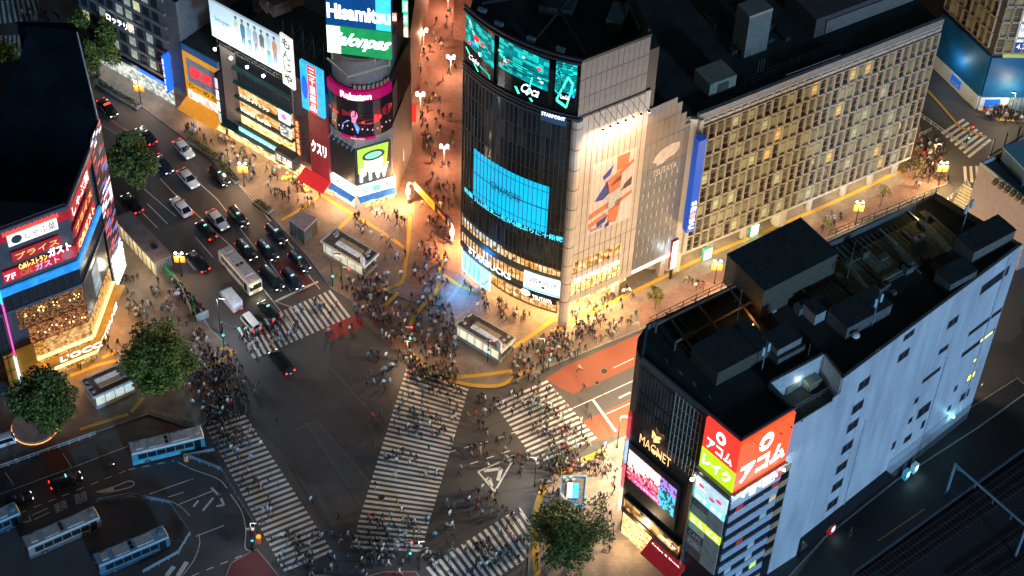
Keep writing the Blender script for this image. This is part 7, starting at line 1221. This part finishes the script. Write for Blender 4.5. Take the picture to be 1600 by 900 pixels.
for k, (x, y, c_) in enumerate(((1297, 832, (.9, .04, .04)), (1414, 747, (.1, .5, .7)), (1427, 737, (.35, .55, .65)))): p = at(x, y); r = empty('vending_machine', (p.x, p.y, .1), ('red vending machine against the white tiled wall', 'dim blue vending machine by the tiled wall', 'pale vending machine at the far end of the tiled wall')[k], 'vending machine', 'vending machines'); m = MB(); m.box((p.x, p.y, 1.0), (1.0, .75, 1.8), M('vend_%d' % k, c_, .4, emit=.2), math.atan2(MW.d.y, MW.d.x)); m.build('case', r); s_ = Surf((p.x-.4*MW.d.x+.39*MW.n.x, p.y-.4*MW.d.y+.39*MW.n.y), (p.x+.4*MW.d.x+.39*MW.n.x, p.y+.4*MW.d.y+.39*MW.n.y)); m = MB(); panel(m, s_, (.1, .7, .8, 1.75), 0, .03, glow((.7, .95, 1.), 2.2)); m.build('display', r); lamp('display_glow', r, s_.P(.4, 1.2, 1.0), 26, (.5, .9, 1.), .3)
p = at(1478, 772); gt = empty('catenary_gantry', (p.x, p.y, 0), 'pale blue steel gantry reaching over the railway tracks', 'gantry'); PB = M('gantry_blue', (.18, .3, .38), .5, .2); t_ = at(1490, 724, 7.2); m = MB(); m.tube(p, Vector((p.x, p.y, 7.4)), .22, PB, 8); m.build('post', gt); e2 = at(1604, 823, 7.2); m = MB(); m.tube(Vector((p.x, p.y, 7.2)), e2, .2, PB, 6); m.tube(Vector((p.x, p.y, 6.2)), Vector((p.x, p.y, 7.2)).lerp(e2, .12), .1, PB, 5); m.build('beam', gt); m = MB(); [m.tube(Vector((p.x, p.y, 7.2)).lerp(e2, f_), Vector((p.x, p.y, 5.9)).lerp(Vector((e2.x, e2.y, 5.9)), f_), .06, PB, 5) for f_ in (.3, .55, .8)]; m.build('dropper', gt)
m = MB(); m.tube(e2, Vector((e2.x, e2.y, 0)), .22, PB, 8); m.build('post', gt)
f0, f1 = at(1330, 900), at(1620, 690); s_ = Surf((f0.x, f0.y), (f1.x, f1.y)); fw = empty('trackside_fence', (f0.x, f0.y, 0), 'low dark fence between the side street and the railway', 'fence'); m = MB(); panel(m, s_, (0, s_.L, .0, 1.1), -.1, .1, M('fence_dark', (.03, .035, .04), .7)); m.build('wall', fw); m = MB(); [panel(m, s_, (u_, u_+.08, 1.1, 1.7), -.04, .04, DARK) for u_ in np.arange(0, s_.L, 1.2)]; m.build('posts', fw)
for k, (x, y) in enumerate(((1328, 838),)): p = at(x, y); o = MB().tube(p, p+Vector((0, 0, 2.2)), .06, STEEL, 5).build('side_street_post'); tag(o, 'pale post standing in the dark side street', 'post')
lamp('side_street_wall_lamp', magnet, MW.P(34, 5.2, 1.2), 90, (.3, .8, 1.), .3); q = MW.P(34, 5.3, .5); MB().ball(q, .25, glow((.3, .85, 1.), 10), 8, 5).build('wall_lamp', magnet)

# ================================================================ TREES
LEAF1 = M('leaf_green', (.15, .19, .025), .7, var=.55, scale=1.2); LEAF2 = M('leaf_deep', (.075, .115, .028), .7, var=.5, scale=1.2); LEAF3 = M('leaf_yellowish', (.16, .15, .03), .7, var=.4, scale=2); BARK = M('bark', (.07, .055, .042), .9, var=.4, scale=5, bump=.5)
def tree(x, y, zc, rx, rz, n, leaf, label, seed, size=.32, name='street_tree', clumps=26, hollow=.35, trunk=None):
    rr_ = random.Random(seed); p = at(x, y, zc); r = empty(name, (p.x, p.y, .13), label, 'tree'); base = Vector((p.x, p.y, .1)); tr_ = trunk or rx*.055
    m = MB(); fork = base+Vector((rr_.uniform(-.2, .2), rr_.uniform(-.2, .2), zc-rz*.75)); m.tube(base, fork, tr_*1.25, BARK, 8, tr_)
    cl_ = []
    for i in range(clumps):
        while True:
            v = Vector((rr_.uniform(-1, 1), rr_.uniform(-1, 1), rr_.uniform(-1, 1)))
            if hollow < v.length < .92: break
        v = v*rr_.uniform(.82, 1.12); c_ = Vector((p.x+v.x*rx, p.y+v.y*rx, zc+v.z*rz)); cl_.append((c_, rx*rr_.uniform(.22, .38)))
        if i < 14: m.tube(fork, fork.lerp(c_, .55), tr_*.45, BARK, 5, tr_*.28); m.tube(fork.lerp(c_, .55), c_, tr_*.28, BARK, 4, tr_*.08)
    m.build('trunk', r)
    m = MB(); vs = []; fs = []
    for i in range(n):
        c_, rad = cl_[i % len(cl_)]; v = Vector((rr_.gauss(0, 1), rr_.gauss(0, 1), rr_.gauss(0, 1))).normalized()*rad*(rr_.random()**.4); q = c_+v; a = Vector((rr_.gauss(0, 1), rr_.gauss(0, 1), rr_.gauss(0, .6))).normalized(); b_ = a.cross(Vector((rr_.gauss(0, 1), rr_.gauss(0, 1), rr_.gauss(0, 1)))).normalized(); s1, s2 = size*rr_.uniform(.6, 1.2), size*rr_.uniform(.35, .7); k = len(vs); vs += [q-a*s1, q-b_*s2, q+a*s1, q+b_*s2]; fs.append((k, k+1, k+2, k+3))
    k_ = len(fs)*2//3; m.v = vs; m.f = fs; m.mats = [leaf, LEAF3 if leaf is LEAF3 else LEAF2 if leaf is LEAF1 else LEAF1]; m.m = [0 if rr_.random() < .72 else 1 for _ in fs]; m.build('crown', r); return r
tree(145, 62, 8.5, 5.4, 4.8, 9000, LEAF1, 'tall broad tree beside the avenue at the top', 1); tree(206, 248, 7.5, 5.1, 4.4, 9000, LEAF2, 'dark avenue tree beside the LED advert wall', 2)
tree(247, 561, 7.4, 5.1, 5.1, 15000, LEAF1, 'large round tree in the middle of the plaza', 3, hollow=.45, clumps=90); tree(65, 625, 7.0, 4.8, 4.8, 13000, LEAF2, 'round tree in the lit planter at the left edge', 4, hollow=.45, clumps=80)
tree(893, 832, 8.0, 5.6, 5.2, 8000, LEAF2, 'dark loose tree beside the blue lit subway entrance', 5, clumps=44, size=.27); tree(1026, 461, 3.4, 1.5, 2.0, 700, LEAF3, 'small yellow lit tree below the tower', 6, .2, clumps=14); tree(8, 92, 5, 4.2, 2.8, 2200, LEAF2, 'leafy tree beyond the rooftop crates', 7)
for k, (x, y) in enumerate(((1300, 345), (1225, 385), (1432, 258), (1380, 300), (1165, 392))): tree(x, y, 3.6, 1.6, 1.9, 260, LEAF3, ('thin bare street tree before the store windows', 'thin street tree before the round store pillar', 'thin street tree at the far end of the store', 'thin street tree near the far banner lamp', 'thin street tree beside the green lightbox')[k], 20+k, .17, clumps=12, trunk=.07)
p = at(55, 668); pl = empty('round_planter', (p.x, p.y, .13), 'round tree planter with glowing amber rim at the left edge', 'planter'); m = MB(); m.tube(p+Vector((0, 0, .1)), p+Vector((0, 0, .7)), 3.4, M('planter_stone', (.3, .22, .2), .7), 24); m.build('wall', pl); m = MB()
for i in range(24): a0_, a1_ = i*math.pi/12, (i+1)*math.pi/12; m.tube(p+Vector((3.5*math.cos(a0_), 3.5*math.sin(a0_), .2)), p+Vector((3.5*math.cos(a1_), 3.5*math.sin(a1_), .2)), .07, glow((1., .4, .1), 1.8), 5)
m.build('light_rim', pl)
# ================================================================ PEOPLE
def body(pose):
    s = {'stand': 0, 'walk': .28, 'stride': .4, 'phone': .05, 'lean': .12}[pose]
    V = {'pel': (0, 0, .93, .115, .10), 'bel': (0, 0, 1.08, .12, .095), 'che': (0, -.01, 1.27, .145, .10), 'nk0': (0, 0, 1.43, .06, .06), 'nk': (0, -.01, 1.48, .05, .05), 'hd': (0, -.02, 1.58, .082, .098), 'ht': (0, -.01, 1.67, .07, .08)}
    for k, sg in (('L', -1), ('R', 1)):
        f = s*sg
        V['hip'+k] = (.095*sg, 0, .86, .085, .085); V['kn'+k] = (.10*sg, -f*.55-.03, .49, .06, .06); V['an'+k] = (.10*sg, -f*.9+(.12 if f < 0 else 0), .09+(.08 if f < -.2 else 0), .042, .042); V['to'+k] = (.11*sg, -f*.9-.16+(.12 if f < 0 else 0), .04+(.03 if f < -.2 else 0), .04, .035)
        V['sh'+k] = (.175*sg, 0, 1.37, .065, .06)
        if pose == 'phone': V['el'+k] = (.24*sg, -.03, 1.10, .045, .045); V['wr'+k] = (.12*sg, -.26, 1.16, .033, .033); V['ha'+k] = (.08*sg, -.33, 1.20, .035, .025)
        else: V['el'+k] = (.235*sg, f*.35+.02, 1.10, .048, .045); V['wr'+k] = (.245*sg, f*.7-.06, .87, .034, .034); V['ha'+k] = (.24*sg, f*.75-.09, .79, .035, .022)
    E_ = [('pel', 'bel'), ('bel', 'che'), ('che', 'nk0'), ('nk0', 'nk'), ('nk', 'hd'), ('hd', 'ht')]
    for k in 'LR': E_ += [('pel', 'hip'+k), ('hip'+k, 'kn'+k), ('kn'+k, 'an'+k), ('an'+k, 'to'+k), ('che', 'sh'+k), ('sh'+k, 'el'+k), ('el'+k, 'wr'+k), ('wr'+k, 'ha'+k)]
    ks = list(V); me = bpy.data.meshes.new('person'); me.from_pydata([V[k][:3] for k in ks], [(ks.index(a), ks.index(b)) for a, b in E_], [])
    ob = bpy.data.objects.new('person', me); col.objects.link(ob); md = ob.modifiers.new('skin', 'SKIN'); md.use_smooth_shade = True; sv = me.skin_vertices[0].data
    for i, k in enumerate(ks): sv[i].radius = V[k][3:5]; sv[i].use_root = (k == 'pel')
    sd = ob.modifiers.new('sub', 'SUBSURF'); sd.levels = 1; sd.render_levels = 1
    bpy.context.view_layer.update(); ev = ob.evaluated_get(bpy.context.evaluated_depsgraph_get()); m2 = bpy.data.meshes.new_from_object(ev); bpy.data.objects.remove(ob); bpy.data.meshes.remove(me)
    z0 = min(v.co.z for v in m2.vertices)
    for v in m2.vertices: v.co.z -= z0
    mi = []
    for p in m2.polygons:
        c = p.center+Vector((0, 0, z0)); arm = abs(c.x) > .185 or (pose == 'phone' and c.y < -.16 and c.z > 1.0)
        if c.z > 1.47: k = 3 if (c.z > 1.635 or (c.y > -.035 and c.z > 1.53)) else 2
        elif (c.z < .845 and arm and c.z > .7) or (pose == 'phone' and c.y < -.28): k = 2
        elif c.z > .9 or (arm and c.z > .7): k = 0
        else: k = 1
        mi.append(k)
    m2.materials.clear()
    for _ in range(4): m2.materials.append(None)
    m2.polygons.foreach_set('material_index', mi); m2.update(); m2.name = 'person'; return m2
POSES = ['stand', 'walk', 'stride', 'phone', 'lean']; BODY = {p: body(p) for p in POSES}
cm = lambda n, c: M('cloth_'+n, c, .85, var=.12, scale=6)
TOPS = {'black': cm('black', (.014, .014, .016)), 'white': cm('white', (.62, .61, .58)), 'dark grey': cm('dark_grey', (.045, .047, .05)), 'pale blue': cm('pale_blue', (.25, .4, .5)), 'beige': cm('beige', (.4, .3, .2)), 'navy': cm('navy', (.015, .022, .05)), 'red': cm('red', (.42, .03, .035)), 'green': cm('green', (.03, .1, .06)), 'light grey': cm('light_grey', (.3, .3, .3)), 'brown': cm('brown', (.11, .06, .035)), 'teal': cm('teal', (.03, .18, .2)), 'pink': cm('pink', (.5, .22, .24))}
BOTS = {'black trousers': TOPS['black'], 'blue jeans': cm('jeans', (.04, .07, .13)), 'grey trousers': TOPS['dark grey'], 'cream trousers': cm('cream', (.45, .38, .28)), 'navy trousers': TOPS['navy']}
SKINS = [M('skin_%d' % i, c, .6, var=.06) for i, c in enumerate(((.45, .28, .2), (.5, .33, .24), (.38, .23, .16)))]; HAIRS = [M('hair_%d' % i, c, .5, var=.2) for i, c in enumerate(((.012, .01, .01), (.03, .018, .012), (.08, .045, .025)))]
rp_ = random.Random(42)
Z = []   # (polygon in photo pixels, count, place phrase, walking share, ground height)
def zone(poly_, n, place, walk=.8, h=0.): Z.append((poly_, int(n*1.35), place, walk, h))
zone([(640, 582), (725, 608), (705, 690), (612, 680)], 52, 'on the upper diagonal crossing', .95)
zone([(612, 680), (705, 690), (690, 780), (580, 770)], 9, 'on the middle of the diagonal crossing', .95)
zone([(565, 810), (672, 812), (655, 868), (548, 868)], 34, 'on the lower diagonal crossing', .9)
zone([(420, 830), (560, 835), (690, 862), (700, 900), (430, 900)], 80, 'in the bottom crowd', .5)
zone([(620, 548), (645, 555), (660, 575), (715, 592), (705, 606), (640, 588)], 42, 'at the tower kerb above the diagonal crossing', .5, .13)
zone([(652, 490), (705, 480), (715, 540), (715, 590), (660, 570), (645, 535)], 62, 'on the tower corner pavement', .75, .13)
zone([(570, 480), (640, 465), (690, 470), (645, 535), (600, 540)], 46, 'at the pedestrian street mouth', .85)
zone([(530, 440), (620, 430), (600, 480), (570, 500), (548, 480)], 34, 'at the avenue corner', .6, .13)
zone([(585, 520), (640, 520), (640, 600), (570, 610)], 18, 'on the asphalt near the tower kerb', .9)
zone([(800, 548), (850, 530), (870, 570), (830, 600), (800, 596)], 44, 'before the tower beside the zebra crossing', .5, .13)
zone([(850, 530), (880, 505), (930, 505), (928, 545), (870, 572)], 48, 'under the tower waiting to cross', .4, .13)
zone([(890, 490), (985, 450), (1000, 505), (935, 540)], 42, 'before the bright tower entrance', .8, .13)
zone([(768, 628), (850, 598), (905, 655), (835, 700)], 44, 'on the zebra crossing below the tower', .95)
zone([(835, 700), (905, 655), (935, 690), (845, 735)], 26, 'on the zebra crossing near the right corner', .95)
zone([(700, 600), (770, 630), (845, 735), (800, 760), (690, 700)], 34, 'on the road between the crossings', .95)
zone([(855, 705), (950, 680), (955, 740), (920, 745), (850, 745)], 50, 'on the corner pavement above the blue entrance', .6, .13)
zone([(835, 745), (875, 745), (870, 890), (832, 890)], 24, 'on the corner kerb beside the dark tree', .6, .13)
zone([(925, 745), (965, 720), (962, 880), (930, 880)], 16, 'at the foot of the black corner building', .8, .13)
zone([(690, 770), (805, 760), (800, 800), (700, 870)], 22, 'on the asphalt before the bottom crossing', .95)
zone([(700, 870), (810, 800), (850, 850), (790, 900), (700, 900)], 42, 'on the bottom crossing', .9)
zone([(300, 560), (372, 555), (398, 610), (400, 650), (340, 665), (305, 650), (290, 610)], 96, 'in the crowd at the plaza corner', .4, .0)
zone([(320, 655), (385, 645), (410, 700), (350, 720)], 34, 'at the top of the terminal crossing', .8)
zone([(345, 720), (410, 700), (500, 840), (420, 860)], 14, 'along the terminal crossing', .95)
zone([(190, 430), (280, 450), (330, 520), (280, 530), (200, 500)], 44, 'on the plaza before the yellow shop', .7, .13)
zone([(170, 520), (200, 510), (205, 560), (120, 590), (110, 575)], 14, 'outside the glowing yellow shop', .7, .13)
zone([(264, 440), (282, 448), (322, 492), (310, 500)], 44, 'inside the smoking area screens', .0, .13)
zone([(300, 520), (365, 545), (360, 580), (300, 590)], 26, 'near the plaza zebra kerb', .6, .13)
zone([(370, 522), (430, 500), (455, 530), (395, 560)], 32, 'on the left of the avenue crossing', .9)
zone([(430, 495), (530, 455), (548, 490), (455, 530)], 15, 'on the avenue crossing', .95)
zone([(505, 525), (560, 495), (570, 505), (520, 535)], 6, 'on the red road patch', .95)
zone([(655, 20), (712, 20), (712, 420), (655, 420)], 80, 'on the pedestrian street', .85, .13)
zone([(645, 380), (712, 380), (700, 470), (640, 465)], 26, 'below the street arch', .85, .13)
zone([(530, 330), (640, 330), (632, 440), (600, 440), (600, 400)], 26, 'on the pavement before the bookshop', .8, .13)
zone([(230, 155), (300, 195), (420, 300), (360, 270), (300, 215)], 18, 'on the avenue pavement by the planters', .6, .13)
zone([(330, 205), (470, 285), (520, 320), (470, 330), (400, 290)], 52, 'outside the restaurants', .7, .13)
zone([(195, 65), (280, 140), (270, 160), (200, 110)], 20, 'below the grey office block', .8, .13)
zone([(1060, 440), (1400, 290), (1400, 310), (1070, 465)], 30, 'on the pavement before the store', .85, .13)
zone([(1412, 262), (1440, 222), (1466, 222), (1478, 245), (1482, 285), (1430, 295)], 62, 'waiting at the far store corner', .4, .13)
zone([(1530, 160), (1600, 170), (1600, 195), (1540, 188)], 42, 'waiting by the blue hoarding', .3, .13)
zone([(10, 20), (100, 20), (95, 45), (15, 60)], 18, 'on the farthest zebra crossing', .9)
zone([(722, 445), (760, 462), (835, 500), (820, 520), (740, 480)], 24, 'outside the tower shop windows', .7, .13)
ISO = [(486, 785), (497, 783), (530, 812), (434, 662), (405, 603), (575, 560), (590, 565), (582, 655), (595, 652), (720, 735), (718, 743), (720, 772), (754, 765), (757, 700), (703, 807), (733, 808), (753, 805), (680, 840), (420, 812), (585, 700), (642, 715), (665, 745), (670, 705), (618, 745), (620, 790), (628, 800), (578, 820), (945, 700), (858, 700), (905, 580), (912, 610), (917, 640), (922, 655), (300, 555), (235, 595), (185, 540), (1328, 840), (25, 722), (800, 650), (815, 615), (770, 560)]
def inside(x, y, P):
    r = False
    for i in range(len(P)):
        (x1, y1), (x2, y2) = P[i-1], P[i]
        if (y1 > y) != (y2 > y) and x < (x2-x1)*(y-y1)/(y2-y1)+x1: r = not r
    return r
ppl = []; grid = {}
def free(w, d=.42):
    k = (int(w.x//1), int(w.y//1))
    for i in (-1, 0, 1):
        for j in (-1, 0, 1):
            for q in grid.get((k[0]+i, k[1]+j), ()):
                if (q-w).length < d: return False
    grid.setdefault(k, []).append(w); return True
def addp(x, y, place, walk, h):
    w = at(x, y, h).xy
    if not free(w): return False
    top = rp_.choices(list(TOPS), (42, 13, 17, 7, 4, 13, 3, 3, 5, 4, 4, 2))[0]; bot = rp_.choices(list(BOTS), (40, 22, 18, 10, 10))[0]
    pose = rp_.choice(('walk', 'stride', 'walk')) if rp_.random() < walk else rp_.choice(('stand', 'phone', 'lean'))
    ppl.append(dict(w=w, h=h, top=top, bot=bot, pose=pose, place=place, px=(x, y), skin=rp_.choice(SKINS), hair=rp_.choice(HAIRS), rz=rp_.uniform(0, 6.28), sc=rp_.uniform(.93, 1.06))); return True
for x, y in ISO: addp(x, y, 'walking alone across the open junction' if 400 < x < 800 else 'walking apart from the crowd', 1., .13 if x < 310 else 0.)
for P, n, place, walk, h in Z:
    x0, x1, y0, y1 = min(p[0] for p in P), max(p[0] for p in P), min(p[1] for p in P), max(p[1] for p in P); c = t = 0; lead = None
    while c < n and t < n*60:
        t += 1
        if lead is not None and rp_.random() < .45: x, y = lead[0]+rp_.gauss(0, 7), lead[1]+rp_.gauss(0, 5)   # people stand and walk in small groups
        else: x, y = rp_.uniform(x0, x1), rp_.uniform(y0, y1)
        if inside(x, y, P) and addp(x, y, place, walk, h): c += 1; lead = (x, y)
ppl.sort(key=lambda d: d['w'].length)
near, far = ppl[:300], ppl[300:]
DO = {'walk': 'walking', 'stride': 'striding', 'stand': 'standing', 'phone': 'checking a phone', 'lean': 'standing'}
seen = {}
for d in near:
    pl_ = d['place']; verb = '' if pl_.startswith('walking') else DO[d['pose']]+' '
    d['label'] = ' '.join(('person in %s top and %s %s%s' % (d['top'], d['bot'], verb, pl_)).split()); seen.setdefault(d['label'], []).append(d)
ORD = ['first', 'second', 'third', 'fourth', 'fifth', 'sixth', 'seventh', 'eighth', 'ninth', 'tenth']
for l, ds in seen.items():
    if len(ds) > 1:
        ds.sort(key=lambda d: d['px'][0])
        for i, d in enumerate(ds):
            l2 = l+(', leftmost' if i == 0 else (', rightmost' if i == len(ds)-1 else ', %s from left' % ORD[min(i, 9)])); d['label'] = l2
for d in near:
    if len(d['label'].split()) > 16: d['label'] = d['label'].replace(' trousers', '').replace(' top and ', ' and ')
    if len(d['label'].split()) > 16: d['label'] = d['label'].replace('person in ', 'person in ').replace(' and '+d['bot'].split()[0]+' ', ' ')
for d in near:
    o = bpy.data.objects.new('person', BODY[d['pose']]); col.objects.link(o); o.location = (d['w'].x, d['w'].y, d['h']+.01); o.rotation_euler = (0, 0, d['rz']); o.scale = (d['sc']*1.14, d['sc']*1.14, d['sc']*1.03)
    for i, m_ in enumerate((TOPS[d['top']], BOTS[d['bot']], d['skin'], d['hair'])): o.material_slots[i].link = 'OBJECT'; o.material_slots[i].material = m_
    tag(o, d['label'], 'person', 'people crossing and waiting')
# the rest of the crowd as one mass
tmpl = {}
for p_, me in BODY.items():
    co = np.empty(len(me.vertices)*3); me.vertices.foreach_get('co', co); tmpl[p_] = (co.reshape(-1, 3), [tuple(f.vertices) for f in me.polygons], [f.material_index for f in me.polygons])
VV, FF, MI, mats = [], [], [], []
def mid(m_):
    if m_ not in mats: mats.append(m_)
    return mats.index(m_)
nv = 0
for d in far:
    co, fs, mi = tmpl[d['pose']]; ca, sa = math.cos(d['rz']), math.sin(d['rz']); c2 = co*np.array([1.14, 1.14, 1.03])*d['sc']; VV.append(np.stack([c2[:, 0]*ca-c2[:, 1]*sa+d['w'].x, c2[:, 0]*sa+c2[:, 1]*ca+d['w'].y, c2[:, 2]+d['h']+.01], 1)); FF += [tuple(i+nv for i in f) for f in fs]; nv += len(co); q = [mid(TOPS[d['top']]), mid(BOTS[d['bot']]), mid(d['skin']), mid(d['hair'])]; MI += [q[i] for i in mi]
me = bpy.data.meshes.new('crowd'); me.from_pydata(np.concatenate(VV).tolist(), [], FF); [me.materials.append(m_) for m_ in mats]; me.polygons.foreach_set('material_index', MI); me.polygons.foreach_set('use_smooth', [True]*len(FF)); me.update()
o = bpy.data.objects.new('crowd', me); col.objects.link(o); tag(o, 'the farther crowd of people on pavements and crossings', 'crowd', kind='stuff')
print('people', len(near), len(far), 'crowd faces', len(FF))
